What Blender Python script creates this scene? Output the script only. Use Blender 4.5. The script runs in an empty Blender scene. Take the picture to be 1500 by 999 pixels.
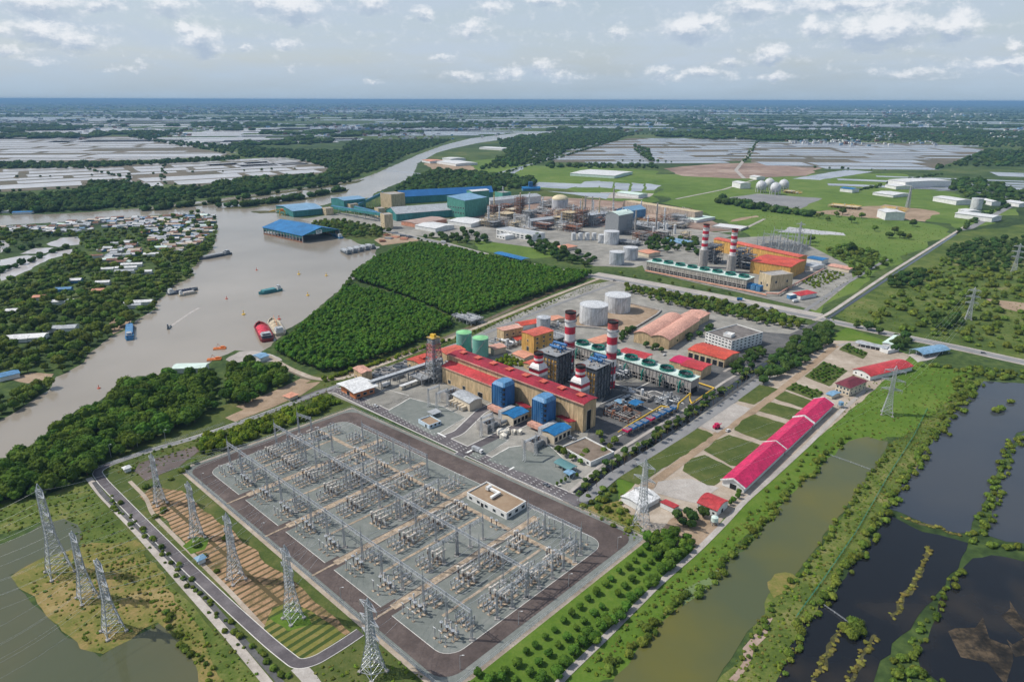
import bpy, math, random
from mathutils import Vector, noise as mnoise
RND = random.Random(11)
SC = bpy.context.scene
COL = SC.collection
# ------------------------------------------------------------------ camera model (metres; ground z = 0)
H, F, ROLL = 220.0, 1000.0, math.atan2(4, 1500)
TH = math.atan2(499.5 - 146.8, 1000.0)

def ray(x, y):
    u, v = (x - 750) / F, (y - 499.5) / F
    c, s = math.cos(ROLL), math.sin(ROLL)
    u, v = u * c + v * s, -u * s + v * c
    return Vector((u, math.cos(TH) - v * math.sin(TH), -math.sin(TH) - v * math.cos(TH)))

def G(x, y, z=0.0):
    """the place on the level z that the photograph shows at pixel x, y"""
    d = ray(x, y)
    t = (z - H) / d.z
    return Vector((d.x * t, d.y * t, z))

def pix_y(p):
    a = math.cos(TH) * p.y - math.sin(TH) * (p.z - H)
    b = -math.sin(TH) * p.y - math.cos(TH) * (p.z - H)
    c, s = math.cos(ROLL), math.sin(ROLL)
    return 499.5 + F * ((p.x / a) * s + (b / a) * c)

def hz(px, py, ytop):
    """height of something standing at base pixel px, py whose top is seen at row ytop"""
    g = G(px, py)
    lo, hi = 0.0, 215.0
    for _ in range(40):
        m = (lo + hi) / 2
        if pix_y(Vector((g.x, g.y, m))) > ytop: lo = m
        else: hi = m
    return lo

AX = math.radians(-42.0)          # the plant's long axis

# ------------------------------------------------------------------ materials
MATS = {}
def M(name, col, rough=0.8, var=0.12, scale=0.15, metal=0.0, spec=0.3, rand=0.0, stripe=None, col2=None, bump=0.0, rot=0.0):
    """procedural material: base colour broken up by two scales of noise, optional seams (axis, period, depth)"""
    if name in MATS: return MATS[name]
    m = bpy.data.materials.new(name); m.use_nodes = True
    N, L = m.node_tree.nodes, m.node_tree.links
    b = N['Principled BSDF']
    b.inputs['Roughness'].default_value = rough
    b.inputs['Metallic'].default_value = metal
    b.inputs['Specular IOR Level'].default_value = spec
    tc = N.new('ShaderNodeTexCoord')
    n1 = N.new('ShaderNodeTexNoise'); n1.inputs['Scale'].default_value = scale; n1.inputs['Detail'].default_value = 5; n1.inputs['Roughness'].default_value = .65
    L.new(tc.outputs['Object'], n1.inputs['Vector'])
    r = N.new('ShaderNodeValToRGB')
    c2 = col2 or tuple(max(0, c * (1 - 2.2 * var)) for c in col)
    c1 = col if col2 else tuple(min(1, c * (1 + 1.2 * var)) for c in col)
    r.color_ramp.elements[0].position = .32; r.color_ramp.elements[0].color = (*c2, 1)
    r.color_ramp.elements[1].position = .66; r.color_ramp.elements[1].color = (*c1, 1)
    L.new(n1.outputs['Fac'], r.inputs['Fac'])
    out = r.outputs['Color']
    if rand:
        oi = N.new('ShaderNodeObjectInfo'); hs = N.new('ShaderNodeHueSaturation')
        mr = N.new('ShaderNodeMapRange'); mr.inputs[3].default_value = 1 - rand; mr.inputs[4].default_value = 1 + rand
        L.new(oi.outputs['Random'], mr.inputs[0]); L.new(mr.outputs[0], hs.inputs['Value'])
        mh = N.new('ShaderNodeMapRange'); mh.inputs[3].default_value = .5 + rand * .07; mh.inputs[4].default_value = .5 - rand * .07
        mm = N.new('ShaderNodeMath'); mm.operation = 'FRACT'; mx = N.new('ShaderNodeMath'); mx.operation = 'MULTIPLY'; mx.inputs[1].default_value = 7.31
        L.new(oi.outputs['Random'], mx.inputs[0]); L.new(mx.outputs[0], mm.inputs[0]); L.new(mm.outputs[0], mh.inputs[0]); L.new(mh.outputs[0], hs.inputs['Hue'])
        L.new(out, hs.inputs['Color']); out = hs.outputs['Color']
    if stripe:
        ax, per, dep = stripe
        mpw = N.new('ShaderNodeMapping'); mpw.inputs['Scale'].default_value = (.55, .55, .09); L.new(tc.outputs['Object'], mpw.inputs['Vector'])
        nw = N.new('ShaderNodeTexNoise'); nw.inputs['Scale'].default_value = 1.0; nw.inputs['Detail'].default_value = 6; nw.inputs['Roughness'].default_value = .7; L.new(mpw.outputs[0], nw.inputs['Vector'])
        rw_ = N.new('ShaderNodeMapRange'); rw_.inputs[1].default_value = .34; rw_.inputs[2].default_value = .62; rw_.inputs[3].default_value = .56; rw_.inputs[4].default_value = 1.1; L.new(nw.outputs['Fac'], rw_.inputs[0])
        hw_ = N.new('ShaderNodeHueSaturation'); L.new(rw_.outputs[0], hw_.inputs['Value']); L.new(out, hw_.inputs['Color']); out = hw_.outputs['Color']
        sp = N.new('ShaderNodeSeparateXYZ'); L.new(tc.outputs['Object'], sp.inputs[0])
        d = N.new('ShaderNodeMath'); d.operation = 'DIVIDE'; d.inputs[1].default_value = per
        if ax == 'XY':
            ad = N.new('ShaderNodeMath'); ad.operation = 'ADD'
            L.new(sp.outputs[0], ad.inputs[0]); L.new(sp.outputs[1], ad.inputs[1]); L.new(ad.outputs[0], d.inputs[0])
        else: L.new(sp.outputs['XYZ'.index(ax)], d.inputs[0])
        f = N.new('ShaderNodeMath'); f.operation = 'FRACT'; L.new(d.outputs[0], f.inputs[0])
        g = N.new('ShaderNodeMath'); g.operation = 'LESS_THAN'; g.inputs[1].default_value = .14; L.new(f.outputs[0], g.inputs[0])
        g2 = N.new('ShaderNodeMath'); g2.operation = 'MULTIPLY'; g2.inputs[1].default_value = dep; L.new(g.outputs[0], g2.inputs[0])
        mx2 = N.new('ShaderNodeMix'); mx2.data_type = 'RGBA'
        L.new(g2.outputs[0], mx2.inputs[0]); L.new(out, mx2.inputs[6]); mx2.inputs[7].default_value = (*[c * .35 for c in col], 1)
        out = mx2.outputs[2]
    L.new(out, b.inputs['Base Color'])
    if bump:
        n3 = N.new('ShaderNodeTexNoise'); n3.inputs['Scale'].default_value = scale * 6
        L.new(tc.outputs['Object'], n3.inputs['Vector'])
        bp = N.new('ShaderNodeBump'); bp.inputs['Strength'].default_value = bump; bp.inputs['Distance'].default_value = .5
        L.new(n3.outputs['Fac'], bp.inputs['Height']); L.new(bp.outputs[0], b.inputs['Normal'])
    MATS[name] = m
    return m

def land(name, stops, scales=(.004, .05, .6), rough=.95, weights=(.5, .35, .3), rows=None):
    """ground cover: several scales of noise drive one colour ramp; rows = (angle, period, dark, share) adds planted rows"""
    if name in MATS: return MATS[name]
    m = bpy.data.materials.new(name); m.use_nodes = True
    N, L = m.node_tree.nodes, m.node_tree.links
    b = N['Principled BSDF']; b.inputs['Roughness'].default_value = rough; b.inputs['Specular IOR Level'].default_value = .1
    tc = N.new('ShaderNodeTexCoord'); acc = None
    for s, w in zip(scales, weights):
        n = N.new('ShaderNodeTexNoise'); n.inputs['Scale'].default_value = s; n.inputs['Detail'].default_value = 6; n.inputs['Roughness'].default_value = .6
        L.new(tc.outputs['Object'], n.inputs['Vector'])
        a = N.new('ShaderNodeMath'); a.operation = 'MULTIPLY_ADD'; a.inputs[1].default_value = w
        sub = N.new('ShaderNodeMath'); sub.operation = 'SUBTRACT'; sub.inputs[1].default_value = .5
        L.new(n.outputs['Fac'], sub.inputs[0]); L.new(sub.outputs[0], a.inputs[0])
        if acc is None: a.inputs[2].default_value = .5
        else: L.new(acc, a.inputs[2])
        acc = a.outputs[0]
    ex = N.new('ShaderNodeMapRange'); ex.inputs[1].default_value = .31; ex.inputs[2].default_value = .69
    L.new(acc, ex.inputs[0])
    r = N.new('ShaderNodeValToRGB'); e = r.color_ramp.elements
    while len(e) < len(stops): e.new(.5)
    for i, (p, c) in enumerate(stops): e[i].position = p; e[i].color = (*c, 1)
    L.new(ex.outputs[0], r.inputs['Fac']); out = r.outputs['Color']
    if rows:
        ang, per, dark, share = rows[:4]
        mp = N.new('ShaderNodeMapping'); mp.inputs['Rotation'].default_value = (0, 0, -ang)
        L.new(tc.outputs['Object'], mp.inputs['Vector'])
        sp = N.new('ShaderNodeSeparateXYZ'); L.new(mp.outputs[0], sp.inputs[0])
        wob = N.new('ShaderNodeMath'); wob.operation = 'MULTIPLY_ADD'; wob.inputs[1].default_value = 1.2; L.new(acc, wob.inputs[0]); L.new(sp.outputs[1], wob.inputs[2])
        d = N.new('ShaderNodeMath'); d.operation = 'DIVIDE'; d.inputs[1].default_value = per; L.new(wob.outputs[0], d.inputs[0])
        f = N.new('ShaderNodeMath'); f.operation = 'FRACT'; L.new(d.outputs[0], f.inputs[0])
        g = N.new('ShaderNodeMath'); g.operation = 'LESS_THAN'; g.inputs[1].default_value = share; L.new(f.outputs[0], g.inputs[0])
        if len(rows) > 4:
            d2 = N.new('ShaderNodeMath'); d2.operation = 'DIVIDE'; d2.inputs[1].default_value = rows[4]; L.new(sp.outputs[0], d2.inputs[0])
            f2_ = N.new('ShaderNodeMath'); f2_.operation = 'FRACT'; L.new(d2.outputs[0], f2_.inputs[0])
            g2_ = N.new('ShaderNodeMath'); g2_.operation = 'LESS_THAN'; g2_.inputs[1].default_value = .12; L.new(f2_.outputs[0], g2_.inputs[0])
            mm_ = N.new('ShaderNodeMath'); mm_.operation = 'MAXIMUM'; L.new(g.outputs[0], mm_.inputs[0]); L.new(g2_.outputs[0], mm_.inputs[1]); g = mm_
        mx = N.new('ShaderNodeMix'); mx.data_type = 'RGBA'; mx.inputs[7].default_value = (*dark, 1)
        L.new(g.outputs[0], mx.inputs[0]); L.new(out, mx.inputs[6]); out = mx.outputs[2]
    L.new(out, b.inputs['Base Color'])
    bp = N.new('ShaderNodeBump'); bp.inputs['Strength'].default_value = .6; bp.inputs['Distance'].default_value = .6
    L.new(acc, bp.inputs['Height']); L.new(bp.outputs[0], b.inputs['Normal'])
    MATS[name] = m
    return m

def water(name, col, col2, scale=.01, rough=.12, ripple=.05, ior=1.33, thresh=(.4, .62)):
    if name in MATS: return MATS[name]
    m = bpy.data.materials.new(name); m.use_nodes = True
    N, L = m.node_tree.nodes, m.node_tree.links
    b = N['Principled BSDF']; b.inputs['Roughness'].default_value = rough; b.inputs['IOR'].default_value = ior
    tc = N.new('ShaderNodeTexCoord')
    n = N.new('ShaderNodeTexNoise'); n.inputs['Scale'].default_value = scale; n.inputs['Detail'].default_value = 4
    L.new(tc.outputs['Object'], n.inputs['Vector'])
    r = N.new('ShaderNodeValToRGB'); r.color_ramp.elements[0].position = thresh[0]; r.color_ramp.elements[1].position = thresh[1]
    r.color_ramp.elements[0].color = (*col, 1); r.color_ramp.elements[1].color = (*col2, 1)
    L.new(n.outputs['Fac'], r.inputs['Fac']); L.new(r.outputs['Color'], b.inputs['Base Color'])
    n2 = N.new('ShaderNodeTexNoise'); n2.inputs['Scale'].default_value = .35; n2.inputs['Detail'].default_value = 3
    L.new(tc.outputs['Object'], n2.inputs['Vector'])
    bp = N.new('ShaderNodeBump'); bp.inputs['Strength'].default_value = ripple; bp.inputs['Distance'].default_value = .4
    L.new(n2.outputs['Fac'], bp.inputs['Height']); L.new(bp.outputs[0], b.inputs['Normal'])
    MATS[name] = m
    return m

# ------------------------------------------------------------------ mesh builder
class MB:
    def __init__(self): self.v, self.f, self.m, self.s = [], [], [], []
    def add(self, vs, fs, mi=0, sm=False):
        o = len(self.v); self.v += [tuple(p) for p in vs]
        for q in fs: self.f.append([i + o for i in q]); self.m.append(mi); self.s.append(sm)
    def box(self, x0, x1, y0, y1, z0, z1, mi=0):
        self.add([(x0,y0,z0),(x1,y0,z0),(x1,y1,z0),(x0,y1,z0),(x0,y0,z1),(x1,y0,z1),(x1,y1,z1),(x0,y1,z1)],
                 [(3,2,1,0),(4,5,6,7),(0,1,5,4),(1,2,6,5),(2,3,7,6),(3,0,4,7)], mi)
    def cbox(self, cx, cy, cz, sx, sy, sz, mi=0): self.box(cx-sx/2, cx+sx/2, cy-sy/2, cy+sy/2, cz-sz/2, cz+sz/2, mi)
    def prism(self, poly, z0, z1, mi=0):
        n = len(poly); zt = z1 if isinstance(z1, (list, tuple)) else [z1] * n
        self.add([(p[0], p[1], z0) for p in poly] + [(p[0], p[1], z) for p, z in zip(poly, zt)],
                 [list(range(n))[::-1], list(range(n, 2*n))] + [(i, (i+1) % n, n+(i+1) % n, n+i) for i in range(n)], mi)
    def bar(self, p, q, w, mi=0, w2=None):
        p, q = Vector(p), Vector(q); d = (q - p)
        if d.length < 1e-6: return
        d.normalize(); u = d.cross(Vector((0, 0, 1)))
        if u.length < 1e-3: u = Vector((1, 0, 0))
        u.normalize(); t = d.cross(u); a = w / 2; c = (w2 or w) / 2
        vs = [p+u*a+t*a, p-u*a+t*a, p-u*a-t*a, p+u*a-t*a, q+u*c+t*c, q-u*c+t*c, q-u*c-t*c, q+u*c-t*c]
        self.add(vs, [(0,1,5,4),(1,2,6,5),(2,3,7,6),(3,0,4,7),(3,2,1,0),(4,5,6,7)], mi)
    def tube(self, p, q, r0, r1=None, n=12, mi=0, caps=True):
        p, q = Vector(p), Vector(q); d = (q - p).normalized(); r1 = r0 if r1 is None else r1
        u = d.cross(Vector((0, 0, 1)))
        if u.length < 1e-3: u = Vector((1, 0, 0))
        u.normalize(); t = d.cross(u)
        ring = [u*math.cos(2*math.pi*i/n) + t*math.sin(2*math.pi*i/n) for i in range(n)]
        self.add([p+a*r0 for a in ring] + [q+a*r1 for a in ring], [(i, n+i, n+(i+1) % n, (i+1) % n) for i in range(n)], mi, True)
        if caps:
            self.add([p+a*r0 for a in ring], [list(range(n))], mi); self.add([q+a*r1 for a in ring], [list(range(n))[::-1]], mi)
    def cyl(self, x, y, z0, z1, r0, r1=None, n=24, mi=0, caps=True): self.tube((x, y, z0), (x, y, z1), r0, r1, n, mi, caps)
    def path(self, pts, r, n=8, mi=0):
        for a, b in zip(pts[:-1], pts[1:]): self.tube(a, b, r, r, n, mi)
    def build(self, name, mats, parent=None, loc=None, rz=0.0):
        me = bpy.data.meshes.new(name); me.from_pydata(self.v, [], self.f)
        for m in (mats if isinstance(mats, (list, tuple)) else [mats]): me.materials.append(m)
        me.polygons.foreach_set('material_index', self.m); me.polygons.foreach_set('use_smooth', self.s)
        me.update()
        o = bpy.data.objects.new(name, me); COL.objects.link(o)
        if parent: o.parent = parent
        if loc is not None: o.location = loc
        o.rotation_euler.z = rz
        return o

def tag(o, label=None, cat=None, group=None, kind=None):
    for k, v in (('label', label), ('category', cat), ('group', group), ('kind', kind)):
        if v: o[k] = v
    return o

def thing(name, loc, rz=0.0, label=None, cat=None, group=None):
    o = bpy.data.objects.new(name, None); o.empty_display_size = 1; COL.objects.link(o)
    o.location = loc; o.rotation_euler.z = rz
    return tag(o, label, cat, group)

CHILD = {}
def kids(o):
    if o.name not in CHILD: CHILD[o.name] = [(c, kids(c)) for c in o.children]
    return CHILD[o.name]
def dup(o, loc, rz=0.0, label=None, group=None, scale=1.0, name=None):
    def rec(src, ks, par):
        c = src.copy(); COL.objects.link(c); c.parent = par
        for ch, k2 in ks: rec(ch, k2, c)
        return c
    r = rec(o, kids(o), None)
    if name: r.name = name
    r.location = loc; r.rotation_euler.z = rz
    r.scale = (scale,) * 3 if not isinstance(scale, tuple) else scale
    if label: r['label'] = label
    if group: r['group'] = group
    return r

# ------------------------------------------------------------------ sheets of the setting
def inside(x, y, poly):
    c = False; n = len(poly); j = n - 1
    for i in range(n):
        xi, yi, xj, yj = poly[i][0], poly[i][1], poly[j][0], poly[j][1]
        if (yi > y) != (yj > y) and x < (xj - xi) * (y - yi) / (yj - yi) + xi: c = not c
        j = i
    return c

def rough_edge(pts, step, jit, seed=0):
    out = []
    n = len(pts)
    for i in range(n):
        a, b = pts[i], pts[(i+1) % n]; d = (b - a).length; k = max(1, min(60, int(d / step)))
        for j in range(k):
            p = a.lerp(b, j / k)
            if jit:
                q = Vector((p.x / (step * 2.2), p.y / (step * 2.2), seed))
                p = p + Vector((mnoise.noise(q), mnoise.noise(q + Vector((31, 7, 0))), 0)) * jit * 2
            out.append(p)
    return out

NS = [0]
def sheet(name, poly, z, mat, jit=0.0, step=None, world=False, kind='structure'):
    NS[0] += 1; z += (NS[0] % 12) * .0008
    pts = [Vector((p[0], p[1], 0)) for p in poly] if world else [G(*p) for p in poly]
    if jit: pts = rough_edge(pts, step or max(6, jit * 3), jit, len(name))
    if sum(a.x * b.y - b.x * a.y for a, b in zip(pts, pts[1:] + pts[:1])) < 0: pts = pts[::-1]
    mb = MB(); mb.add([(p.x, p.y, z) for p in pts], [list(range(len(pts)))], 0)
    o = mb.build(name, mat); o['kind'] = kind
    return o

def ribbon(pts, wid, closed=False):
    """left and right edges of a strip along world points"""
    n = len(pts); L_, R_ = [], []
    for i in range(n):
        a = pts[max(i-1, 0)] if not closed else pts[(i-1) % n]; b = pts[min(i+1, n-1)] if not closed else pts[(i+1) % n]
        d = (b - a).normalized(); nrm = Vector((-d.y, d.x, 0)); w = wid[i] if isinstance(wid, list) else wid
        L_.append(pts[i] + nrm * w / 2); R_.append(pts[i] - nrm * w / 2)
    return L_, R_

def smooth_path(pts, r=8.0, k=5):
    out = [pts[0]]
    for i in range(1, len(pts) - 1):
        a, p, b = pts[i-1], pts[i], pts[i+1]
        da, db = (a - p), (b - p); rr = min(r, da.length * .45, db.length * .45)
        s, e = p + da.normalized() * rr, p + db.normalized() * rr
        for j in range(k + 1):
            t = j / k; out.append(s * (1-t)**2 + p * 2 * t * (1-t) + e * t * t)
    out.append(pts[-1]); return out

def strip(name, path, wid, z, mat, kind='structure', r=10.0, world=False, thick=0.0):
    pts = [Vector((p[0], p[1], 0)) for p in path] if world else [G(*p) for p in path]
    NS[0] += 1; z += (NS[0] % 12) * .0008
    pts = smooth_path(pts, r); l, rr = ribbon(pts, wid); n = len(pts); mb = MB()
    if thick:
        for i in range(n - 1):
            mb.add([(q.x, q.y, zz) for zz in (z - thick, z) for q in (l[i], rr[i], rr[i+1], l[i+1])],
                   [(4,5,6,7),(0,1,5,4),(1,2,6,5),(2,3,7,6),(3,0,4,7)], 0)
    else:
        mb.add([(p.x, p.y, z) for p in l + rr], [(i, n+i, n+i+1, i+1) for i in range(n - 1)], 0)
    o = mb.build(name, mat); o['kind'] = kind
    return o
# ================================================================== camera, light, sky, air
cam = bpy.data.cameras.new('camera'); cam.sensor_width = 36; cam.lens = 24; cam.clip_start = 1; cam.clip_end = 400000
co = bpy.data.objects.new('camera', cam); COL.objects.link(co)
co.location = (0, 0, H); co.rotation_mode = 'XYZ'
from mathutils import Matrix
co.matrix_world = Matrix.Translation((0, 0, H)) @ Matrix.Rotation(math.pi/2 - TH, 4, 'X') @ Matrix.Rotation(ROLL, 4, 'Z')
SC.camera = co
SUN_EL, SUN_DIR = 50.0, math.radians(-6)      # shadows run towards this heading
sun = bpy.data.lights.new('sun', 'SUN'); sun.energy = 3.4; sun.angle = math.radians(.6); sun.color = (1, .95, .87)
so = bpy.data.objects.new('sun', sun); COL.objects.link(so)
e = math.radians(SUN_EL)
toward = Vector((math.cos(SUN_DIR) * math.cos(e), math.sin(SUN_DIR) * math.cos(e), -math.sin(e)))
so.rotation_euler = toward.to_track_quat('-Z', 'Y').to_euler()
so.location = (-300, 0, 400)
world = bpy.data.worlds.new('World'); SC.world = world; world.use_nodes = True
WN, WL = world.node_tree.nodes, world.node_tree.links
bg = WN['Background']; bg.inputs['Strength'].default_value = .1
sky = WN.new('ShaderNodeTexSky'); sky.sky_type = 'NISHITA'; sky.sun_disc = False
sky.sun_elevation = e; sky.sun_rotation = math.atan2(-toward.x, -toward.y); sky.altitude = 200; sky.dust_density = 2.0; sky.air_density = 1.2
def wm(op, a, b=None, c=None, clamp=False):
    n = WN.new('ShaderNodeMath'); n.operation = op; n.use_clamp = clamp
    for i, x in enumerate((a, b, c)):
        if x is None: continue
        if isinstance(x, (int, float)): n.inputs[i].default_value = x
        else: WL.new(x, n.inputs[i])
    return n.outputs[0]
def wmix(f, a, b):
    n = WN.new('ShaderNodeMix'); n.data_type = 'RGBA'
    for i, x in ((0, f), (6, a), (7, b)):
        if isinstance(x, tuple): n.inputs[i].default_value = (*x, 1)
        elif isinstance(x, (int, float)): n.inputs[i].default_value = x
        else: WL.new(x, n.inputs[i])
    return n.outputs[2]
wtc = WN.new('ShaderNodeTexCoord'); wsp = WN.new('ShaderNodeSeparateXYZ'); WL.new(wtc.outputs['Generated'], wsp.inputs[0])
az = wm('ARCTAN2', wsp.outputs[0], wsp.outputs[1])        # heading from straight ahead
hyp = wm('SQRT', wm('ADD', wm('MULTIPLY', wsp.outputs[0], wsp.outputs[0]), wm('MULTIPLY', wsp.outputs[1], wsp.outputs[1])))
el = wm('ARCTAN2', wsp.outputs[2], hyp)
cvec = WN.new('ShaderNodeCombineXYZ'); WL.new(az, cvec.inputs[0]); WL.new(el, cvec.inputs[1])
def wnoise(scale, ysc, detail, rough=.6, off=0.0):
    mp = WN.new('ShaderNodeMapping'); mp.inputs['Scale'].default_value = (scale, scale * ysc, 1); mp.inputs['Location'].default_value = (off, off * .7, off)
    WL.new(cvec.outputs[0], mp.inputs['Vector'])
    n = WN.new('ShaderNodeTexNoise'); n.inputs['Scale'].default_value = 1; n.inputs['Detail'].default_value = detail; n.inputs['Roughness'].default_value = rough
    WL.new(mp.outputs[0], n.inputs['Vector']); return n.outputs['Fac']
# thin high veil, streaked along the horizon
veil = wnoise(6, 4.5, 6, .6, 2.0)
veilf = WN.new('ShaderNodeMapRange'); veilf.inputs[1].default_value = .36; veilf.inputs[2].default_value = .62; veilf.inputs[3].default_value = .66; veilf.inputs[4].default_value = .95
WL.new(veil, veilf.inputs[0])
hi = WN.new('ShaderNodeMapRange'); hi.inputs[1].default_value = .16; hi.inputs[2].default_value = .6; hi.inputs[3].default_value = 1; hi.inputs[4].default_value = .3
WL.new(el, hi.inputs[0])
base = wmix(wm('MULTIPLY', veilf.outputs[0], hi.outputs[0]), sky.outputs[0], (4.1, 4.85, 5.75))
hf = WN.new('ShaderNodeMapRange'); hf.inputs[1].default_value = -.01; hf.inputs[2].default_value = .05; hf.inputs[3].default_value = .85; hf.inputs[4].default_value = 0.0
WL.new(el, hf.inputs[0]); base = wmix(hf.outputs[0], base, (2.9, 3.95, 5.0))
# cumulus, each a patch of the sky in heading and elevation (radians): heading, elevation, half width, half height, strength
def sky_at(x, y):
    d = ray(x, y).normalized(); return math.atan2(d.x, d.y), math.asin(d.z)
CL = [(60,46,95,15,1),(110,64,70,14,.9),(292,60,38,22,1.1),(270,40,16,8,1),(358,70,12,8,.8),(420,68,28,8,.75),(12,76,26,10,.8),
      (60,8,100,16,.9),(150,12,34,10,.8),(250,10,50,20,.8),(430,14,62,22,1),(380,4,40,14,.8),(545,6,40,18,.85),(622,22,20,12,.9),
      (690,42,34,15,.8),(720,12,30,16,.7),(800,3,52,8,.8),(910,48,18,13,.75),(1010,44,56,20,1.05),(1040,30,24,12,.9),(1100,14,58,18,.9),
      (1130,80,34,15,1),(1070,92,24,9,.8),(1195,42,28,18,.85),(1290,46,120,24,1.1),(1400,40,40,22,1.05),(1250,8,150,12,.9),(1485,70,16,9,.8),
      (790,98,22,17,.8),(745,108,26,13,.7),(680,114,40,11,.7),(970,108,24,13,.8),(1030,110,50,9,.8),(1140,112,22,8,.8),(1340,108,90,8,.6),
      (1440,94,60,10,.7),(1490,92,30,9,.9),(648,86,18,7,.7),(550,118,14,5,.6),(205,96,18,7,.7),(170,100,26,6,.5),(50,90,40,8,.5),(430,100,10,8,.6),(825,112,28,10,.6)]
warp1, warp2, fine = wnoise(26, 1.6, 6, .68, 5.0), wnoise(26, 1.6, 6, .68, 9.0), wnoise(60, 1.5, 5, .65, 3.0)
azw = wm('ADD', az, wm('MULTIPLY', wm('SUBTRACT', warp1, .5), .06)); elw = wm('ADD', el, wm('MULTIPLY', wm('SUBTRACT', warp2, .5), .030))
mask = None; shade = None
AZ0, AZ1 = -.72, .72
rows = []
for c in sorted(CL, key=lambda c: c[0]):
    a0, e0 = sky_at(c[0], c[1]); ra = c[2] / 1000 * math.cos(a0) ** 2
    for rw in rows:                                        # first row of the sky with room beside its last cloud
        if len(rw) < 10 and a0 - ra > rw[-1][0] + rw[-1][2] + .012: rw.append((a0, e0, ra, c[3] / 1000, c[4])); break
    else: rows.append([(a0, e0, ra, c[3] / 1000, c[4])])
fac = wm('MULTIPLY', wm('SUBTRACT', azw, AZ0), 1 / (AZ1 - AZ0), None, True)
for rw in rows:
    rp = WN.new('ShaderNodeValToRGB'); rp.color_ramp.interpolation = 'LINEAR'; el_ = rp.color_ramp.elements
    st_ = []
    for a0, e0, ra, re, st in rw:
        for k, s in ((-1.1, 0), (0, 1.25 * st), (1.1, 0)): st_.append(((a0 + k * ra - AZ0) / (AZ1 - AZ0), (e0 * 4, re * 20, s)))
    while len(el_) < len(st_): el_.new(.5)
    for k, (p_, c_) in enumerate(st_): el_[k].position = min(1, max(0, p_)); el_[k].color = (*c_, 1)
    WL.new(fac, rp.inputs['Fac'])
    sc_ = WN.new('ShaderNodeSeparateColor'); WL.new(rp.outputs[0], sc_.inputs[0])
    dy = wm('DIVIDE', wm('MULTIPLY_ADD', sc_.outputs[0], -.25, elw), wm('MULTIPLY_ADD', sc_.outputs[1], .05, .0005))
    v = wm('SUBTRACT', sc_.outputs[2], wm('MULTIPLY', dy, dy))
    mask = v if mask is None else wm('MAXIMUM', mask, v)
    w = wm('MULTIPLY', wm('MAXIMUM', v, 0.0), dy)
    shade = w if shade is None else wm('ADD', shade, w)
dens = wm('ADD', mask, wm('MULTIPLY', wm('SUBTRACT', fine, .5), 2.2))
cm = WN.new('ShaderNodeMapRange'); cm.interpolation_type = 'SMOOTHSTEP'; cm.inputs[1].default_value = -.1; cm.inputs[2].default_value = 1.15; cm.inputs[3].default_value = 0; cm.inputs[4].default_value = .85
WL.new(dens, cm.inputs[0])
sh = WN.new('ShaderNodeMapRange'); sh.interpolation_type = 'SMOOTHSTEP'; sh.inputs[1].default_value = -.42; sh.inputs[2].default_value = .25
WL.new(wm('ADD', shade, wm('MULTIPLY', wm('SUBTRACT', fine, .5), 1.1)), sh.inputs[0])
ccol = wmix(sh.outputs[0], (3.3, 4.05, 5.1), (7.0, 7.15, 7.4))
WL.new(wmix(cm.outputs[0], base, ccol), bg.inputs['Color'])

SC.view_settings.view_transform = 'Standard'; SC.view_settings.look = 'None'; SC.view_settings.exposure = .34; SC.view_settings.gamma = 1
SC.view_settings.use_curve_mapping = False
SC.render.engine = 'CYCLES'
cy = SC.cycles; cy.use_denoising = True; cy.max_bounces = 4; cy.diffuse_bounces = 2; cy.glossy_bounces = 2; cy.transmission_bounces = 2
cy.volume_bounces = 0; cy.use_adaptive_sampling = True; cy.adaptive_threshold = .02
try: cy.denoiser = 'OPENIMAGEDENOISE'
except Exception: pass

FAR = 90000
mb = MB(); mb.box(-FAR, FAR, -600, FAR, -1.5, H + 14)
vm = bpy.data.materials.new('haze_air'); vm.use_nodes = True
vn = vm.node_tree.nodes; vn.remove(vn['Principled BSDF'])
pv = vn.new('ShaderNodeVolumePrincipled'); pv.inputs['Color'].default_value = (.25, .46, .72, 1); pv.inputs['Density'].default_value = 5.0e-5; pv.inputs['Anisotropy'].default_value = 0.0
vm.node_tree.links.new(pv.outputs[0], vn['Material Output'].inputs['Volume'])
hz_o = mb.build('haze', vm); hz_o['kind'] = 'stuff'

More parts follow.
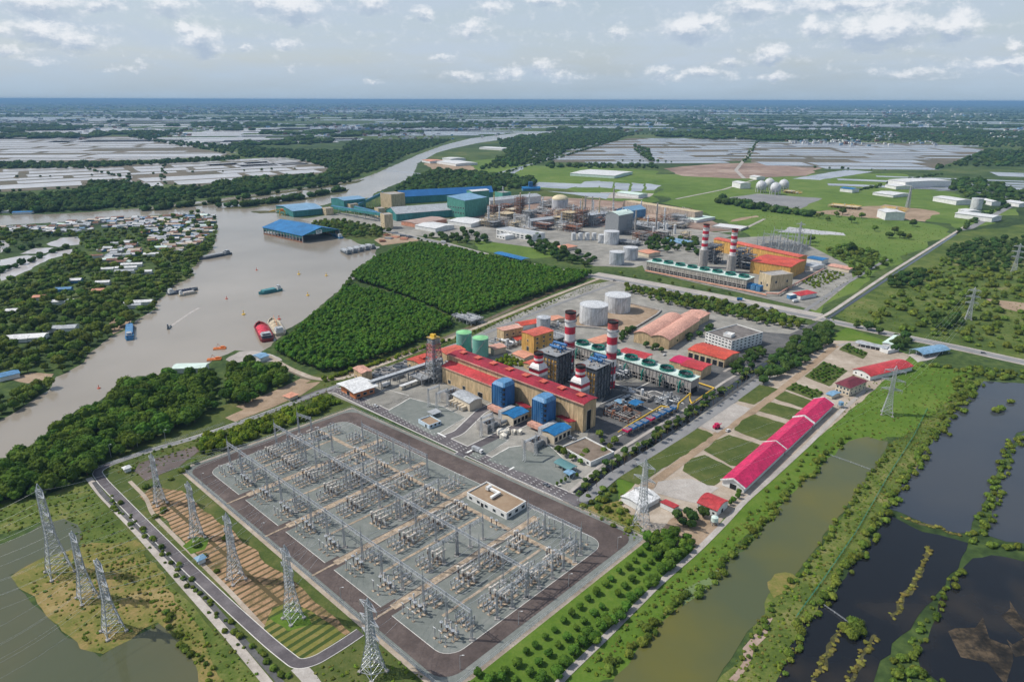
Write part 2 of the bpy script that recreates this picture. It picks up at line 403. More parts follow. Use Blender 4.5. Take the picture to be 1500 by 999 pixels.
# ================================================================== ground
GREEN = [(0, (.02, .036, .014)), (.35, (.042, .07, .022)), (.6, (.07, .105, .03)), (.85, (.11, .13, .045)), (1, (.18, .16, .08))]
m_ground = land('ground_cover', GREEN, scales=(.0012, .012, .16), weights=(.75, .5, .55))
mb = MB()
ys = [-500, 150, 400, 800, 1600, 3500, 8000, 20000, 45000, 88000]
xs = [-88000, -20000, -5000, -1500, -500, 0, 500, 1500, 5000, 20000, 88000]
mb.add([(x, y, 0) for y in ys for x in xs], [(j*len(xs)+i, j*len(xs)+i+1, (j+1)*len(xs)+i+1, (j+1)*len(xs)+i) for j in range(len(ys)-1) for i in range(len(xs)-1)], 0)
mb.build('ground', m_ground)['kind'] = 'structure'
m_river = water('river_water', (.215, .188, .150), (.315, .278, .230), .0045, .14, .16, thresh=(.3, .7))
RIVER = [(-60,317),(0,316),(100,313),(200,306),(310,293),(400,281),(470,272),(530,262),(556,252),(577,243),(610,228),(650,213),(690,203),(760,195),(830,191),
         (830,194),(760,201),(700,210),(662,218),(640,224),(612,240),(602,262),(575,272),(548,284),(545,290),(500,293),(470,302),(430,300),(404,312),(430,319),(466,320),(490,325),
         (495,345),(530,358),(556,362),(550,375),(535,400),(520,408),(490,430),(455,462),(430,478),(405,497),(395,507),(380,515),(345,513),(320,525),(300,535),(262,545),
         (200,552),(165,572),(150,588),(110,602),(100,617),(75,640),(40,655),(0,676),(-90,715),(-200,760),(-200,690),(-80,640),(0,618),(38,596),(73,572),(78,553),(108,542),(130,520),(140,510),(162,493),(186,483),
         (205,466),(227,453),(235,438),(254,418),(281,404),(284,392),(311,365),(319,335),(315,316),(300,312),(250,314),(200,318),(150,322),(60,327),(0,331),(-60,334)]
sheet('river', RIVER, .10, m_river, jit=3.0, step=9)
m_bank = land('bank_mud', [(0, (.03, .045, .018)), (.5, (.07, .075, .03)), (1, (.16, .12, .07))], scales=(.02, .2, .8))
sheet('river_island', [(350,303),(400,297),(450,289),(500,279),(512,277),(508,282),(450,293),(400,301),(360,306),(320,306)], .2, m_bank, 3, 12)
sheet('river_island', [(199,310),(230,305),(310,297),(400,283),(470,274),(536,263),(520,269),(440,280),(370,290),(313,300),(240,309)], .2, m_bank, 3, 12)
sheet('mud_bank', [(366,310),(385,309),(404,309),(404,312),(380,313)], .2, m_bank, 2, 8)
# ================================================================== fields, ponds, yards, roads
m_grass = land('grass_lawn', [(0, (.05, .095, .012)), (.5, (.085, .15, .02)), (1, (.15, .19, .04))], scales=(.02, .15, .9))
m_grassd = land('grass_dark', [(0, (.04, .062, .017)), (.4, (.065, .09, .023)), (.7, (.10, .115, .035)), (1, (.17, .15, .07))], scales=(.03, .2, 1.0))
m_grassfar = land('grass_field_green', [(0, (.05, .085, .02)), (.45, (.10, .16, .03)), (1, (.17, .21, .06))], scales=(.004, .03, .3))
m_scrub = land('scrub_land', [(0, (.035, .058, .016)), (.4, (.07, .105, .024)), (.7, (.115, .145, .036)), (1, (.20, .18, .085))], scales=(.01, .06, .5), weights=(.7, .5, .4))
m_dry = land('dry_grass', [(0, (.07, .095, .02)), (.4, (.15, .15, .04)), (.7, (.24, .18, .07)), (1, (.30, .24, .11))], scales=(.025, .12, .9), weights=(.7, .5, .35))
m_soil = land('bare_soil', [(0, (.16, .12, .08)), (.5, (.30, .22, .15)), (1, (.42, .33, .25))], scales=(.02, .12, .8))
m_redsoil = land('red_soil', [(0, (.14, .10, .08)), (.5, (.27, .19, .15)), (1, (.42, .34, .28))], scales=(.004, .02, .3), weights=(.8, .5, .3))
m_concrete = land('concrete_ground', [(0, (.24, .22, .20)), (.5, (.36, .33, .30)), (1, (.50, .47, .44))], scales=(.03, .15, 1.2))
m_sand = land('sandy_path', [(0, (.22, .18, .13)), (.5, (.36, .30, .24)), (1, (.50, .44, .37))], scales=(.04, .2, 1.5))
m_gravel = land('grey_gravel', [(0, (.12, .135, .125)), (.5, (.175, .19, .175)), (1, (.25, .255, .24))], scales=(.03, .25, 3), weights=(.5, .4, .5))
m_gravelw = land('pale_gravel', [(0, (.26, .23, .20)), (.5, (.40, .36, .32)), (1, (.55, .51, .47))], scales=(.06, .4, 2))
m_asph = land('asphalt', [(0, (.075, .068, .072)), (.5, (.12, .108, .113)), (1, (.18, .165, .168))], scales=(.02, .12, 1.5), weights=(.8, .6, .3))
m_asphb = land('brown_asphalt', [(0, (.062, .05, .046)), (.5, (.098, .078, .072)), (1, (.15, .12, .108))], scales=(.025, .15, 1.0), weights=(.6, .5, .3))
m_road = land('grey_road', [(0, (.16, .16, .165)), (.5, (.215, .215, .215)), (1, (.28, .275, .27))], scales=(.02, .12, 1.2))
m_yard = land('plant_yard', [(0, (.15, .145, .13)), (.5, (.25, .24, .215)), (1, (.38, .36, .32))], scales=(.015, .08, .9), weights=(.6, .5, .3))
m_yardd = land('dark_yard', [(0, (.06, .062, .064)), (.5, (.10, .10, .10)), (1, (.17, .165, .16))], scales=(.02, .12, .9), weights=(.6, .5, .3))
m_bed = land('ploughed_beds', [(0, (.07, .085, .025)), (.28, (.20, .14, .07)), (.55, (.34, .215, .125)), (1, (.42, .28, .175))], scales=(.02, .2, 1.2), weights=(.8, .5, .3), rows=(math.radians(48), 4.0, (.095, .075, .038), .34, 17.0))
m_trench = M('cable_trench_concrete', (.42, .33, .24), .9, .2, .3, stripe=('XY', 1.6, .3))
m_kerb = M('kerb_white', (.62, .60, .56), .8, .08, .3)
m_white = M('road_paint', (.72, .72, .70), .7, .05, .3)
w_pond = water('pond_water_grey', (.40, .38, .375), (.49, .465, .455), .02, .22, .05)
w_pondg = water('pond_water_slate', (.22, .23, .255), (.37, .385, .41), .006, .2, .05)
w_dark = water('pond_water_dark', (.036, .044, .056), (.048, .053, .060), .012, .05, .03)
w_mud = water('pond_water_muddy', (.010, .011, .013), (.036, .029, .021), .022, .08, .03, thresh=(.52, .78))
w_green = water('pond_water_olive', (.112, .108, .028), (.075, .088, .042), .012, .10, .03)
w_near = water('pond_water_grey_green', (.074, .084, .046), (.095, .092, .046), .01, .08, .06)

# ---- broad cover
sheet('field', [(950,256),(1100,256),(1320,254),(1430,296),(1420,330),(1300,318),(1160,292),(1060,322),(985,302)], .035, m_grassfar, 16, 30)
sheet('field', [(700,240),(960,250),(960,300),(800,290),(760,270)], .03, m_grassfar, 16, 30)
sheet('field', [(1090,300),(1160,290),(1220,304),(1300,318),(1400,336),(1300,392),(1205,456),(1190,462),(1190,420),(1180,385),(1090,340),(1060,320)], .05, m_grassfar, 16, 30)
sheet('field', [(1405,340),(1500,330),(1700,350),(1800,600),(1500,528),(1380,498),(1260,478),(1220,462)], .05, m_scrub, 6, 25)
sheet('field', [(1380,425),(1450,420),(1530,430),(1530,470),(1440,440)], .07, m_scrub, 5, 20)
sheet('field', [(1440,436),(1530,448),(1540,470),(1470,452)], .08, m_soil, 4, 14)
sheet('grass_field', [(765,252),(870,243),(900,248),(860,268),(760,270)], .05, m_grassfar, 16, 30)
sheet('grass_field', [(980,276),(1075,262),(1085,268),(1060,285),(985,290),(960,286)], .05, m_grassfar, 16, 30)
sheet('grass_field', [(1158,268),(1200,256),(1290,258),(1310,264),(1250,278),(1180,275)], .05, m_grassfar, 16, 30)
sheet('grass_field', [(1230,292),(1300,280),(1400,300),(1380,308),(1250,300)], .05, m_grassfar, 16, 30)
sheet('grass_field', [(1370,318),(1430,320),(1460,326),(1420,336),(1400,334)], .05, m_grassfar, 4, 20)
sheet('grass_field', [(1440,308),(1490,306),(1490,316),(1450,316)], .05, m_grassfar, 4, 20)
sheet('grass_field', [(690,236),(760,230),(740,252),(660,256),(640,248)], .05, m_grassfar, 16, 30)
sheet('grass_field', [(690,345),(740,345),(830,372),(780,380),(700,366)], .05, m_grassfar, 4, 20)
sheet('grass_field', [(770,276),(830,278),(900,296),(840,300),(780,290)], .05, m_grassd, 4, 20)
sheet('plot', [(970,247),(1050,240),(1150,238),(1205,246),(1180,258),(1080,262),(1000,258)], .08, m_redsoil, 8, 30)
sheet('plot', [(1180,312),(1300,300),(1375,310),(1356,325),(1250,318)], .08, m_soil, 6, 20)
sheet('plot', [(1065,290),(1110,284),(1205,291),(1172,306),(1110,302)], .09, m_road, 3, 20)
sheet('plot', [(620,240),(680,236),(700,250),(640,252)], .08, m_soil, 5, 20)
sheet('plot', [(880,282),(960,284),(940,292),(860,290)], .08, m_concrete, 4, 20)
sheet('plot', [(1070,322),(1106,316),(1110,318),(1070,326)], .08, m_soil, 4, 20)
sheet('grass_field', [(900,700),(1020,618),(1240,480),(1300,500),(1400,560),(1300,640),(1100,780),(940,990),(560,1080),(640,1010),(928,797)], .05, m_grass, 2, 12)
sheet('grass_field', [(1245,548),(1295,536),(1330,530),(1420,545),(1420,590),(1340,640),(1250,640),(1210,650),(1238,590)], .06, m_grass, 2, 12)
m_bankg = land('bank_grass', [(0, (.045, .07, .016)), (.4, (.08, .115, .024)), (.7, (.13, .15, .04)), (1, (.22, .19, .085))], scales=(.025, .14, .9), weights=(.8, .5, .35))
sheet('grass_field', [(-60,740),(60,726),(125,706),(560,1090),(300,1090),(280,960),(240,915),(116,800),(60,765),(-60,800)], .05, m_bankg, 2, 8)
sheet('grass_field', [(120,700),(288,640),(480,566),(520,566),(650,1010),(640,1100),(480,1100),(290,900)], .06, m_grassd, 1, 8)
sheet('grass_field', [(250,620),(470,545),(640,494),(880,408),(905,412),(640,510),(480,570),(300,640),(150,690),(140,684)], .06, m_grassd, 1, 10)
sheet('grass_field', [(1046,1015),(1100,928),(1124,874),(1172,838),(1206,788),(1247,732),(1276,691),(1304,648),(1340,632),(1420,555),(1450,555),(1382,640),(1302,750),(1205,890),(1140,1030)], .075, m_bankg, 2, 10)
sheet('dry_bank', [(14,843),(68,817),(112,803),(130,798),(200,790),(280,905),(330,1010),(300,1010),(290,970),(267,939),(232,912),(190,935),(144,962),(92,925),(66,900),(30,862)], .16, m_dry, 1.6, 5)
sheet('dry_bank', [(1124,852),(1140,842),(1165,843),(1172,852),(1150,866),(1132,876)], .16, m_dry, 1.6, 4)
sheet('dry_bank', [(1104,930),(1124,903),(1134,906),(1112,940),(1096,972),(1076,1000),(1066,996)], .16, m_redsoil, 1.4, 4)
sheet('algae_mat', [(1003,868),(1020,856),(1050,833),(1052,845),(1040,862),(1012,880),(998,884)], .16, land('algae_green', [(0, (.10, .15, .06)), (1, (.17, .22, .10))]), 1.2, 4)

# ---- near ponds
sheet('pond', [(-200,860),(-60,810),(0,797),(35,784),(60,770),(90,760),(112,768),(121,785),(112,803),(68,817),(14,843),(30,862),(66,900),(92,925),(144,962),(190,935),(232,912),(250,915),(267,939),(290,970),(296,1005),(300,1090),(-200,1150)], .12, w_near, 1.2, 5)
sheet('pond', [(1240,645),(1270,641),(1305,647),(1292,668),(1277,689),(1248,730),(1207,785),(1174,833),(1126,870),(1118,895),(1096,925),(1070,965),(1030,1030),(1000,1090),(860,1090),(903,989),(940,941),(988,893),(1018,872),(1052,832),(1097,800),(1111,781),(1137,745),(1174,711),(1214,671)], .12, w_green, 1.5, 6)
sheet('pond', [(1440,558),(1500,562),(1560,572),(1530,605),(1493,635),(1445,719),(1420,780),(1385,778),(1355,767),(1320,752),(1299,744),(1340,685),(1373,634),(1397,604)], .12, w_dark, 1.5, 6)
sheet('pond', [(1520,600),(1500,637),(1491,655),(1469,695),(1453,748),(1449,783),(1475,792),(1560,810),(1700,850),(1700,640)], .12, w_dark, 1.5, 6)
sheet('pond', [(1296,752),(1351,778),(1418,796),(1412,815),(1373,874),(1329,918),(1300,955),(1270,1010),(1240,1060),(1100,1060),(1137,996),(1166,940),(1203,885),(1240,844),(1281,785)], .12, w_mud, 1.5, 6)
sheet('pond', [(1425,818),(1452,812),(1520,826),(1700,880),(1700,1060),(1430,1060),(1390,1010),(1345,975),(1342,960),(1360,922),(1385,870),(1411,829)], .12, w_mud, 1.5, 6)
sheet('pond', [(196,690),(205,678),(285,654),(292,660),(262,684),(214,704)], .18, water('pond_water_brown', (.10, .075, .06), (.14, .105, .085), .05, .2, .05), .4, 3)
sheet('pond', [(1140,340),(1160,333),(1235,342),(1240,345),(1180,343)], .12, w_pond, 3, 12)
for k, q in enumerate([[(0,352),(10,354),(14,361),(0,371)],[(0,381),(40,374),(66,376),(48,384),(20,396),(0,400)],[(0,402),(54,380),(80,369),(108,365),(104,372),(70,380),(42,396),(14,408),(0,412)],
                       [(66,358),(90,349),(116,347),(118,358),(84,362)],[(30,372),(52,364),(78,363),(68,371)]]): sheet('pond', q, .12, w_pond, 2, 8)
for q in ([(790,267),(858,270),(830,277),(775,274)],[(858,266),(880,265),(876,275),(842,275)],[(876,266),(900,267),(896,276),(878,275)],[(902,268),(922,269),(920,280),(900,277)],[(926,268),(944,270),(940,281),(924,281)],[(946,269),(968,272),(958,279),(946,279)],
          [(740,256),(765,245),(768,247),(744,259)],[(1160,262),(1240,249),(1280,252),(1200,264)],[(830,282),(895,283),(890,292),(800,280)],[(1370,280),(1394,272),(1400,280)]): sheet('pond', q, .14, w_pondg, 3, 14)

m_dike = land('dike_mud', [(0, (.07, .075, .05)), (.5, (.13, .115, .085)), (1, (.20, .165, .13))], scales=(.004, .03, .3))
m_mudb = land('olive_mud', [(0, (.03, .032, .016)), (.5, (.075, .072, .03)), (1, (.14, .12, .055))], scales=(.05, .3, 1.2))
for p_ in ([(1318,757),(1345,765),(1410,785)], [(1362,800),(1350,830),(1340,855),(1322,880),(1305,905)], [(1235,915),(1222,940),(1205,975),(1190,1000)], [(1280,930),(1262,965),(1245,1000)]): l_, r_ = ribbon([G(*q_) for q_ in p_], [1.2] + [2.6]*(len(p_)-2) + [1.0]); sheet('mud_bank', l_ + r_[::-1], .16, m_mudb, 1.5, 2.6, True)
for q in ([(1405,925),(1430,915),(1470,935),(1490,975),(1450,985),(1420,960)], [(1452,900),(1500,890),(1540,930),(1500,960),(1470,930)]): sheet('mud_flat', q, .15, land('pond_mud', [(0, (.014, .014, .014)), (.45, (.032, .027, .021)), (1, (.10, .074, .048))], scales=(.03, .12, .6), weights=(1.0, .9, .5)), 9, 5)
# ---- the shrimp-pond country: rows of shallow ponds between dikes, each a sheet of water of one 'pond_water' surface per district
def pond_district(region, ang, cw, ch, mat, drop=.12, gap=9, wob=.15, seed=1, dikes=None):
    rg = random.Random(seed); poly = [G(*p) for p in region]
    ca, sa = math.cos(ang), math.sin(ang)
    loc = [(p.x * ca + p.y * sa, -p.x * sa + p.y * ca) for p in poly]
    x0, x1 = min(p[0] for p in loc), max(p[0] for p in loc); y0, y1 = min(p[1] for p in loc), max(p[1] for p in loc)
    if dikes: sheet('pond_dikes', [(p.x, p.y) for p in poly], .25, dikes, 8, 40, True)
    mb = MB(); y = y0
    while y < y1:
        hh = ch * rg.uniform(.55, 1.5); x = x0 - rg.uniform(0, cw); big = rg.random() < .25
        while x < x1:
            ww = cw * rg.uniform(.5, 1.7) * (1.8 if big else 1)
            cx, cy = x + ww / 2, y + hh / 2
            if inside(cx, cy, loc) and rg.random() > drop:
                g = gap * rg.uniform(.6, 1.5); j = lambda: rg.uniform(-1, 1) * hh * wob * .4
                q = [(x+g+j(), y+g+j()), (x+ww-g+j(), y+g+j()), (x+ww-g+j(), y+hh-g+j()), (x+g+j(), y+hh-g+j())]
                mb.add([(a*ca - b*sa, a*sa + b*ca, .5) for a, b in q], [(0, 1, 2, 3)], 0)
            x += ww
        y += hh
    mb.build('pond_water', mat)['kind'] = 'structure'
pond_district([(-40,248),(120,246),(240,239),(400,235),(470,236),(484,246),(478,255),(400,259),(300,274),(240,270),(110,276),(-40,284)], math.radians(33), 190, 88, w_pond, .06, 13, .1, 3, m_dike)
pond_district([(-40,203),(110,200),(190,200),(345,228),(190,236),(-40,240)], math.radians(8), 330, 120, w_pond, .06, 17, .1, 4, m_dike)
pond_district([(-40,188),(180,187),(120,195),(-40,197)], math.radians(5), 900, 150, w_pond, .05, 10, .1, 5)
pond_district([(215,206),(270,186),(400,184),(430,204),(400,213),(320,211)], math.radians(12), 620, 190, w_pond, .2, 14, .1, 6)
pond_district([(350,208),(430,206),(503,220),(410,220)], math.radians(25), 380, 130, w_pond, .15, 12, .1, 7)
pond_district([(350,232),(430,232),(485,246),(420,252),(350,246)], math.radians(40), 150, 80, w_pond, .15, 7, .1, 8)
pond_district([(138,284),(230,278),(226,287),(140,292)], math.radians(14), 260, 60, w_pond, .1, 6, .1, 9)
pond_district([(806,238),(835,222),(920,203),(1100,204),(1092,236),(1000,240)], math.radians(6), 380, 100, w_pondg, .06, 11, .08, 10, m_dike)
pond_district([(1104,208),(1370,211),(1446,219),(1373,247),(1300,249),(1180,246),(1100,238)], math.radians(-4), 360, 115, w_pondg, .08, 13, .08, 11, m_dike)
pond_district([(1376,246),(1500,250),(1620,255),(1640,292),(1500,292),(1420,282),(1400,264)], math.radians(-20), 420, 120, w_pondg, .2, 12, .1, 12)
pond_district([(560,178),(800,176),(1000,180),(1200,184),(1500,186),(1500,192),(1000,190),(700,192),(520,196)], math.radians(3), 1300, 240, w_pondg, .3, 26, .1, 13)
pond_district([(-100,172),(400,168),(420,178),(200,182),(-100,184)], math.radians(2), 1500, 260, w_pondg, .3, 30, .1, 14)
pond_district([(430,182),(760,180),(760,196),(560,204),(440,202)], math.radians(10), 600, 130, w_pondg, .3, 12, .1, 15)

pond_district([(0,206),(-40,214),(-40,178),(200,174),(330,178),(180,186)], math.radians(4), 900, 170, w_pond, .2, 16, .1, 21)
pond_district([(480,176),(700,168),(960,168),(1000,176),(760,182)], math.radians(3), 1400, 280, w_pondg, .3, 30, .1, 22)
pond_district([(860,182),(1180,172),(1500,176),(1560,184),(1200,188)], math.radians(-2), 1500, 300, w_pondg, .45, 40, .1, 23)
pond_district([(430,206),(560,196),(640,198),(600,206),(520,212)], math.radians(14), 500, 150, w_pondg, .3, 14, .1, 24)
pond_district([(-60,164),(500,160),(900,160),(1300,163),(1300,168),(500,166),(-60,169)], math.radians(1), 2600, 600, w_pondg, .5, 60, .1, 25)

# ---- main public road with pale verges, straight service track, plant roads
main_road = [(545,334),(575,341),(650,357),(720,376),(800,393),(870,405),(950,419),(1050,438),(1200,467),(1290,487),(1400,509),(1500,531),(1640,560)]
strip('road_verge', [(x, y - 3) for x, y in main_road[5:9]], 26, .20, m_concrete)
strip('road_verge', main_road, 17, .22, m_gravelw)
strip('road', main_road, 11, .30, m_road)
strip('road', [(1192,470),(1215,459),(1300,402),(1405,337),(1418,329)], 4.4, .34, m_gravelw)
strip('road', [(1180,455),(1230,421),(1300,380)], 5, .32, m_road)
strip('canal', [(1208,470),(1310,402),(1405,340)], 4, .24, w_mud)
strip('road', [(1405,337),(1420,335),(1500,292),(1580,250)], 12, .30, m_road)
strip('road', [(1090,262),(1078,250),(1100,222),(1112,206)], 12, .62, m_concrete)
strip('path', [(990,292),(1060,278),(1110,262)], 7, .30, m_concrete)
strip('path', [(1010,345),(1085,338),(1120,321)], 6, .30, m_concrete)
strip('canal', [(560,250),(700,262),(800,235),(830,214)], 14, .12, w_pondg)
strip('canal', [(870,403),(760,448),(660,492),(560,530),(500,552),(455,556),(420,540),(392,522)], 6, .20, water('canal_water', (.13, .10, .06), (.17, .13, .08), .05, .2, .05))
strip('path', [(884,406),(800,438),(665,494),(560,534),(500,556),(462,556),(425,541),(392,522)], 5.5, .30, m_sand)
# left perimeter road and its branch back into the switchyard
left_road = [(900,416),(800,452),(690,497),(600,528),(520,556),(470,574),(400,602),(300,637),(216,661),(160,680),(141,691),(150,705),(200,756),(270,826),(340,892),(400,946),(436,974),(462,968),(500,945),(528,926)]
strip('kerb', left_road[5:], 5.6, .26, m_kerb, r=14)
strip('road', left_road[:11], 4.9, .30, m_road, r=8)
strip('road', left_road[9:], 4.9, .34, m_asph, r=14)
strip('path', [(436,976),(452,992),(470,1020)], 6, .24, m_concrete)
strip('path', [(130,700),(146,722),(200,778),(260,846),(330,925),(400,1010),(440,1060)], 3.6, .22, m_gravelw)
strip('drainage_ditch', [(138,706),(152,726),(210,780),(270,840),(345,926),(420,1010)], 2.6, .24, m_yardd)
strip('path', [(190,705),(215,730),(222,752),(290,820),(340,870),(440,978)], 2.2, .24, m_sand)
strip('path', [(352,598),(420,570),(448,556)], 11, .2, m_soil)
sheet('plot', [(330,612),(440,562),(470,560),(440,580),(345,618)], .19, m_soil, .8, 5)
sheet('field', [(206,728),(224,713),(268,720),(520,930),(500,950),(440,978),(330,865),(300,820),(262,786)], .20, m_bed, 1.0, 6)
sheet('grass_field', [(380,935),(400,890),(430,880),(500,925),(516,934),(440,976)], .255, land('sown_rows', [(0, (.10, .11, .02)), (.5, (.16, .16, .04)), (1, (.27, .2, .09))], scales=(.03, .2, 1), rows=(math.radians(48), 4.4, (.05, .075, .02), .45)), .8, 5)
sheet('grass_field', [(268,800),(285,786),(306,788),(300,805),(280,812)], .27, m_grass, .5, 3)
sheet('grass_field', [(395,905),(425,893),(450,900),(458,915),(420,925)], .26, m_grass, .5, 3)

# ---- the switchyard ground
YL, YT, YR, YB = G(272, 688), G(505, 604), G(928, 797), G(655, 1010)
def Y(s, t, z=0.0):
    p = YL*(1-s)*(1-t) + YB*s*(1-t) + YT*(1-s)*t + YR*s*t
    return Vector((p.x, p.y, z))
YANG = math.atan2((YB - YL).y + (YR - YT).y, (YB - YL).x + (YR - YT).x)
YS, YT_ = (YB - YL).length, (YT - YL).length
def rrect(s0, s1, t0, t1, r=14.0, k=6):
    rs, rt = r / YS, r / YT_; out = []
    for cs, ct, a0 in ((s1-rs, t0+rt, -90), (s1-rs, t1-rt, 0), (s0+rs, t1-rt, 90), (s0+rs, t0+rt, 180)):
        for j in range(k + 1):
            a = math.radians(a0 + 90 * j / k); out.append(Y(cs + rs*math.cos(a), ct + rt*math.sin(a)))
    return out
sheet('path', rrect(-.014, 1.014, -.03, 1.075, 2), .20, m_sand, world=True)
sheet('switchyard_apron', rrect(-.006, 1.006, -.013, 1.062, 2), .24, m_gravel, world=True)
sheet('road', rrect(.004, .990, .006, 1.048, 9), .28, m_asphb, world=True)
sheet('kerb', rrect(.0438, .9562, .0778, .9302, 8.5), .31, m_kerb, world=True)
sheet('gravel_bed', rrect(.045, .955, .08, .928, 8), .34, m_gravel, world=True)
def yslab(name, s0, s1, t0, t1, z, mat): sheet(name, [Y(s0, t0), Y(s1, t0), Y(s1, t1), Y(s0, t1)], z, mat, world=True)
for s, t1 in ((.228, .912), (.411, .895), (.598, .90), (.786, .89)):
    yslab('road', s-.016, s+.016, .072, .14, .36, m_asphb)
    yslab('kerb', s-.0105, s-.0085, .11, t1, .42, m_yardd); yslab('kerb', s+.0085, s+.0105, .11, t1, .42, m_yardd)
    yslab('cable_trench', s-.0085, s+.0085, .105, t1, .44, m_trench)
    yslab('kerb', s-.002, s+.003, -.0, .105, .40, m_trench)
for s in (.13, .32, .505, .69, .87):
    yslab("cable_trench", s-.003, s+.003, .20, .722, .40, m_trench)
for s0, s1 in ((.06, .21), (.245, .40), (.425, .585), (.61, .775), (.80, .955)): yslab('cable_trench', s0, s1, .728, .752, .40, m_trench)

# ---- plant front road, side roads, yards
sheet('plant_yard', [(480,576),(545,548),(660,510),(735,470),(860,418),(905,410),(1000,448),(1180,476),(1215,478),(1130,560),(1040,612),(905,700),(832,728)], .12, m_yard, world=False)
sheet('dark_yard', [(868,610),(900,560),(1000,560),(1020,540),(1090,520),(1200,470),(1130,548),(1040,600),(900,665),(860,640)], .16, m_yardd)
sheet('dark_yard', [(1010,520),(1100,485),(1160,490),(1190,485),(1110,545),(1060,560)], .17, m_yardd)
front = [(440,586),(478,571),(496,572),(560,603),(656,648),(762,697),(832,728),(850,738)]
strip('kerb', front[1:7], 10.6, .24, m_kerb, r=4); strip('road', front, 9.2, .30, m_asph, r=6)
strip('road', [(852,736),(900,696),(1000,635),(1067,590),(1130,545),(1205,478)], 7.5, .33, m_road, r=4)
strip('canal', [(846,724),(900,682),(1000,620),(1100,548),(1180,494)], 7, .22, w_mud)
strip('path', [(834,722),(900,664),(1000,602),(1060,560),(1095,540),(1090,528),(1060,545)], 2.5, .34, m_concrete, r=6)
for pth in ([(640,646),(672,634),(704,603),(726,592)], [(744,690),(770,668),(690,658)][:0] or [(672,668),(690,657),(742,632),(772,618)]):
    strip('kerb', pth, 8.6, .25, m_kerb, r=4); strip('road', pth, 7.2, .32, m_asph, r=4)
for q in ([(566,603),(600,583),(650,596),(682,612),(668,620),(636,640)], [(698,658),(722,640),(745,645),(700,674),(688,668)], [(712,674),(745,655),(800,648),(845,690),(836,706),(812,712),(770,694)],
          [(532,590),(565,570),(600,580),(570,592),(545,596)]):
    sheet('kerb', q, .27, m_kerb, .3, 3)
    c = (sum(p[0] for p in q)/len(q), sum(p[1] for p in q)/len(q)); sheet('gravel_bed', [(c[0]+(p[0]-c[0])*.98, c[1]+(p[1]-c[1])*.975) for p in q], .31, m_gravel if q[0][0] != 532 else m_yard, .3, 3)
for q in ([(640,635),(652,641),(654,640),(642,634)], [(683,663),(699,655),(701,656),(685,664)], [(745,688),(752,684),(754,685),(747,689)]): sheet('road_marking', q, .36, m_white)
# centre-line and lane dashes of the front road
fw = [G(*p) for p in front[1:7]]
mb = MB()
for a, b in zip(fw[:-1], fw[1:]):
    d = (b - a); n = int(d.length / 4.5); d.normalize(); nr = Vector((-d.y, d.x, 0))
    for i in range(n):
        for off in (-2.3, 0, 2.3):
            p = a + d * (i * 4.5 + 1) + nr * off; q = p + d * 1.5; w = nr * .14
            mb.add([(*(p-w).xy, .37), (*(q-w).xy, .37), (*(q+w).xy, .37), (*(p+w).xy, .37)], [(0, 1, 2, 3)], 0)
mb.build('road_marking', m_white)['kind'] = 'structure'

# ---- lawns, tan tracks and pads of the right-hand compound
sheet('compound_yard', [(905,735),(1000,640),(1190,498),(1260,500),(1335,520),(1265,585),(1090,730),(1055,768),(960,790)], .10, m_sand, .8, 6)
strip('path', [(935,722),(954,710),(1054,634),(1105,602),(1190,535),(1227,504)], 6.0, .22, m_soil)
for q in ([(897,699),(955,655),(1013,623),(1046,637),(1000,668),(935,710)], [(1000,690),(1003,681),(1013,672),(1032,666),(1074,687),(1047,712),(1036,711)],
          [(1032,660),(1048,645),(1068,637),(1112,651),(1108,664),(1085,683),(1070,682)], [(1075,630),(1090,614),(1106,607),(1152,621),(1126,646),(1112,645)], [(1110,602),(1128,589),(1174,601),(1160,616)],
          [(1134,584),(1150,573),(1196,590),(1182,600)], [(1072,585),(1106,562),(1140,570),(1104,593)], [(1228,512),(1240,504),(1272,517),(1264,526)]): sheet('lawn', q, .26, m_grassd, .5, 3)
for q in ([(1150,570),(1164,561),(1206,575),(1198,588)], [(1178,552),(1206,530),(1242,543),(1214,566)]): sheet("lawn", q, .28, m_grassd, .5, 3)
sheet('concrete_pad', [(1015,622),(1065,588),(1100,599),(1051,634)], .24, m_concrete, .6, 4)
sheet('concrete_pad', [(965,706),(1010,702),(1052,715),(1020,738),(985,730),(950,718)], .23, m_concrete, 1.0, 5)
sheet('concrete_pad', [(1222,506),(1262,498),(1310,512),(1256,512)], .24, m_concrete, .6, 4)
sheet('concrete_pad', [(1330,520),(1385,508),(1370,525),(1345,531)], .24, m_concrete, .6, 4)
strip('path', [(790,1040),(820,997),(887,933),(967,853),(1020,808),(1063,765),(1090,735),(1128,702),(1185,650),(1234,600),(1268,572)], 3.2, .24, m_concrete)
sheet('grass_field', [(655,1015),(925,795),(1020,800),(960,858),(800,1010),(770,1060),(620,1080)], .18, m_grass, .5, 6)
sheet('plot', [(850,745),(905,735),(940,770),(935,795),(922,792)], .19, m_dry, .8, 5)
sheet('plot', [(1000,745),(1060,768),(1020,808),(1005,800),(940,800)], .17, m_soil, 1, 5)

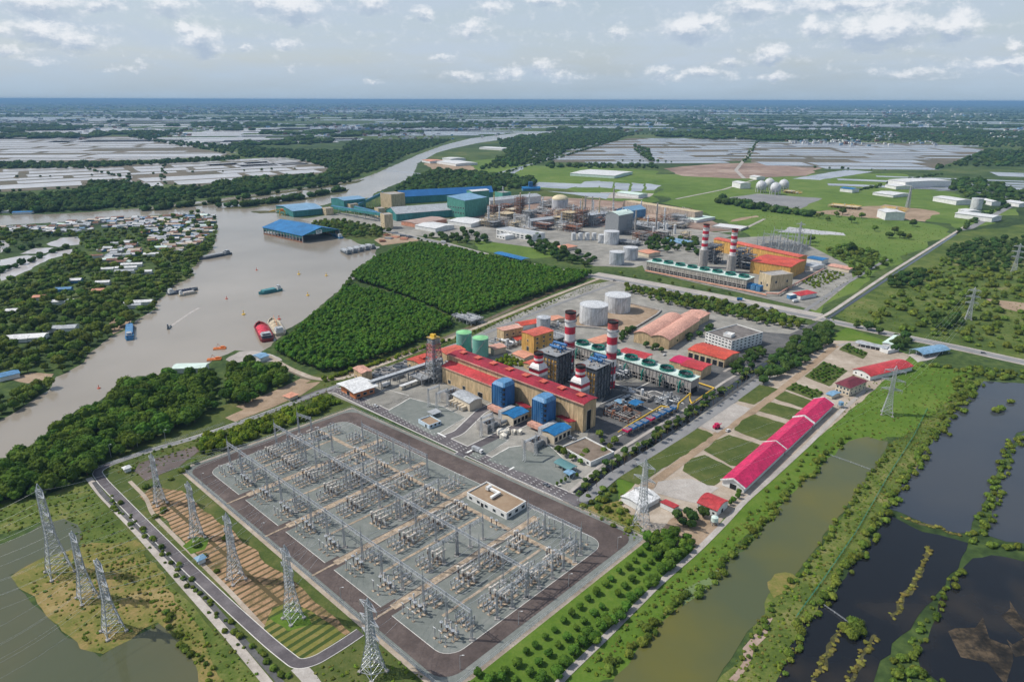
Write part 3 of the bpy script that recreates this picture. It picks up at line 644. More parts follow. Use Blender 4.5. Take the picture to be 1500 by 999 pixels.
# ---- second power block and the works ground beyond the road
sheet('plant_yard', [(935,375),(1000,362),(1060,350),(1140,345),(1190,362),(1245,390),(1250,410),(1195,455),(1080,428),(945,398)], .14, m_yard)
sheet('plant_yard', [(555,325),(620,330),(690,322),(760,318),(850,332),(1010,335),(1075,345),(1000,372),(930,392),(870,390),(820,368),(700,352),(600,345)], .13, m_yard)
sheet('plant_yard', [(690,300),(800,288),(920,296),(1030,318),(1075,338),(930,345),(800,340),(690,322)], .12, m_redsoil)
sheet('plant_yard', [(440,322),(500,312),(580,322),(660,320),(640,338),(600,342),(548,345)], .12, m_yard)
sheet('lawn', [(470,345),(450,330),(480,322),(545,330),(575,342),(550,352)], .15, m_grassd, 1, 10)
sheet('plant_yard', [(548,352),(570,342),(610,346),(620,352),(560,360)], .16, m_soil)
sheet('grass_field', [(600,268),(640,255),(700,258),(790,272),(720,284),(690,282),(575,282)], .06, m_scrub, 3, 15)
# ================================================================== building kit
m_tan = M('tan_cladding', (.58, .43, .25), .7, .10, .08, stripe=('XY', 4.2, .22))
m_tan2 = M('beige_cladding', (.58, .47, .30), .75, .06, .1, stripe=('XY', 3.2, .18))
m_ochre = M('ochre_cladding', (.62, .36, .10), .7, .06, .08, stripe=('XY', 4.2, .2))
m_cream = M('cream_render', (.60, .52, .40), .85, .08, .2)
m_whitew = M('white_render', (.68, .68, .66), .8, .08, .2)
m_whitem = M('white_sheet_roof', (.70, .70, .69), .5, .06, .1, stripe=('XY', 1.6, .12))
m_greyroof = M('grey_sheet_roof', (.42, .44, .46), .5, .08, .1, stripe=('XY', 1.8, .18))
m_redd = M('dark_red_roof', (.33, .024, .042), .6, .17, .05, stripe=('X', 2.2, .22))
m_red = M('red_roof', (.50, .05, .055), .6, .16, .06, stripe=('X', 2.2, .16))
m_redo = M('orange_red_roof', (.58, .085, .05), .6, .15, .06, stripe=('X', 2.2, .14))
m_coral = M('coral_roof', (.60, .13, .085), .6, .12, .08, stripe=('XY', 1.6, .15))
m_pink = M('magenta_roof', (.62, .025, .115), .55, .05, .09, stripe=('Y', 1.5, .18), col2=(.46, .016, .085))
m_salmon = M('salmon_roof', (.62, .335, .255), .65, .10, .05, stripe=('XY', 2.0, .12))
m_salmon2 = M('salmon_tile', (.56, .26, .17), .7, .12, .2)
m_brownr = M('brown_flat_roof', (.24, .165, .105), .95, .22, .18, col2=(.32, .24, .165))
m_darkr = M('dark_flat_roof', (.16, .145, .135), .95, .2, .2)
m_maroon = M('maroon_tile_roof', (.16, .03, .045), .75, .1, .3, stripe=('Y', .9, .25))
m_blue = M('blue_cladding', (.035, .155, .37), .5, .08, .08, stripe=('XY', 1.9, .3))
m_bluelt = M('light_blue_cladding', (.10, .25, .44), .45, .08, .1, stripe=('XY', 1.9, .15))
m_bluer = M('bright_blue_roof', (.02, .165, .39), .5, .14, .05, stripe=('XY', 3.0, .2))
m_blues = M('pale_blue_roof', (.20, .36, .52), .45, .08, .06, stripe=('XY', 2, .15))
m_teal = M('teal_cladding', (.055, .24, .235), .6, .1, .06, stripe=('XY', 3.4, .2))
m_tealg = M('green_teal_cladding', (.10, .32, .25), .6, .06, .05, stripe=('XY', 4, .15))
m_glass = M('dark_window_glass', (.03, .04, .05), .15, .2, .5, spec=.6)
m_frame = M('white_window_frame', (.62, .62, .6), .6, .05, .5)
m_dark = M('dark_opening', (.018, .018, .02), .9, .2, .5)
m_steel = M('galvanised_steel', (.46, .48, .50), .45, .10, .5, metal=.35)
m_steeld = M('dark_painted_steel', (.075, .082, .095), .6, .15, .4)
m_steelg = M('grey_painted_steel', (.27, .28, .29), .6, .12, .4)
m_tank = M('tank_white_paint', (.62, .63, .64), .45, .07, .06, stripe=('Z', 2.4, .10))
m_tankg = M('tank_grey_paint', (.50, .52, .55), .45, .08, .06, stripe=('Z', 2.2, .12))
m_green = M('fan_green', (.022, .20, .155), .6, .15, .3)
m_greenl = M('pale_green_paint', (.22, .52, .24), .55, .12, .12)
m_tankteal = M('tank_sea_green', (.16, .40, .33), .5, .08, .1)
m_mint = M('mint_deck', (.55, .66, .60), .7, .08, .2)
m_yellow = M('yellow_paint', (.62, .40, .045), .5, .1, .3)
m_orange = M('orange_paint', (.66, .19, .045), .6, .1, .3)
m_stackred = M('stack_red', (.50, .03, .055), .55, .10, .25)
m_stackwh = M('stack_white', (.72, .69, .67), .55, .10, .25)
m_sootred = M('stack_sooty_red', (.42, .09, .075), .7, .25, .3)
m_soot = M('soot_black', (.022, .02, .02), .9, .2, .4)
m_conc = M('weathered_concrete', (.34, .32, .30), .9, .14, .25)
m_rust = M('rusty_brown', (.22, .10, .06), .85, .2, .3)
m_ceram = M('grey_porcelain', (.34, .33, .32), .35, .15, .8, spec=.5)
m_ceramd = M('brown_porcelain', (.10, .065, .05), .35, .15, .8, spec=.5)
m_ceraml = M('cream_porcelain', (.58, .53, .47), .4, .12, .8, spec=.5)

PROF = {'gable': [(0, 0), (.5, 1), (1, 0)], 'shedup': [(0, 0), (1, 1)], 'sheddown': [(0, 1), (1, 0)],
        'arch': [(i / 10, 1 - (2 * i / 10 - 1) ** 2) for i in range(11)],
        'twin': [(i / 16, .25 + .75 * (1 - ((i % 8) / 4 - 1) ** 2) if i < 16 else .25) for i in range(17)]}

def rectframe(L, Fp, R, z=0.0, ang=None):
    l, f, r = G(*L, z), G(*Fp, z), G(*R, z)
    a = math.atan2((f - l).y, (f - l).x) if ang is None else ang
    ex = Vector((math.cos(a), math.sin(a), 0)); ey = Vector((-ex.y, ex.x, 0))
    return f, a, abs((f - l).dot(ex)), abs((r - f).dot(ey))

def roof_mesh(kind, axis, w, d, h, rh, over, t=.35, endover=None):
    """slab roof over x in [-w, 0], y in [0, d]; the ridge runs along axis"""
    mb = MB(); eo = over if endover is None else endover
    if kind == 'hip':
        k = min(w, d) / 2
        a = [(-w-over, -over), (over, -over), (over, d+over), (-w-over, d+over)]
        rid = [(-w+k, d/2), (-k, d/2)] if w >= d else [(-w/2, k), (-w/2, d-k)]
        vs = [(x, y, h-.15) for x, y in a] + [(x, y, h) for x, y in a] + [(x, y, h+rh) for x, y in rid]
        fs = [(3,2,1,0)] + [(i, (i+1) % 4, 4+(i+1) % 4, 4+i) for i in range(4)]
        fs += ([(4,5,9,8), (5,6,9), (6,7,8,9), (7,4,8)] if w >= d else [(4,5,8), (5,6,9,8), (6,7,9), (7,4,8,9)])
        mb.add(vs, fs); return mb
    pr = PROF[kind]; span = d if axis == 'x' else w; ln = w if axis == 'x' else d
    us = [u * span for u, _ in pr]; zs = [h + z * rh for _, z in pr]
    s0 = (zs[1] - zs[0]) / (us[1] - us[0]); s1 = (zs[-1] - zs[-2]) / (us[-1] - us[-2])
    us = [us[0] - over] + us[1:-1] + [us[-1] + over]; zs = [zs[0] - s0 * over] + zs[1:-1] + [zs[-1] + s1 * over]
    n = len(us); ring = [(u, z + t) for u, z in zip(us, zs)] + [(u, z + .02) for u, z in zip(us[::-1], zs[::-1])]
    def pt(u, z, e):
        if axis == 'x': return ((-w - eo) if e == 0 else eo, u, z)
        return (-w + u, -eo if e == 0 else d + eo, z)
    m = 2 * n
    mb.add([pt(u, z, 0) for u, z in ring] + [pt(u, z, 1) for u, z in ring],
           [(i, (i+1) % m, m+(i+1) % m, m+i) for i in range(m)] +
           [(i, i+1, m-2-i, m-1-i) for i in range(n-1)] + [(m+i+1, m+i, 2*m-1-i, 2*m-2-i) for i in range(n-1)])
    return mb

def wall_mesh(kind, axis, w, d, h, rh, mi=0):
    mb = MB()
    if kind in ('flat', 'hip'): mb.box(-w, 0, 0, d, 0, h, mi); return mb
    pr = PROF[kind]; span = d if axis == 'x' else w
    sec = [(0, 0)] + [(u * span, h + z * rh) for u, z in pr] + [(span, 0)]; n = len(sec)
    f = (lambda u, z, e: ((-w, 0)[e], u, z)) if axis == 'x' else (lambda u, z, e: (-w + u, (0, d)[e], z))
    mb.add([f(u, z, 0) for u, z in sec] + [f(u, z, 1) for u, z in sec],
           [tuple(range(n)), tuple(range(2*n-1, n-1, -1))] + [(i, n+i, n+(i+1) % n, (i+1) % n) for i in range(n)], mi)
    return mb

def win_mesh(face, c, z, sx, sz, w, d, depth=.12):
    mb = MB(); a = depth
    if face == 'S': mb.box(c-sx/2-.15, c+sx/2+.15, -a*.6, .05, z-.15, z+sz+.15, 0); mb.box(c-sx/2, c+sx/2, -a, .0, z, z+sz, 1)
    elif face == 'E': mb.box(-.05, a*.6, c-sx/2-.15, c+sx/2+.15, z-.15, z+sz+.15, 0); mb.box(0, a, c-sx/2, c+sx/2, z, z+sz, 1)
    elif face == 'N': mb.box(c-sx/2-.15, c+sx/2+.15, d-.05, d+a*.6, z-.15, z+sz+.15, 0); mb.box(c-sx/2, c+sx/2, d, d+a, z, z+sz, 1)
    else: mb.box(-w-a*.6, -w+.05, c-sx/2-.15, c+sx/2+.15, z-.15, z+sz+.15, 0); mb.box(-w-a, -w, c-sx/2, c+sx/2, z, z+sz, 1)
    return mb

def building(name, label, cat, L, Fp, R, h=None, top=None, z=0.0, roof='flat', axis='x', rh=2.0, over=.7, wall=None, roofm=None,
             wins=(), doors=(), vents=None, group=None, posts=0, ang=None, trim=None, base=None, parapet=.9, fr=None):
    """base corners seen at pixels L (left), Fp (front), R (right); or lying on the level z when z > 0 (roof corners)"""
    f, a, w, d = fr if fr else rectframe(L, Fp, R, z, ang)
    if h is None: h = z if z else hz(Fp[0], Fp[1], top)
    root = thing(name, (f.x, f.y, .3), a, label, cat, group)
    h = max(1.5, h - .3); wall = wall or m_whitew; roofm = roofm or m_greyroof
    if posts:
        mb = MB(); nx = max(2, int(w / posts) + 1); ny = max(2, int(d / (posts * 1.6)) + 1)
        for i in range(nx):
            for j in range(ny):
                if 0 < j < ny - 1 and 0 < i < nx - 1: continue
                x, y = -w * i / (nx - 1), d * j / (ny - 1)
                mb.box(x-.18, x+.18, y-.18, y+.18, 0, h)
        mb.build('post', wall, root)
    elif roof == 'flat':
        mb = MB(); p = .45
        mb.box(-w, 0, 0, d, 0, h - parapet)
        for b in ((-w, 0, 0, p), (-w, 0, d-p, d), (-w, -w+p, p, d-p), (-p, 0, p, d-p)): mb.box(b[0], b[1], b[2], b[3], h - parapet, h)
        mb.build('wall', wall, root)
        mb = MB(); mb.box(-w+p, -p, p, d-p, h - parapet, h - parapet + .12); mb.build('roof', roofm, root)
    else: wall_mesh(roof, axis, w, d, h, rh).build('wall', wall, root)
    if roof != 'flat': roof_mesh(roof, axis, w, d, h, rh, over).build('roof', roofm, root)
    if trim and roof != 'flat':
        mb = MB(); mb.box(-w-over-.2, over+.2, -over-.45, -over-.02, h-.5, h+.25); mb.build('gutter', trim, root)
    for face, n, z0, sx, sz in wins:
        ln = w if face in 'SN' else d
        for i in range(n):
            c = (i + .5) / n * ln; c = -c if face in 'SN' else c
            win_mesh(face, c, z0, sx, sz, w, d).build('window', [m_frame, m_glass], root)
    for face, pos, sx, sz in doors:
        c = -pos * w if face in 'SN' else pos * d
        win_mesh(face, c, .02, sx, sz, w, d, .16).build('door', [m_frame, m_dark], root)
    if vents:
        n, sx, rows_, vm_ = vents
        for i in range(n):
            x = -(i + .5) / n * w; mb = MB(); y = d * rows_; zt = h + rh * (1 - abs(2 * rows_ - 1)) if roof == 'gable' else h + rh * (rows_ if roof == 'shedup' else 1 - rows_)
            mb.prism([(x-sx/2, y-sx/2), (x+sx/2, y-sx/2), (x+sx/2, y+sx/2), (x-sx/2, y+sx/2)], zt-.6, zt+1.1)
            mb.box(x-sx*.65, x+sx*.65, y-sx*.65, y+sx*.65, zt+1.1, zt+1.5)
            mb.build('roof_vent', vm_, root)
    root['size'] = (w, d, h)
    return root

def tank(name, label, px, dia_px, top_y, shell=None, roofm=None, roof='cone', rh=1.2, group=None, stair=True, z=.3, r=None, h=None):
    g = G(*px); dist = math.cos(TH) * g.y + math.sin(TH) * H
    r = r or dia_px / 2 * dist / F; h = h or hz(px[0], px[1], top_y)
    root = thing(name, (g.x, g.y, z), 0, label, 'storage tank', group)
    mb = MB(); mb.cyl(0, 0, 0, h, r, n=40, caps=False); mb.tube((0, 0, h-.3), (0, 0, h), r+.18, r+.18, 40); mb.build('tank_shell', shell or m_tank, root)
    mb = MB()
    if roof == 'dome':
        for k in range(6):
            a0, a1 = k / 6 * math.pi / 2, (k + 1) / 6 * math.pi / 2
            mb.cyl(0, 0, h + rh * math.sin(a0), h + rh * math.sin(a1), r * math.cos(a0), max(.01, r * math.cos(a1)), 40, caps=False)
    else: mb.cyl(0, 0, h + .02, h + rh, r, .3, 40)
    mb.build('roof', roofm or shell or m_tank, root)
    if stair:
        mb = MB(); n = 26; a0 = -2.6
        for i in range(n):
            a = a0 + i / n * 1.7; zz = h * i / n
            mb.bar(((r+.1)*math.cos(a), (r+.1)*math.sin(a), zz), ((r+1.1)*math.cos(a), (r+1.1)*math.sin(a), zz), .35)
            b = a0 + (i+1) / n * 1.7
            mb.bar(((r+1.1)*math.cos(a), (r+1.1)*math.sin(a), zz+1), ((r+1.1)*math.cos(b), (r+1.1)*math.sin(b), h*(i+1)/n+1), .12)
        mb.build('stairway', m_steelg, root)
        mb = MB(); n = 40
        for i in range(n):
            a, b = 2*math.pi*i/n, 2*math.pi*(i+1)/n
            mb.bar((r*math.cos(a), r*math.sin(a), h+1), (r*math.cos(b), r*math.sin(b), h+1), .1)
            if i % 2 == 0: mb.bar((r*math.cos(a), r*math.sin(a), h), (r*math.cos(a), r*math.sin(a), h+1), .08)
        mb.build('railing', m_steel, root)
    return root

def bands(mb, x, y, z0, z1, r0, r1, n, mats, seg=28, square=False):
    for i in range(n):
        a, b = z0 + (z1-z0)*i/n, z0 + (z1-z0)*(i+1)/n
        ra, rb = r0 + (r1-r0)*i/n, r0 + (r1-r0)*(i+1)/n
        mb.cyl(x, y, a, b, ra, rb, seg, mats[i % len(mats)] if i < len(mats) else mats[i % len(mats)], caps=False)

def ring_platform(mb, z, r, wid=1.3, n=24, rail=True):
    for i in range(n):
        a, b = 2*math.pi*i/n, 2*math.pi*(i+1)/n
        p = [(q*math.cos(t), q*math.sin(t)) for q, t in ((r, a), (r+wid, a), (r+wid, b), (r, b))]
        mb.prism(p, z-.15, z)
        if rail:
            mb.bar((p[1][0], p[1][1], z+1.1), (p[2][0], p[2][1], z+1.1), .12); mb.bar((p[1][0], p[1][1], z), (p[1][0], p[1][1], z+1.1), .1)

def steel_frame(mb, x0, x1, y0, y1, z0, z1, nx, ny, nz, w=.45, brace=True, mi=0, skip_mid=True):
    X = [x0 + (x1-x0)*i/nx for i in range(nx+1)]; Yy = [y0 + (y1-y0)*j/ny for j in range(ny+1)]; Z = [z0 + (z1-z0)*k/nz for k in range(nz+1)]
    for i, x in enumerate(X):
        for j, y in enumerate(Yy):
            if skip_mid and 0 < i < nx and 0 < j < ny: continue
            mb.box(x-w/2, x+w/2, y-w/2, y+w/2, z0, z1, mi)
    for z in Z[1:]:
        for y in (Yy[0], Yy[-1]): mb.box(x0, x1, y-w*.4, y+w*.4, z-w*.8, z, mi)
        for x in (X[0], X[-1]): mb.box(x-w*.4, x+w*.4, y0, y1, z-w*.8, z, mi)
    if brace:
        for k in range(nz):
            for j in range(ny):
                if (j + k) % 2 == 0:
                    for x in (X[0], X[-1]): mb.bar((x, Yy[j], Z[k]), (x, Yy[j+1], Z[k+1]), w*.5, mi)
            for i in range(nx):
                if (i + k) % 2 == 0:
                    for y in (Yy[0], Yy[-1]): mb.bar((X[i], y, Z[k]), (X[i+1], y, Z[k+1]), w*.5, mi)

def fence_line(label, path, h=2.4, mat=None, post=6.0, name='fence', mesh_mat=None, closed=False, world=False):
    pts = [Vector((p[0], p[1], 0)) for p in path] if world else [G(*p) for p in path]
    if closed: pts.append(pts[0])
    root = thing(name, pts[0], 0, label, 'fence'); o = pts[0]
    mp, mr = MB(), MB()
    for a, b in zip(pts[:-1], pts[1:]):
        n = max(1, int((b-a).length / post))
        for i in range(n):
            p, q = a.lerp(b, i/n) - o, a.lerp(b, (i+1)/n) - o
            mp.bar((p.x, p.y, .2), (p.x, p.y, h), .14)
            for z in (.7, h*.55, h-.1): mr.bar((p.x, p.y, z), (q.x, q.y, z), .07)
            k = 4
            for t in range(k):
                r0, r1 = p.lerp(q, t/k), p.lerp(q, (t+1)/k); mr.bar((r0.x, r0.y, .3), (r1.x, r1.y, h-.1), .045); mr.bar((r1.x, r1.y, .3), (r0.x, r0.y, h-.1), .045)
    mp.build('post', mat or m_steel, root)['kind'] = 'stuff'; mr.build('wire_mesh', mesh_mat or m_steel, root)
    return root
# ================================================================== the near power block
def at_(px, py, z=.3): return G(px, py, 0).xy.to_3d() + Vector((0, 0, z))
hf_, HA, hw_, hd_ = rectframe((658, 519), (855, 592), (871, 582), 22)
EX = Vector((math.cos(HA), math.sin(HA), 0)); EY = Vector((-EX.y, EX.x, 0))
building('turbine_hall', 'long tan turbine hall with a dark red roof, tallest of the near power block', 'industrial hall', (658,519), (855,592), (871,582), z=22,
         roof='gable', axis='x', rh=1.0, over=.9, wall=m_tan, roofm=m_redd, vents=(8, 4.2, .55, m_coral), trim=m_salmon, doors=[('E', .45, 4.5, 15)])
f2 = G(737, 597); l2 = G(643, 562); w2 = abs((f2 - l2).dot(EX))
mh = hf_ - EX * 0                                             # main hall corner; the low bay butts against the hall's front wall
dy = (Vector((mh.x, mh.y, 0)) - f2).dot(EY)
building('turbine_hall', 'lower tan bay with a bright red roof on the left front of the turbine hall', 'industrial hall', None, None, None, h=14.3, fr=(f2, HA, w2, dy - .05),
         roof='shedup', axis='x', rh=2.6, over=.4, wall=m_tan, roofm=m_red, trim=m_salmon, wins=[('S', 4, 1.2, 3.2, 3)], doors=[('S', .35, 4, 4.5)])
for k, (L, Fp, R, lab) in enumerate([((755,592),(770,600),(777,596), 'small tan annex with a red roof between the two blue intake houses'), ((815,612),(833,621),(841,616), 'small tan annex with a red roof right of the nearer blue intake house')]):
    building('annex', lab, 'building', L, Fp, R, z=7, roof='sheddown', axis='x', rh=1.2, over=.4, wall=m_tan, roofm=m_redd, doors=[('S', .5, 2.2, 2.8)])

def intake_house(px, lab):
    g = G(*px); root = thing('air_intake_house', (g.x, g.y, .3), HA, lab, 'air intake', 'blue air intake houses')
    w, d, z0, z1, c = 12.5, 14.5, 5.0, 21.0, 3.0
    poly = [(-w, 0), (-1.2, 0), (0, 1.2), (0, d-c), (-c, d), (-w+c, d), (-w, d-c)]
    mb = MB(); mb.prism(poly, z0, z1); mb.build('intake_casing', m_blue, root)
    mb = MB(); top = [(-w/2 + (x+w/2)*.72, d/2 + (y-d/2)*.72) for x, y in poly]; n = len(poly)
    mb.add([(x, y, z1) for x, y in poly] + [(x, y, z1+2.4) for x, y in top], [(i, (i+1) % n, n+(i+1) % n, n+i) for i in range(n)] + [tuple(range(n, 2*n))]); mb.build('roof', m_bluelt, root)
    for k in range(4):
        mb = MB(); z = z0 + 1.5 + k * 3.8
        mb.box(-3.6, -1.5, -.3, 0, z, z+2.9, 1)
        for j in range(5): mb.box(-3.6, -1.5, -.6, -.25, z+.1+j*.56, z+.26+j*.56)
        mb.build('louvre', [m_blue, m_dark], root)
        mb = MB(); mb.box(-.9, .25, -.9 + .8, 1.1, z + .6, z + 2.2); mb.build('walkway_door', m_dark, root)
    mb = MB(); steel_frame(mb, -w+.4, -.4, .4, d-.4, 0, z0, 3, 3, 1, .5); mb.build('support_frame', m_steeld, root)
    for k in range(5):
        mb = MB(); x = -w + .2 + k*1.75; mb.box(x, x+.3, -.4, 0, z0, z1); mb.build('panel_rib', m_bluelt, root)
    mb = MB(); mb.box(-w+.5, -.5, -5.5, -.2, 2.2, 4.6); mb.build('inlet_duct', m_salmon, root)
    mb = MB()
    for k in range(3): mb.box(-w-1.4, -w-.02, 1+k*4.5, 4+k*4.5, z0+1+k*3.5, z0+1.2+k*3.5); mb.bar((-w-1.3, 1+k*4.5, z0+1+k*3.5), (-w-1.3, 5+k*4.5, z0+4.5+k*3.5), .25)
    mb.build('stairway', m_steeld, root)
intake_house((738, 607), 'blue air intake house in front of the middle of the turbine hall')
intake_house((798, 632), 'nearer blue air intake house by the right end of the turbine hall')

def enclosure(L, Fp, R, lab):
    f, a, w, d = rectframe(L, Fp, R, 7.5, HA); root = thing('generator_enclosure', (f.x, f.y, .3), a, lab, 'machine enclosure', 'generator enclosures')
    wall_mesh('flat', 'x', w, d, 6.2, 0).build('wall', m_cream, root)
    roof_mesh('gable', 'y', w, d, 6.4, 1.1, .6).build('roof', m_bluer, root)
    mb = MB(); mb.box(-w-4.6, -w-.3, .5, d-1, .2, 7.2); mb.build('casing', m_greyroof, root)
    for k in range(4): win_mesh('E', (k+.5)/4*d, 1.2, 2.6, 3, w, d).build('louvre', [m_steelg, m_dark], root)
    mb = MB()
    for k in range(5): mb.tube((-w*.6, -1-k*1.7, 2.5), (-w*.6, -2.4-k*1.7, 2.5), 1.5, 1.5, 10)
    mb.tube((-w*.6, 0, 2.5), (-w*.6, -10, 2.5), 1.0, 1.0, 10); mb.build('duct', m_steelg, root)
enclosure((738, 603), (752, 611), (771, 600), 'blue roofed generator enclosure right of the middle blue intake house')
enclosure((797, 628), (812, 636.5), (833, 623), 'blue roofed generator enclosure right of the nearer blue intake house')

def transformer(px, lab, L_=13, W_=7.5, ht=6.5):
    g = G(*px); root = thing('power_transformer', (g.x, g.y, .3), HA, lab, 'transformer', 'power transformers in front of the hall')
    mb = MB(); mb.box(-W_*.3, W_*.3, -L_*.42, L_*.42, .6, ht*.66); mb.box(-W_*.36, W_*.36, -L_*.45, L_*.45, 0, .6); mb.build('tank_body', m_steelg, root)
    for sx in (-1, 1):
        for k in range(5):
            mb = MB(); y = -L_*.36 + k*L_*.17
            for j in range(6): mb.box(sx*W_*.34 - .7, sx*W_*.34 + .7, y+j*.28, y+j*.28+.14, .9, ht*.7)
            mb.build('radiator', m_steel, root)
    mb = MB(); mb.tube((-W_*.1, -L_*.42, ht*.92), (-W_*.1, L_*.3, ht*.92), .95, .95, 14)
    for y in (-L_*.3, L_*.2): mb.bar((-W_*.1, y, ht*.6), (-W_*.1, y, ht*.9), .3)
    mb.build('conservator', m_greyroof, root)
    for k in range(3):
        mb = MB(); y = -L_*.28 + k*L_*.24
        for j in range(6): mb.cyl(W_*.16, y, ht*.66+j*.5, ht*.66+j*.5+.3, .42, .42, 10); mb.cyl(W_*.16, y, ht*.66+j*.5+.3, ht*.66+j*.5+.5, .22, .22, 10)
        mb.build('bushing', m_ceramd, root)
    mb = MB()
    for y in (-L_*.5, L_*.5): mb.box(-W_*.75, W_*.75, y-.25, y+.25, 0, ht*1.05)
    mb.build('fire_wall', m_conc, root)
    mb = MB()
    for k in range(7): mb.tube((-W_*.2, -L_*.5 + k*L_*.15, ht*.8 + .4*math.sin(k)), (-W_*.2, -L_*.4+k*L_*.15, ht*.8+.4), .5, .5, 8)
    mb.build('cooler_pipe', m_greyroof, root)
for px, lab in (((660, 583), 'grey power transformer in front of the left end of the turbine hall'), ((716, 628), 'grey power transformer below the middle blue intake house'), ((783, 655), 'grey power transformer below the nearer blue intake house')): transformer(px, lab)
for px, lab in (((768, 676), 'lattice portal with its legs on the gravel beside the nearest transformer'), ((705, 640), 'lattice portal on the gravel beside the middle transformer'), ((628, 596), 'lattice portal standing on the gravel left of the side road'), ((640, 602), 'second lattice portal on the gravel left of the side road, nearer the guard hut')):
    g = G(*px); root = thing('line_portal', (g.x, g.y, .3), HA, lab, 'portal', None)
    for y in (0, 11):
        mb = MB()
        for sx in (-1, 1):
            for sy in (-1, 1): mb.bar((sx*.9, y+sy*.9, 0), (sx*.3, y+sy*.3, 15), .2)
        for k in range(8):
            w0 = .9 - .6*k/8; w1 = .9 - .6*(k+1)/8
            for s in (-1, 1): mb.bar((-w0, y+s*w0, k*1.87), (w1, y+s*w1, (k+1)*1.87), .12); mb.bar((s*w0, y-w0, k*1.87), (s*w1, y+w1, (k+1)*1.87), .12)
        mb.build('lattice_column', m_steel, root)
    mb = MB(); mb.box(-.4, .4, 0, 11, 13.2, 13.5); mb.box(-.4, .4, 0, 11, 14.3, 14.5)
    for k in range(10): mb.bar((0, k*1.1, 13.4), (0, k*1.1+1.1, 14.4), .12)
    mb.build('beam', m_steel, root)
# equipment under pale tarpaulins by the middle side road
g = G(745, 636); root = thing('covered_equipment', (g.x, g.y, .3), HA, 'machine parts wrapped in pale cream tarpaulin between the two side roads', 'covered load')
mb = MB(); rg = random.Random(3)
for k in range(9):
    x, y = rg.uniform(-5, 5), rg.uniform(-7, 7); s = rg.uniform(1.6, 3.0)
    mb.prism([(x+s*math.cos(t), y+s*math.sin(t)) for t in [i*math.pi/4 + rg.uniform(-.2, .2) for i in range(8)]], 0, [rg.uniform(1.6, 3.6) for _ in range(8)])
mb.build('tarpaulin', M('cream_tarpaulin', (.64, .60, .52), .9, .1, .4, bump=.5), root)

def hrsg(L, Fp, R, lab, base_h=27):
    f, a, w, d = rectframe(L, Fp, R, base_h, HA + .03)
    root = thing('heat_recovery_boiler', (f.x, f.y, .3), a, lab, 'boiler', 'heat recovery boilers'); h = base_h
    mb = MB(); mb.box(-w+1.5, -1.5, 2.5, d-2, 3, h-3); mb.build('boiler_casing', m_steelg, root)
    mb = MB(); mb.box(-w+1.8, -1.8, 1.7, 2.45, 5, h-5); mb.build('front_panel', m_ochre, root)
    mb = MB(); steel_frame(mb, -w, 0, 0, d, 0, h, 2, 6, 4, .6); mb.build('steel_frame', m_steeld, root)
    mb = MB()
    for j in range(14): mb.bar((-1.2, 1.5 + j*(d-3)/14, 1), (-1.2, 1.5 + j*(d-3)/14, h-3), .42)
    for j in range(5): mb.bar((-w+1+j*(w-2)/5, 1.4, 1), (-w+1+j*(w-2)/5, 1.4, h-4), .35)
    mb.build('riser_pipe', m_greyroof, root)
    mb = MB(); mb.box(-w-.8, .8, -.8, d+.8, h, h+.35)
    for k in range(14):
        y = -.8 + (d+1.6)*k/13
        for x in (-w-.7, .7): mb.bar((x, y, h+.3), (x, y, h+1.5), .12)
    for x in (-w-.7, .7): mb.bar((x, -.7, h+1.5), (x, d+.7, h+1.5), .12)
    for y in (-.7, d+.7): mb.bar((-w-.7, y, h+1.5), (.7, y, h+1.5), .12)
    mb.build('roof_platform', m_steelg, root)
    rg = random.Random(int(f.x))
    for k in range(2):
        mb = MB(); y = d*(.5+.22*k); mb.tube((-w*.15, y, h+3+1.6*k), (-w*.85, y, h+3+1.6*k), 1.2, 1.2, 14)
        for x in (-w*.25, -w*.75): mb.bar((x, y, h+.2), (x, y, h+2.6), .4)
        mb.build('steam_drum', m_blue, root)
    for k in range(11):
        mb = MB(); x, y = -rg.uniform(.15, .85)*w, d*rg.uniform(.35, .9); z = h + rg.uniform(1, 6)
        mb.tube((x, y, h+.3), (x, y, z), .4, .4, 8); mb.tube((x, y, z), (x + rg.uniform(-4, 4), y + rg.uniform(-3, 3), z), .4, .4, 8)
        mb.build('steam_pipe', m_blue, root)
    for k in range(7):
        mb = MB(); mb.cbox(-rg.uniform(.1, .9)*w, d*rg.uniform(.05, .6), h+.9, rg.uniform(1, 2.6), rg.uniform(1, 2.6), 1.3); mb.build('valve_block', m_conc, root)
    mb = MB()
    for k in range(4):
        mb.box(-w*.7, -w*.3, -1.9, -.5, 5.2*k+4.9, 5.2*k+5.1); mb.bar((-w*.7, -1.2, 5.2*k+(0 if k else .2)), (-w*.3, -1.2, 5.2*k+5), .5); mb.bar((-w*.7, -1.8, 5.2*k+6), (-w*.3, -1.8, 5.2*k+6), .1)
    mb.build('stairway', m_steeld, root)
    return root
hrsg((796, 512), (816, 523), (839, 512), 'dark framed heat recovery boiler with blue drums, the farther of two behind the hall')
hrsg((855, 531), (873, 542), (903, 531), 'dark framed heat recovery boiler with blue drums, the nearer of two behind the hall')

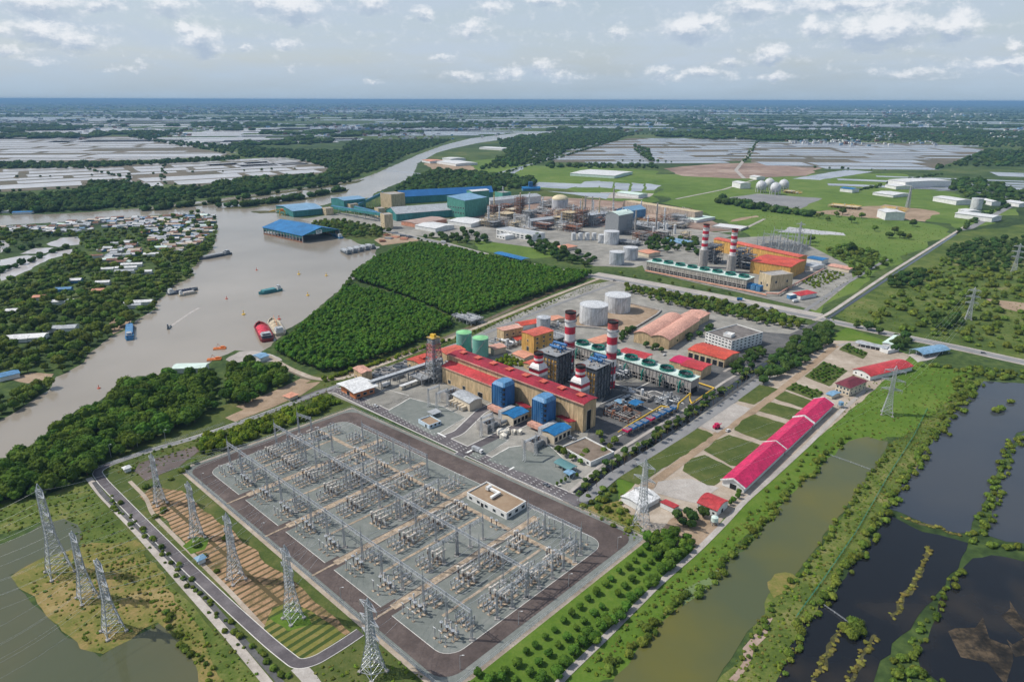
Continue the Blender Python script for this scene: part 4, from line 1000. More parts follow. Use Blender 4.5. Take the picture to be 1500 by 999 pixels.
def stack(px, top, dia_px, lab, nb=7, group='red and white boiler stacks', lower=None):
    g = G(*px); h = hz(px[0], px[1], top); dist = math.cos(TH)*g.y + math.sin(TH)*(H-h*.6); r = dia_px/2*dist/F
    root = thing('boiler_stack', (g.x, g.y, .3), 0, lab, 'chimney stack', group)
    mb = MB(); z0 = 0
    if lower:
        mb2 = MB(); z0 = h * lower[0]; mb2.cyl(0, 0, 0, z0, lower[1]*r, lower[1]*r, 30)
        for k in range(10): mb2.bar((lower[1]*r*math.cos(k*.63), lower[1]*r*math.sin(k*.63), 0), (lower[1]*r*math.cos(k*.63), lower[1]*r*math.sin(k*.63), z0), .35)
        mb2.build('stack_casing', m_conc, root)
    n = nb
    for i in range(n):
        a, b = z0 + (h-z0)*i/n, z0 + (h-z0)*(i+1)/n; mi = (2 if i == n-1 else (0 if (n-1-i) % 2 == 0 else 1))
        mb.cyl(0, 0, a, b, r, r, 28, mi, caps=False)
    mb.build('shaft', [m_stackred, m_stackwh, m_sootred], root)
    mb = MB(); mb.cyl(0, 0, h-1.1, h+.2, r*1.04, r*1.04, 28, 0, caps=False); mb.cyl(0, 0, h-.6, h-.5, r*.98, r*.98, 28); mb.build('sooty_rim', m_soot, root)
    for zf in (.55, .86):
        mb = MB(); ring_platform(mb, z0 + (h-z0)*zf, r, 1.0); mb.build('platform', m_steelg, root)
    mb = MB(); mb.bar((r+.3, -.3, z0), (r+.3, -.3, h), .1); mb.bar((r+.3, .3, z0), (r+.3, .3, h), .1)
    for k in range(int((h-z0)/1.5)): mb.bar((r+.3, -.3, z0+k*1.5), (r+.3, .3, z0+k*1.5), .08)
    mb.build('ladder', m_steel, root)
stack((833, 549), 457, 15.5, 'tall red and white banded stack behind the farther boiler of the near block', 9)
stack((893, 567), 471, 15.0, 'tall red and white banded stack behind the nearer boiler of the near block', 9)
stack((1029, 392), 329, 8.6, 'red and white stack on a grey casing, the left one of the far block', 8, 'stacks of the far block', (.42, 1.55))
stack((1070, 399), 336, 8.6, 'red and white stack on a grey casing, the right one of the far block', 8, 'stacks of the far block', (.40, 1.55))

def bypass(px, top, lab):
    g = G(*px); h = hz(px[0], px[1], top); root = thing('bypass_stack', (g.x, g.y, .3), HA, lab, 'chimney stack', 'short bypass stacks')
    z0, r, b = h*.5, 3.6, 5.2
    mb = MB(); mb.box(-b, b, -b, b, 2, z0); mb.build('diverter_duct', m_steelg, root)
    mb = MB(); lv = [(z0, b, 1), (z0+2.6, b, 0), (z0+5.4, b, 1), (z0+8, b*.86, 1), (z0+10, r*.9, 0)]
    for (za, ra, mi), (zb, rb, _) in zip(lv[:-1], lv[1:]):
        mb.add([(sx*ra, sy*ra, za) for sx, sy in ((-1, -1), (1, -1), (1, 1), (-1, 1))] + [(sx*rb, sy*rb, zb) for sx, sy in ((-1, -1), (1, -1), (1, 1), (-1, 1))], [(i, (i+1) % 4, 4+(i+1) % 4, 4+i) for i in range(4)], mi)
    zz = z0+10
    for k in range(4): mb.cyl(0, 0, zz+(h-zz)*k/4, zz+(h-zz)*(k+1)/4, r, r, 26, (0, 1, 0, 2)[k], caps=False)
    mb.build('shaft', [m_stackred, m_stackwh, m_sootred], root)
    mb = MB(); mb.cyl(0, 0, h-1.3, h+.3, r*1.05, r*1.05, 26, caps=False); mb.cyl(0, 0, h-.6, h-.5, r, r, 26); mb.build('sooty_rim', m_soot, root)
    mb = MB()
    for z in (z0+.3, z0+6): 
        for s in (-1, 1): mb.box(-b-1.3, b+1.3, s*(b+.65)-.65, s*(b+.65)+.65, z-.2, z)
    mb.build('platform', m_steeld, root)
bypass((788, 579), 517, 'short red and white bypass stack behind the middle of the turbine hall')
bypass((848, 602), 536, 'short red and white bypass stack behind the right end of the turbine hall')

def cooling_tower(L, Fp, R, z, nf, fan_m, lab, wallm, deckm, group, fan_h=2.6):
    f, a, w, d = rectframe(L, Fp, R, z); root = thing('cooling_tower', (f.x, f.y, .3), a, lab, 'cooling tower', group)
    mb = MB(); mb.box(-w, 0, 0, d, z*.42, z-.5)
    n = int(w / 3.2)
    for k in range(n+1): mb.box(-w+w*k/n-.15, -w+w*k/n+.15, -.35, 0, 0, z-.5)
    mb.build('louvre_wall', wallm, root)
    mb = MB(); mb.box(-w+.6, -.6, .6, d-.6, .1, z*.42); mb.build('basin', m_dark, root)
    mb = MB(); n = int(w/6)
    for k in range(n+1):
        for y in (-.2, d+.2): mb.box(-w+w*k/n-.35, -w+w*k/n+.35, y-.35, y+.35, 0, z*.44)
        if k < n: mb.bar((-w+w*k/n, -.25, .3), (-w+w*(k+1)/n, -.25, z*.42), .3)
    for zz in (z*.2, z*.41): mb.box(-w, 0, -.5, -.2, zz-.2, zz+.2)
    mb.build('column_frame', m_conc, root)
    mb = MB(); mb.box(-w-.8, .8, -.9, d+.9, z-.5, z); mb.build('deck', deckm, root)
    mb = MB()
    for y in (-.8, d+.8):
        mb.bar((-w-.7, y, z+1.1), (.7, y, z+1.1), .12)
        for k in range(int(w/3)): mb.bar((-w+k*3, y, z), (-w+k*3, y, z+1.1), .1)
    mb.build('railing', m_steelg, root)
    for k in range(nf):
        x, y = -w + (k+.5)*w/nf, d/2; r = fan_m/2; mb = MB()
        mb.cyl(x, y, z, z+fan_h*.5, r*1.12, r*.98, 28, caps=False); mb.cyl(x, y, z+fan_h*.5, z+fan_h, r*.98, r*1.05, 28, caps=False); mb.tube((x, y, z+fan_h-.12), (x, y, z+fan_h), r*1.09, r*1.09, 28, caps=False)
        for t in range(12): aa = t*math.pi/6; mb.bar((x+r*1.12*math.cos(aa), y+r*1.12*math.sin(aa), z), (x+r*1.05*math.cos(aa), y+r*1.05*math.sin(aa), z+fan_h), .22)
        fs = mb.build('fan_stack', m_green, root)
        mb = MB(); mb.cyl(x, y, z+.05, z+.12, r, r, 24, 1); mb.cyl(x, y, z+fan_h*.45, z+fan_h*.7, .8, .6, 12)
        for t in range(6): aa = t*math.pi/3 + k; mb.add([(x+.5*math.cos(aa-.5), y+.5*math.sin(aa-.5), z+fan_h*.55), (x+r*.93*math.cos(aa-.1), y+r*.93*math.sin(aa-.1), z+fan_h*.5), (x+r*.93*math.cos(aa+.1), y+r*.93*math.sin(aa+.1), z+fan_h*.62), (x+.5*math.cos(aa+.5), y+.5*math.sin(aa+.5), z+fan_h*.65)], [(0, 1, 2, 3), (3, 2, 1, 0)])
        mb.build('fan', [m_steeld, m_dark], fs)
    return root, w, d
ct, cw, cd = cooling_tower((836, 503), (1013, 557.5), (1024, 551.5), 13, 7, 10.5, 'near cooling tower with seven green fan stacks on a pale deck', m_conc, m_mint, 'cooling towers')
mb = MB()
for k in range(7):
    x = -cw + (k+.5)*cw/7
    mb = MB(); mb.path([(x, -.9, 10.5), (x, -3, 9), (x, -3.2, 1)], .55, 8)
    for j in range(-2, 3): mb.bar((x, -3.1, 4), (x+j*1.6, -1, 9), .3)
    mb.build('riser_pipe', m_green, ct)
cooling_tower((948, 383), (1094, 410), (1101, 405), 12, 8, 12, 'far cooling tower with eight green fan stacks and pale weathered walls', M('weathered_pale_panel', (.44, .41, .36), .85, .14, .2, stripe=('X', 3.3, .2)), m_mint, 'cooling towers')

# tanks
tank('storage_tank', 'large pale grey storage tank, the nearer of two in the bunded yard', (869, 472), 41, 446, m_tank, group='bunded storage tanks')
tank('storage_tank', 'large pale grey storage tank, the farther of two in the bunded yard', (904, 455), 37.5, 432, m_tank, group='bunded storage tanks')
tank('storage_tank', 'small pale grey storage tank behind the yellow boxes and left of the farther tall stack', (796, 482), 20.5, 465, m_tankg)
tank('storage_tank', 'green topped tank with sea green sides, the left one behind the red hall roof', (680, 514), 22.5, 487, m_tankteal, m_greenl, 'cone', 1.8, 'green topped tanks')
tank('storage_tank', 'green topped tank with sea green sides, the right one behind the red hall roof', (704, 522), 23.5, 495, m_tankteal, m_greenl, 'cone', 1.8, 'green topped tanks')
tank('storage_tank', 'grey tank by the public road, the nearer of two', (903, 387), 22, 369, m_tankg, m_tank, group='grey tanks by the road')
tank('storage_tank', 'grey tank by the public road, the farther of two', (923, 380), 21.5, 362.5, m_tankg, m_tank, group='grey tanks by the road')
# bund wall round the two big tanks
for q, lab in (([(828,478),(846,462),(893,440),(930,447),(968,456),(962,462),(918,489),(880,482)], 'low dark bund wall around the two large pale tanks'),):
    pts = [G(*p) for p in q]; o = pts[0]; mb = MB()
    for a, b in zip(pts, pts[1:] + pts[:1]): mb.bar((a.x-o.x, a.y-o.y, .9), (b.x-o.x, b.y-o.y, .9), 1.5)
    tag(mb.build('bund_wall', m_conc, None, (o.x, o.y, .1)), lab, 'wall'); sheet('plot', q, .2, m_soil)

B = building
# guard pavilion and small buildings on the left
B('gate_building', 'gate building with a wide white canopy roof and an orange wall', 'building', (500,573), (521,585), (543,573), h=6.5, roof='gable', axis='y', rh=1.0, over=2.6, wall=M('orange_render', (.55, .20, .08), .8, .08, .2), roofm=m_whitem, doors=[('S', .5, 4, 3.2)], wins=[('E', 3, 1.2, 3, 2)])
B('pump_house', 'small tan pump house with a salmon roof by the settling basins', 'building', (519,553), (531,561), (542,555), top=547, roof='gable', axis='x', rh=.8, wall=m_tan, roofm=m_salmon, wins=[('S', 2, 1.5, 2, 1.5)])
B('kiosk', 'small salmon roofed kiosk beside the perimeter road', 'kiosk', (416,585), (425,588), (434,582), h=3.2, roof='hip', rh=1.0, over=.8, wall=m_cream, roofm=m_salmon2)
B('workshop', 'tan workshop with a red roof beside the lattice mast', 'building', (597,540), (619,549), (637,537), h=8.5, roof='gable', axis='y', rh=1.5, wall=m_tan, roofm=m_redo, wins=[('S', 3, 3, 2.2, 1.6)], vents=(1, 5, .5, m_redo))
B('workshop', 'low red roofed workshop behind the lattice mast', 'building', (640,525), (655,532), (672,520), h=8, roof='gable', axis='y', rh=1.2, wall=m_tan, roofm=m_coral)
B('control_hut', 'small white and blue hut with a brown flat roof inside the front road', 'hut', (613,620), (629,629), (644,621), top=623, roof='flat', wall=M('pale_blue_render', (.50, .60, .68), .8, .06, .2), roofm=m_brownr, wins=[('E', 3, 1, 1.6, 1.6)], doors=[('S', .3, 1.4, 2.2)])
B('carport', 'small grey carport on the gravel beyond the blue hut', 'shelter', (627,609), (634,613), (643,608), h=3.2, roof='gable', axis='y', rh=.4, posts=4, wall=m_steel, roofm=m_greyroof)
B('equipment_shelter', 'open shelter with a grey roof over cream units in front of the hall', 'shelter', (664,590), (688,603), (703,595), h=7, roof='arch', axis='x', rh=1.4, wall=m_cream, roofm=m_greyroof)
for k in range(5):
    x, y = 661 + k*4.6, 592 + k*2.3; g = G(x, y); root = thing('rectifier_unit', (g.x, g.y, .3), HA, None, 'electrical unit', 'row of cream cabinets')
    root['label'] = 'cream louvred cabinet in the row before the grey roofed shelter'
    mb = MB(); mb.box(-1.1, 1.1, -2.4, 2.4, .2, 3.2); mb.build('cabinet', m_cream, root)
    mb = MB()
    for j in range(5): mb.box(-1.2, 1.2, -2.5, -2.42, .6+j*.5, .85+j*.5)
    mb.build('louvre', m_steelg, root)
for k, (x, y) in enumerate(((603, 567), (627, 556))):
    g = G(x, y); root = thing('site_cabin', (g.x, g.y, .3), HA, ('long cream site cabin beside the gravel yard', 'short cream site cabin nearer the lattice mast')[k], 'cabin', 'cream site cabins')
    l_ = (20, 12)[k]; mb = MB(); mb.box(-3, 0, -l_/2, l_/2, .3, 3.3); mb.build('wall', m_cream, root)
    mb = MB(); mb.box(-3.3, .3, -l_/2-.3, l_/2+.3, 3.3, 3.5); mb.build('roof', m_whitem, root)
    for j in range(3): win_mesh('E', -l_/2+(j+.5)*l_/3, 1.2, 1.4, 1.2, 3, l_).build('window', [m_frame, m_glass], root)
# settling basins
for k, (x, y, r) in enumerate(((557, 553, 6.5), (570, 547, 6.5), (588, 541, 8), (604, 534, 8))):
    g = G(x, y); root = thing('settling_basin', (g.x, g.y, .3), 0, ('round settling basin nearest the small pump house', 'second round settling basin from the pump house', 'third round settling basin, next to the last', 'round settling basin nearest the red workshop')[k], 'basin', 'round settling basins')
    mb = MB(); mb.cyl(0, 0, 0, 3, r, r, 28, caps=False); mb.cyl(0, 0, 0, 3, r-.5, r-.5, 28, caps=False); mb.tube((0, 0, 2.9), (0, 0, 3), r, r-.5, 28, caps=False); mb.build('basin_wall', m_conc, root)
    mb = MB(); mb.cyl(0, 0, 1.8, 1.9, r-.5, r-.5, 28); mb.build('basin_water', w_dark, root)
    mb = MB(); mb.box(-r, r, -.5, .5, 3, 3.3); mb.bar((-r, -.5, 4.1), (r, -.5, 4.1), .1); mb.cyl(0, 0, 1.9, 4, .8, .8, 12); mb.build('scraper_bridge', m_steelg, root)
g = G(575, 558); root = thing('filter_basin', (g.x, g.y, .3), HA, 'rectangular concrete filter basin with open cells by the settling basins', 'basin')
mb = MB()
for k in range(5): mb.box(-26+k*6.5, -25.5+k*6.5, 0, 12, 0, 2.6)
for y in (0, 6, 12): mb.box(-26, .5, y-.25, y+.25, 0, 2.5)
mb.build('basin_wall', m_conc, root); mb = MB(); mb.box(-25.4, -.1, .3, 11.7, .2, 1.4); mb.build('basin_water', w_dark, root)
# pipe bridge
a_, b_ = G(543, 574), G(648, 539); root = thing('pipe_bridge', (a_.x, a_.y, .3), math.atan2((b_-a_).y, (b_-a_).x), 'long grey truss pipe bridge from the gate to the hall', 'pipe bridge'); ln = (b_-a_).length
mb = MB()
for k in range(int(ln/9)+1):
    x = k*9
    for y in (-1.8, 1.8): mb.box(x-.25, x+.25, y-.25, y+.25, 0, 6.5)
for z in (6, 8.4):
    for y in (-1.9, 1.9): mb.box(0, ln, y-.16, y+.16, z-.16, z+.16)
n = int(ln/2.6)
for k in range(n):
    for y in (-1.9, 1.9): mb.bar((k*2.6, y, 6 if k % 2 else 8.4), (k*2.6+2.6, y, 8.4 if k % 2 else 6), .16)
mb.build('truss', m_steelg, root)
for k, y in enumerate((-1.2, -.3, .7)):
    mb = MB(); mb.tube((0, y, 6.6), (ln, y, 6.6), .38, .38, 8); mb.build('pipe', (m_steel, m_greyroof, m_steelg)[k], root)
mb = MB(); mb.box(0, ln, -2.2, 2.2, 8.6, 8.9); mb.build('cover', m_greyroof, root)

# yellow boxes, tanks and small red roofs at the back
B('process_building', 'tan four storey block with a salmon roof, the farther of the two tall yellow boxes', 'building', (728,499), (738,504.5), (755,493), top=486, roof='shedup', axis='y', rh=.8, over=.5, wall=m_tan, roofm=m_salmon, wins=[('E', 3, 3, 2.2, 1.4), ('E', 3, 8, 2.2, 1.4), ('S', 1, 1, 3, 3)])
B('process_building', 'yellow four storey block with a salmon roof beside the white small tank, the nearer box', 'building', (764,512), (782,519), (799,506), top=493, roof='gable', axis='y', rh=.8, over=.5, wall=m_ochre, roofm=m_coral, wins=[('E', 3, 4, 2.4, 1.6), ('E', 3, 9, 2.4, 1.6), ('E', 3, 13, 2.4, 1.6), ('S', 1, 1, 3, 4), ('S', 1, 10, 1.6, 1.6)])
B('shed', 'white walled shed with a red roof beyond the yellow boxes', 'shed', (755,480), (764,485), (785,474), h=5.5, roof='gable', axis='y', rh=1.4, wall=m_whitew, roofm=m_redo)
B('shed', 'white shed with a red roof between the two yellow boxes', 'shed', (747,501), (757,506), (768,497), h=5, roof='gable', axis='y', rh=1.2, wall=m_whitew, roofm=m_redo, doors=[('S', .5, 2, 2.4)])
B('shed', 'low salmon roofed shed behind the green topped tanks', 'shed', (714,516), (724,521), (733,513), h=6, roof='gable', axis='y', rh=1, wall=m_cream, roofm=m_salmon)
B('shed', 'long low shed with a faded pink roof below the nearer yellow box', 'shed', (751,524), (768,531), (778,524), h=4, roof='gable', axis='x', rh=1, wall=m_cream, roofm=m_salmon2)
B('shed', 'small pink roofed shed behind the shrubs left of the bypass stack', 'shed', (767,539), (779,544), (789,537), h=5, roof='gable', axis='y', rh=1, wall=m_tan, roofm=m_coral)
B('shed', 'small salmon roofed shed in front of the large tanks', 'shed', (800,471), (809,475), (819,468), h=4, roof='gable', axis='x', rh=.8, wall=m_cream, roofm=m_salmon2)
B('shed', 'low salmon roofed pump shed behind the cooling tower', 'shed', (858,505), (874,511), (893,499), h=4.5, roof='gable', axis='y', rh=.9, wall=m_cream, roofm=m_salmon2)
B('warehouse', 'large twin arched warehouse with salmon roofs and tan walls', 'warehouse', (928,501.5), (979,512.5), (1032,484), h=9, roof='twin', axis='y', rh=3.6, over=.8, wall=m_tan, roofm=m_salmon, vents=None)
B('warehouse', 'lower salmon roofed block behind the twin arched warehouse', 'warehouse', (985,478), (1012,484), (1040,470), h=8, roof='gable', axis='y', rh=1.6, wall=m_tan2, roofm=m_salmon)
B('office', 'white four storey office with a dark flat roof', 'office building', (1032,504), (1070,517.5), (1101,499), top=499.5, roof='flat', wall=m_whitew, roofm=m_darkr, wins=[(f_, n_, z_, 2.3, 1.1) for z_ in (1.3, 4.3, 7.3, 10.1) for f_, n_ in (('S', 8), ('E', 8))])
B('stair_house', 'small white roof house on the dark flat office roof', 'roof house', (1060,489), (1072,493), (1081,488), h=3.2, roof='flat', wall=m_whitew, roofm=m_whitem, fr=(G(1071, 493, 13)+Vector((0, 0, 0)), AX, 8, 8)).location.z = hz(1070, 517.5, 499.5) - .55
B('garage', 'tan garage with six open bays and a red roof', 'garage', (1007,523.5), (1060,539), (1077,527), top=527, roof='gable', axis='x', rh=1.6, over=.5, wall=m_tan, roofm=m_redo, doors=[('S', (k+.5)/6, 4.4, 4.8) for k in range(6)])
B('workshop', 'tan workshop with a magenta red roof beside the near cooling tower', 'building', (996,548), (1026,556.5), (1040,547), top=543, roof='gable', axis='x', rh=1.2, over=.5, wall=m_tan, roofm=m_red)
B('workshop', 'lower wing with a pink red roof behind the tan workshop', 'building', (980,540), (1002,546), (1012,537), h=7.5, roof='gable', axis='x', rh=1, over=.5, wall=m_tan, roofm=m_pink)
B('open_shed', 'open sided shed with a bright red roof behind the near cooling tower', 'shelter', (905,526), (943,536), (953,529), h=6.5, roof='gable', axis='x', rh=.6, posts=6, wall=m_cream, roofm=m_red)
B('relay_building', 'low white building with a brown flat roof at the edge of the switchyard', 'building', (684,731), (742,762), (771,744), top=751.5, roof='flat', wall=m_whitew, roofm=m_brownr, wins=[('S', 5, 1.2, 2.2, 1.6), ('E', 3, 1.2, 2.4, 1.8)], doors=[('S', .6, 2, 2.5)])
g = G(724, 724, 5); root = thing('air_conditioner', (g.x, g.y, 4.5), YANG, 'white cooling duct unit on the brown flat roof of the relay building', 'air conditioner')
mb = MB(); mb.box(-6, 2, 2, 3.6, 0, 1.3); mb.box(.4, 2, -4, 2, 0, 1.3); mb.build('duct', m_whitew, root); mb = MB(); mb.box(-8, -6, 1, 4.4, 0, 1.9); mb.build('fan_unit', m_whitem, root)
B('store_building', 'low white parapet building with a brown roof among small trees by the plant road', 'building', (823,661), (865,684), (889,663), top=676.5, roof='flat', wall=m_whitew, roofm=M('mossy_brown_roof', (.13, .10, .075), .95, .3, .15, col2=(.24, .19, .15)), wins=[('S', 5, 1, 1.8, 1.4)])
B('carport', 'long teal carport with a grey roof beside the parapet building', 'shelter', (813,684), (834,695), (842,689), h=3.4, roof='arch', axis='x', rh=.7, posts=5, wall=m_steel, roofm=M('teal_sheet_roof', (.10, .22, .23), .45, .1, .1))
B('carport', 'small pale blue carport nearest the plant gate', 'shelter', (827,698), (834,702), (839,697), h=3.2, roof='gable', axis='x', rh=.4, posts=4, wall=m_steel, roofm=m_blues)
# yellow pipe line and the row of blue coolers
def pipe_line(name, label, pts, r, mat, support=8.0):
    P_ = [G(x, y).xy.to_3d() + Vector((0, 0, z)) for x, y, z in pts]; o = Vector((P_[0].x, P_[0].y, .2)); root = thing(name, o, 0, label, 'pipeline')
    mb = MB(); mb.path([p - o for p in P_], r, 10); mb.build('pipe', mat, root); mb = MB()
    for a, b in zip(P_[:-1], P_[1:]):
        n = max(1, int((b-a).length/support))
        for k in range(n):
            p = a.lerp(b, k/n) - o
            if p.z > .8: mb.bar((p.x, p.y, 0), (p.x, p.y, p.z), .4)
    mb.build('support', m_steelg, root)
    return root
pipe_line('yellow_pipe', 'yellow elevated pipe stepping along the near cooling tower towards the blue coolers', [(913,634,3.5),(968,601,3.5),(992,605,3.5),(993,605,8),(1010,590,8),(1010,590,3),(1013,594,1.6),(1046,571,1.6),(1022,563,1.6)], .62, m_yellow)
pipe_line('yellow_pipe', 'thin ochre pipe along the back of the blue cooler row', [(905,637,2.2),(960,604,2.2),(985,608,2.2)], .4, m_yellow)
for k in range(9):
    x, y = 918 + k*8.6, 637 - k*4.2; g = G(x, y); root = thing('fin_cooler', (g.x, g.y, .3), HA, None, 'cooler', 'row of coolers under the yellow pipe')
    red = k in (0, 4); root['label'] = ('magenta topped cooler at the near end of the row' if k == 0 else 'magenta topped cooler in the middle of the row') if red else 'blue topped cooler in the row beside the yellow pipe'
    mb = MB(); mb.box(-2.4, 2.4, -2.6, 2.6, 3.2, 4.6); mb.build('fan_box', m_pink if red else m_blue, root)
    mb = MB(); steel_frame(mb, -2.3, 2.3, -2.5, 2.5, 0, 3.2, 1, 1, 1, .3); mb.build('support_frame', m_steeld, root)
    mb = MB()
    for j in range(4): mb.box(-2.1+j*1.1, -1.5+j*1.1, -2.2, 2.2, 4.6, 4.8)
    mb.build('louvre', m_steelg, root)
B('canopy', 'bright blue shed roof in the dark yard beside the near boiler', 'shelter', (921,598), (931,602), (938,596), h=4.5, roof='gable', axis='x', rh=.6, posts=5, wall=m_steeld, roofm=m_bluer)
B('canopy', 'small pale blue roof left of the bright blue shed in the dark yard', 'shelter', (901,594), (908,598), (913,594), h=4, roof='gable', axis='x', rh=.5, posts=4, wall=m_steeld, roofm=m_blues)
# pump skid in the dark yard
def pipe_rack(px, w, d, h, lab, seed, mats, ang=HA, nm='process_unit', n=26, group=None, tall=0):
    rg = random.Random(seed); g = G(*px); root = thing(nm, (g.x, g.y, .3), ang, lab, 'process plant', group)
    mb = MB(); steel_frame(mb, -w, 0, 0, d, 0, h, max(1, int(w/6)), max(1, int(d/6)), max(1, int(h/5)), .4); mb.build('steel_frame', mats[0], root)
    mb = MB()
    for k in range(n):
        x, y, z = -rg.uniform(0, w), rg.uniform(0, d), rg.uniform(.5, h)
        t = rg.random()
        if t < .4: mb.tube((x, 0, z), (x, d, z), .35, .35, 7)
        elif t < .8: mb.tube((-w, y, z), (0, y, z), .35, .35, 7)
        else: mb.tube((x, y, 0), (x, y, h+rg.uniform(0, 3)), .45, .45, 7)
    mb.build('pipework', mats[1], root)
    for k in range(max(2, n//7)):
        x, y = -rg.uniform(.15, .85)*w, rg.uniform(.15, .85)*d; r = rg.uniform(.9, 1.9); z = rg.uniform(.3, h*.5); mb = MB()
        if rg.random() < .5: mb.tube((x-r*2, y, z+r), (x+r*2, y, z+r), r, r, 12)
        else: mb.cyl(x, y, z, z+rg.uniform(3, 7), r, r, 12)
        mb.build('vessel', mats[2], root)
    if tall:
        mb = MB(); mb.cyl(-w*.5, d*.5, 0, tall, 1.5, 1.1, 14)
        for zf in (.35, .6, .85): mb.cyl(-w*.5, d*.5, tall*zf, tall*zf+.3, 2.6, 2.6, 12)
        mb.build('column', mats[2], root)
    mb = MB()
    for zz in range(1, int(h/5)+1): mb.box(-w, 0, 0, d, zz*5-.25, zz*5-.1) if rg.random() < .6 else mb.box(-w, -w*.4, 0, d, zz*5-.25, zz*5-.1)
    if mb.v: mb.build('platform', mats[0], root)
    return root
pipe_rack((920, 622), 22, 16, 4, 'low rusty pump skid in the dark yard behind the blue coolers', 5, (m_rust, m_conc, m_rust))
# lattice mast beside the hall
def lattice(mb, h, w0, w1, seg, bw=.22, z0=0, cx=0, cy=0, legw=None):
    W = [w0 + (w1-w0)*(k/seg) for k in range(seg+1)]
    for k in range(seg):
        a, b = z0 + h*k/seg, z0 + h*(k+1)/seg; p, q = W[k]/2, W[k+1]/2
        C0 = [(cx-p, cy-p, a), (cx+p, cy-p, a), (cx+p, cy+p, a), (cx-p, cy+p, a)]; C1 = [(cx-q, cy-q, b), (cx+q, cy-q, b), (cx+q, cy+q, b), (cx-q, cy+q, b)]
        for i in range(4):
            j = (i+1) % 4
            mb.bar(C0[i], C1[i], legw or bw*1.4); mb.bar(C0[i], C1[j], bw*.75); mb.bar(C0[j], C1[i], bw*.75); mb.bar(C1[i], C1[j], bw*.75)
g = G(637, 557); root = thing('lattice_mast', (g.x, g.y, .3), HA, 'red and grey lattice mast with a yellow top left of the turbine hall', 'mast')
hm = hz(637, 557, 494)
mb = MB(); lattice(mb, hm*.55, 12, 9, 5, .55); mb.build('lattice_base', m_steelg, root)
mb = MB(); lattice(mb, hm*.3, 9, 7.4, 3, .5, hm*.55); mb.build('lattice_shaft', M('faded_red_steel', (.42, .16, .17), .6, .12, .3), root)
mb = MB(); lattice(mb, hm*.15, 7.4, 6.4, 2, .5, hm*.85); mb.build('lattice_top', m_steelg, root)
mb = MB(); mb.box(-4, 4, -4, 4, hm-.3, hm); mb.box(-2.6, 2.6, -1.2, 1.2, hm, hm+2.2); mb.cyl(2, 0, hm, hm+3, 1, 1, 12); mb.build('top_platform', m_yellow, root)
mb = MB(); mb.cyl(0, 0, 0, hm, 1.4, 1.4, 14); mb.build('riser_pipe', m_steelg, root)

for k, (px, w, d, h, lab) in enumerate((((905, 606), 12, 30, 3, 'low pale pipe rack in the dark yard before the near boiler'), ((948, 590), 24, 10, 3, 'low grey pipe rack in the middle of the dark yard'), ((978, 598), 12, 18, 3.5, 'low pipe rack at the bend of the yellow pipe'),
    ((846, 566), 14, 30, 9, 'grey pipe rack between the two heat recovery boilers'), ((805, 545), 12, 26, 8, 'grey pipe rack left of the farther boiler'), ((908, 560), 12, 20, 8, 'pale pipe rack under the nearer tall stack'), ((815, 505), 26, 20, 6, 'pale tank skid left of the farther tall stack'), ((822, 488), 40, 14, 4, 'low pipe racks beside the bunded tanks'),
    ((690, 478), 30, 18, 6, 'dark pipe racks on the rear strip behind the green topped tanks'), ((745, 512), 26, 16, 4, 'grey pipe racks between the yellow boxes and the shrubs'), ((618, 566), 18, 14, 6, 'dark steelwork under the pipe bridge by the lattice mast'), ((645, 560), 10, 16, 12, 'bluish steel frame at the foot of the lattice mast'))):
    pipe_rack(px, w, d, h, lab, 300+k, (m_steelg, (m_greyroof, m_conc, m_steel)[k % 3], m_tank if k % 2 else m_steelg), HA, 'pipe_rack', 22, 'pipe racks of the near power block')
for q in ([(893,604),(930,582),(958,572),(1000,590)], [(880,592),(925,573),(960,556)], [(905,640),(945,615),(985,603)], [(930,590),(960,603),(985,590)], [(890,560),(950,577),(1003,592)]): strip('kerb', q, 1.0, .30, m_kerb, r=3)
# ================================================================== far power block
B('turbine_hall', 'long low hall with an orange red roof behind the far stacks', 'industrial hall', (1044,367), (1168,396), (1172,392), h=18, roof='gable', axis='x', rh=1.5, wall=m_ochre, roofm=m_coral)
B('turbine_hall', 'ochre hall with a bright orange red roof at the right end of the far block', 'industrial hall', (1098,400), (1156,409.5), (1168,397), top=391.5, roof='sheddown' if False else 'gable', axis='x', rh=1.6, over=.8, wall=m_ochre, roofm=m_redo, doors=[('S', .7, 5, 5)])
B('water_building', 'tall beige windowless block in front of the ochre hall', 'industrial building', (1110,421), (1127,427), (1138,416), top=404, roof='flat', wall=m_tan2, roofm=m_conc, wins=[('S', 2, 5, 2.5, 3), ('E', 2, 9, 2.5, 3)])
for k, (x, y) in enumerate(((1098, 424), (1105.5, 426), (1113, 428))):
    g = G(x, y); root = thing('shipping_container', (g.x, g.y, .3), AX, 'bright blue container in the row of three beside the far cooling tower', 'container', 'three blue containers by the far cooling tower')
    mb = MB(); mb.box(-6, 0, 0, 9, 0, 6.5); mb.build('container_body', m_bluer, root); mb = MB(); mb.box(-5.6, -.4, -.15, 0, .4, 6); mb.build('door', m_bluelt, root)
B('shed', 'blue roofed shed behind the right end of the far block', 'shed', (1181,385), (1203,389), (1207,385), h=7, roof='gable', axis='x', rh=1, wall=m_whitew, roofm=m_bluer)
B('shed', 'long low shed with a salmon roof near the far garden', 'shed', (1212,394), (1243,400), (1247,396), h=4.5, roof='gable', axis='x', rh=1.2, wall=m_cream, roofm=m_salmon)
B('gate_house', 'white gate house with a red roof by the far block entrance', 'building', (1158,436), (1172,440), (1184,432), h=5.5, roof='hip', rh=1.8, wall=m_whitew, roofm=m_red)
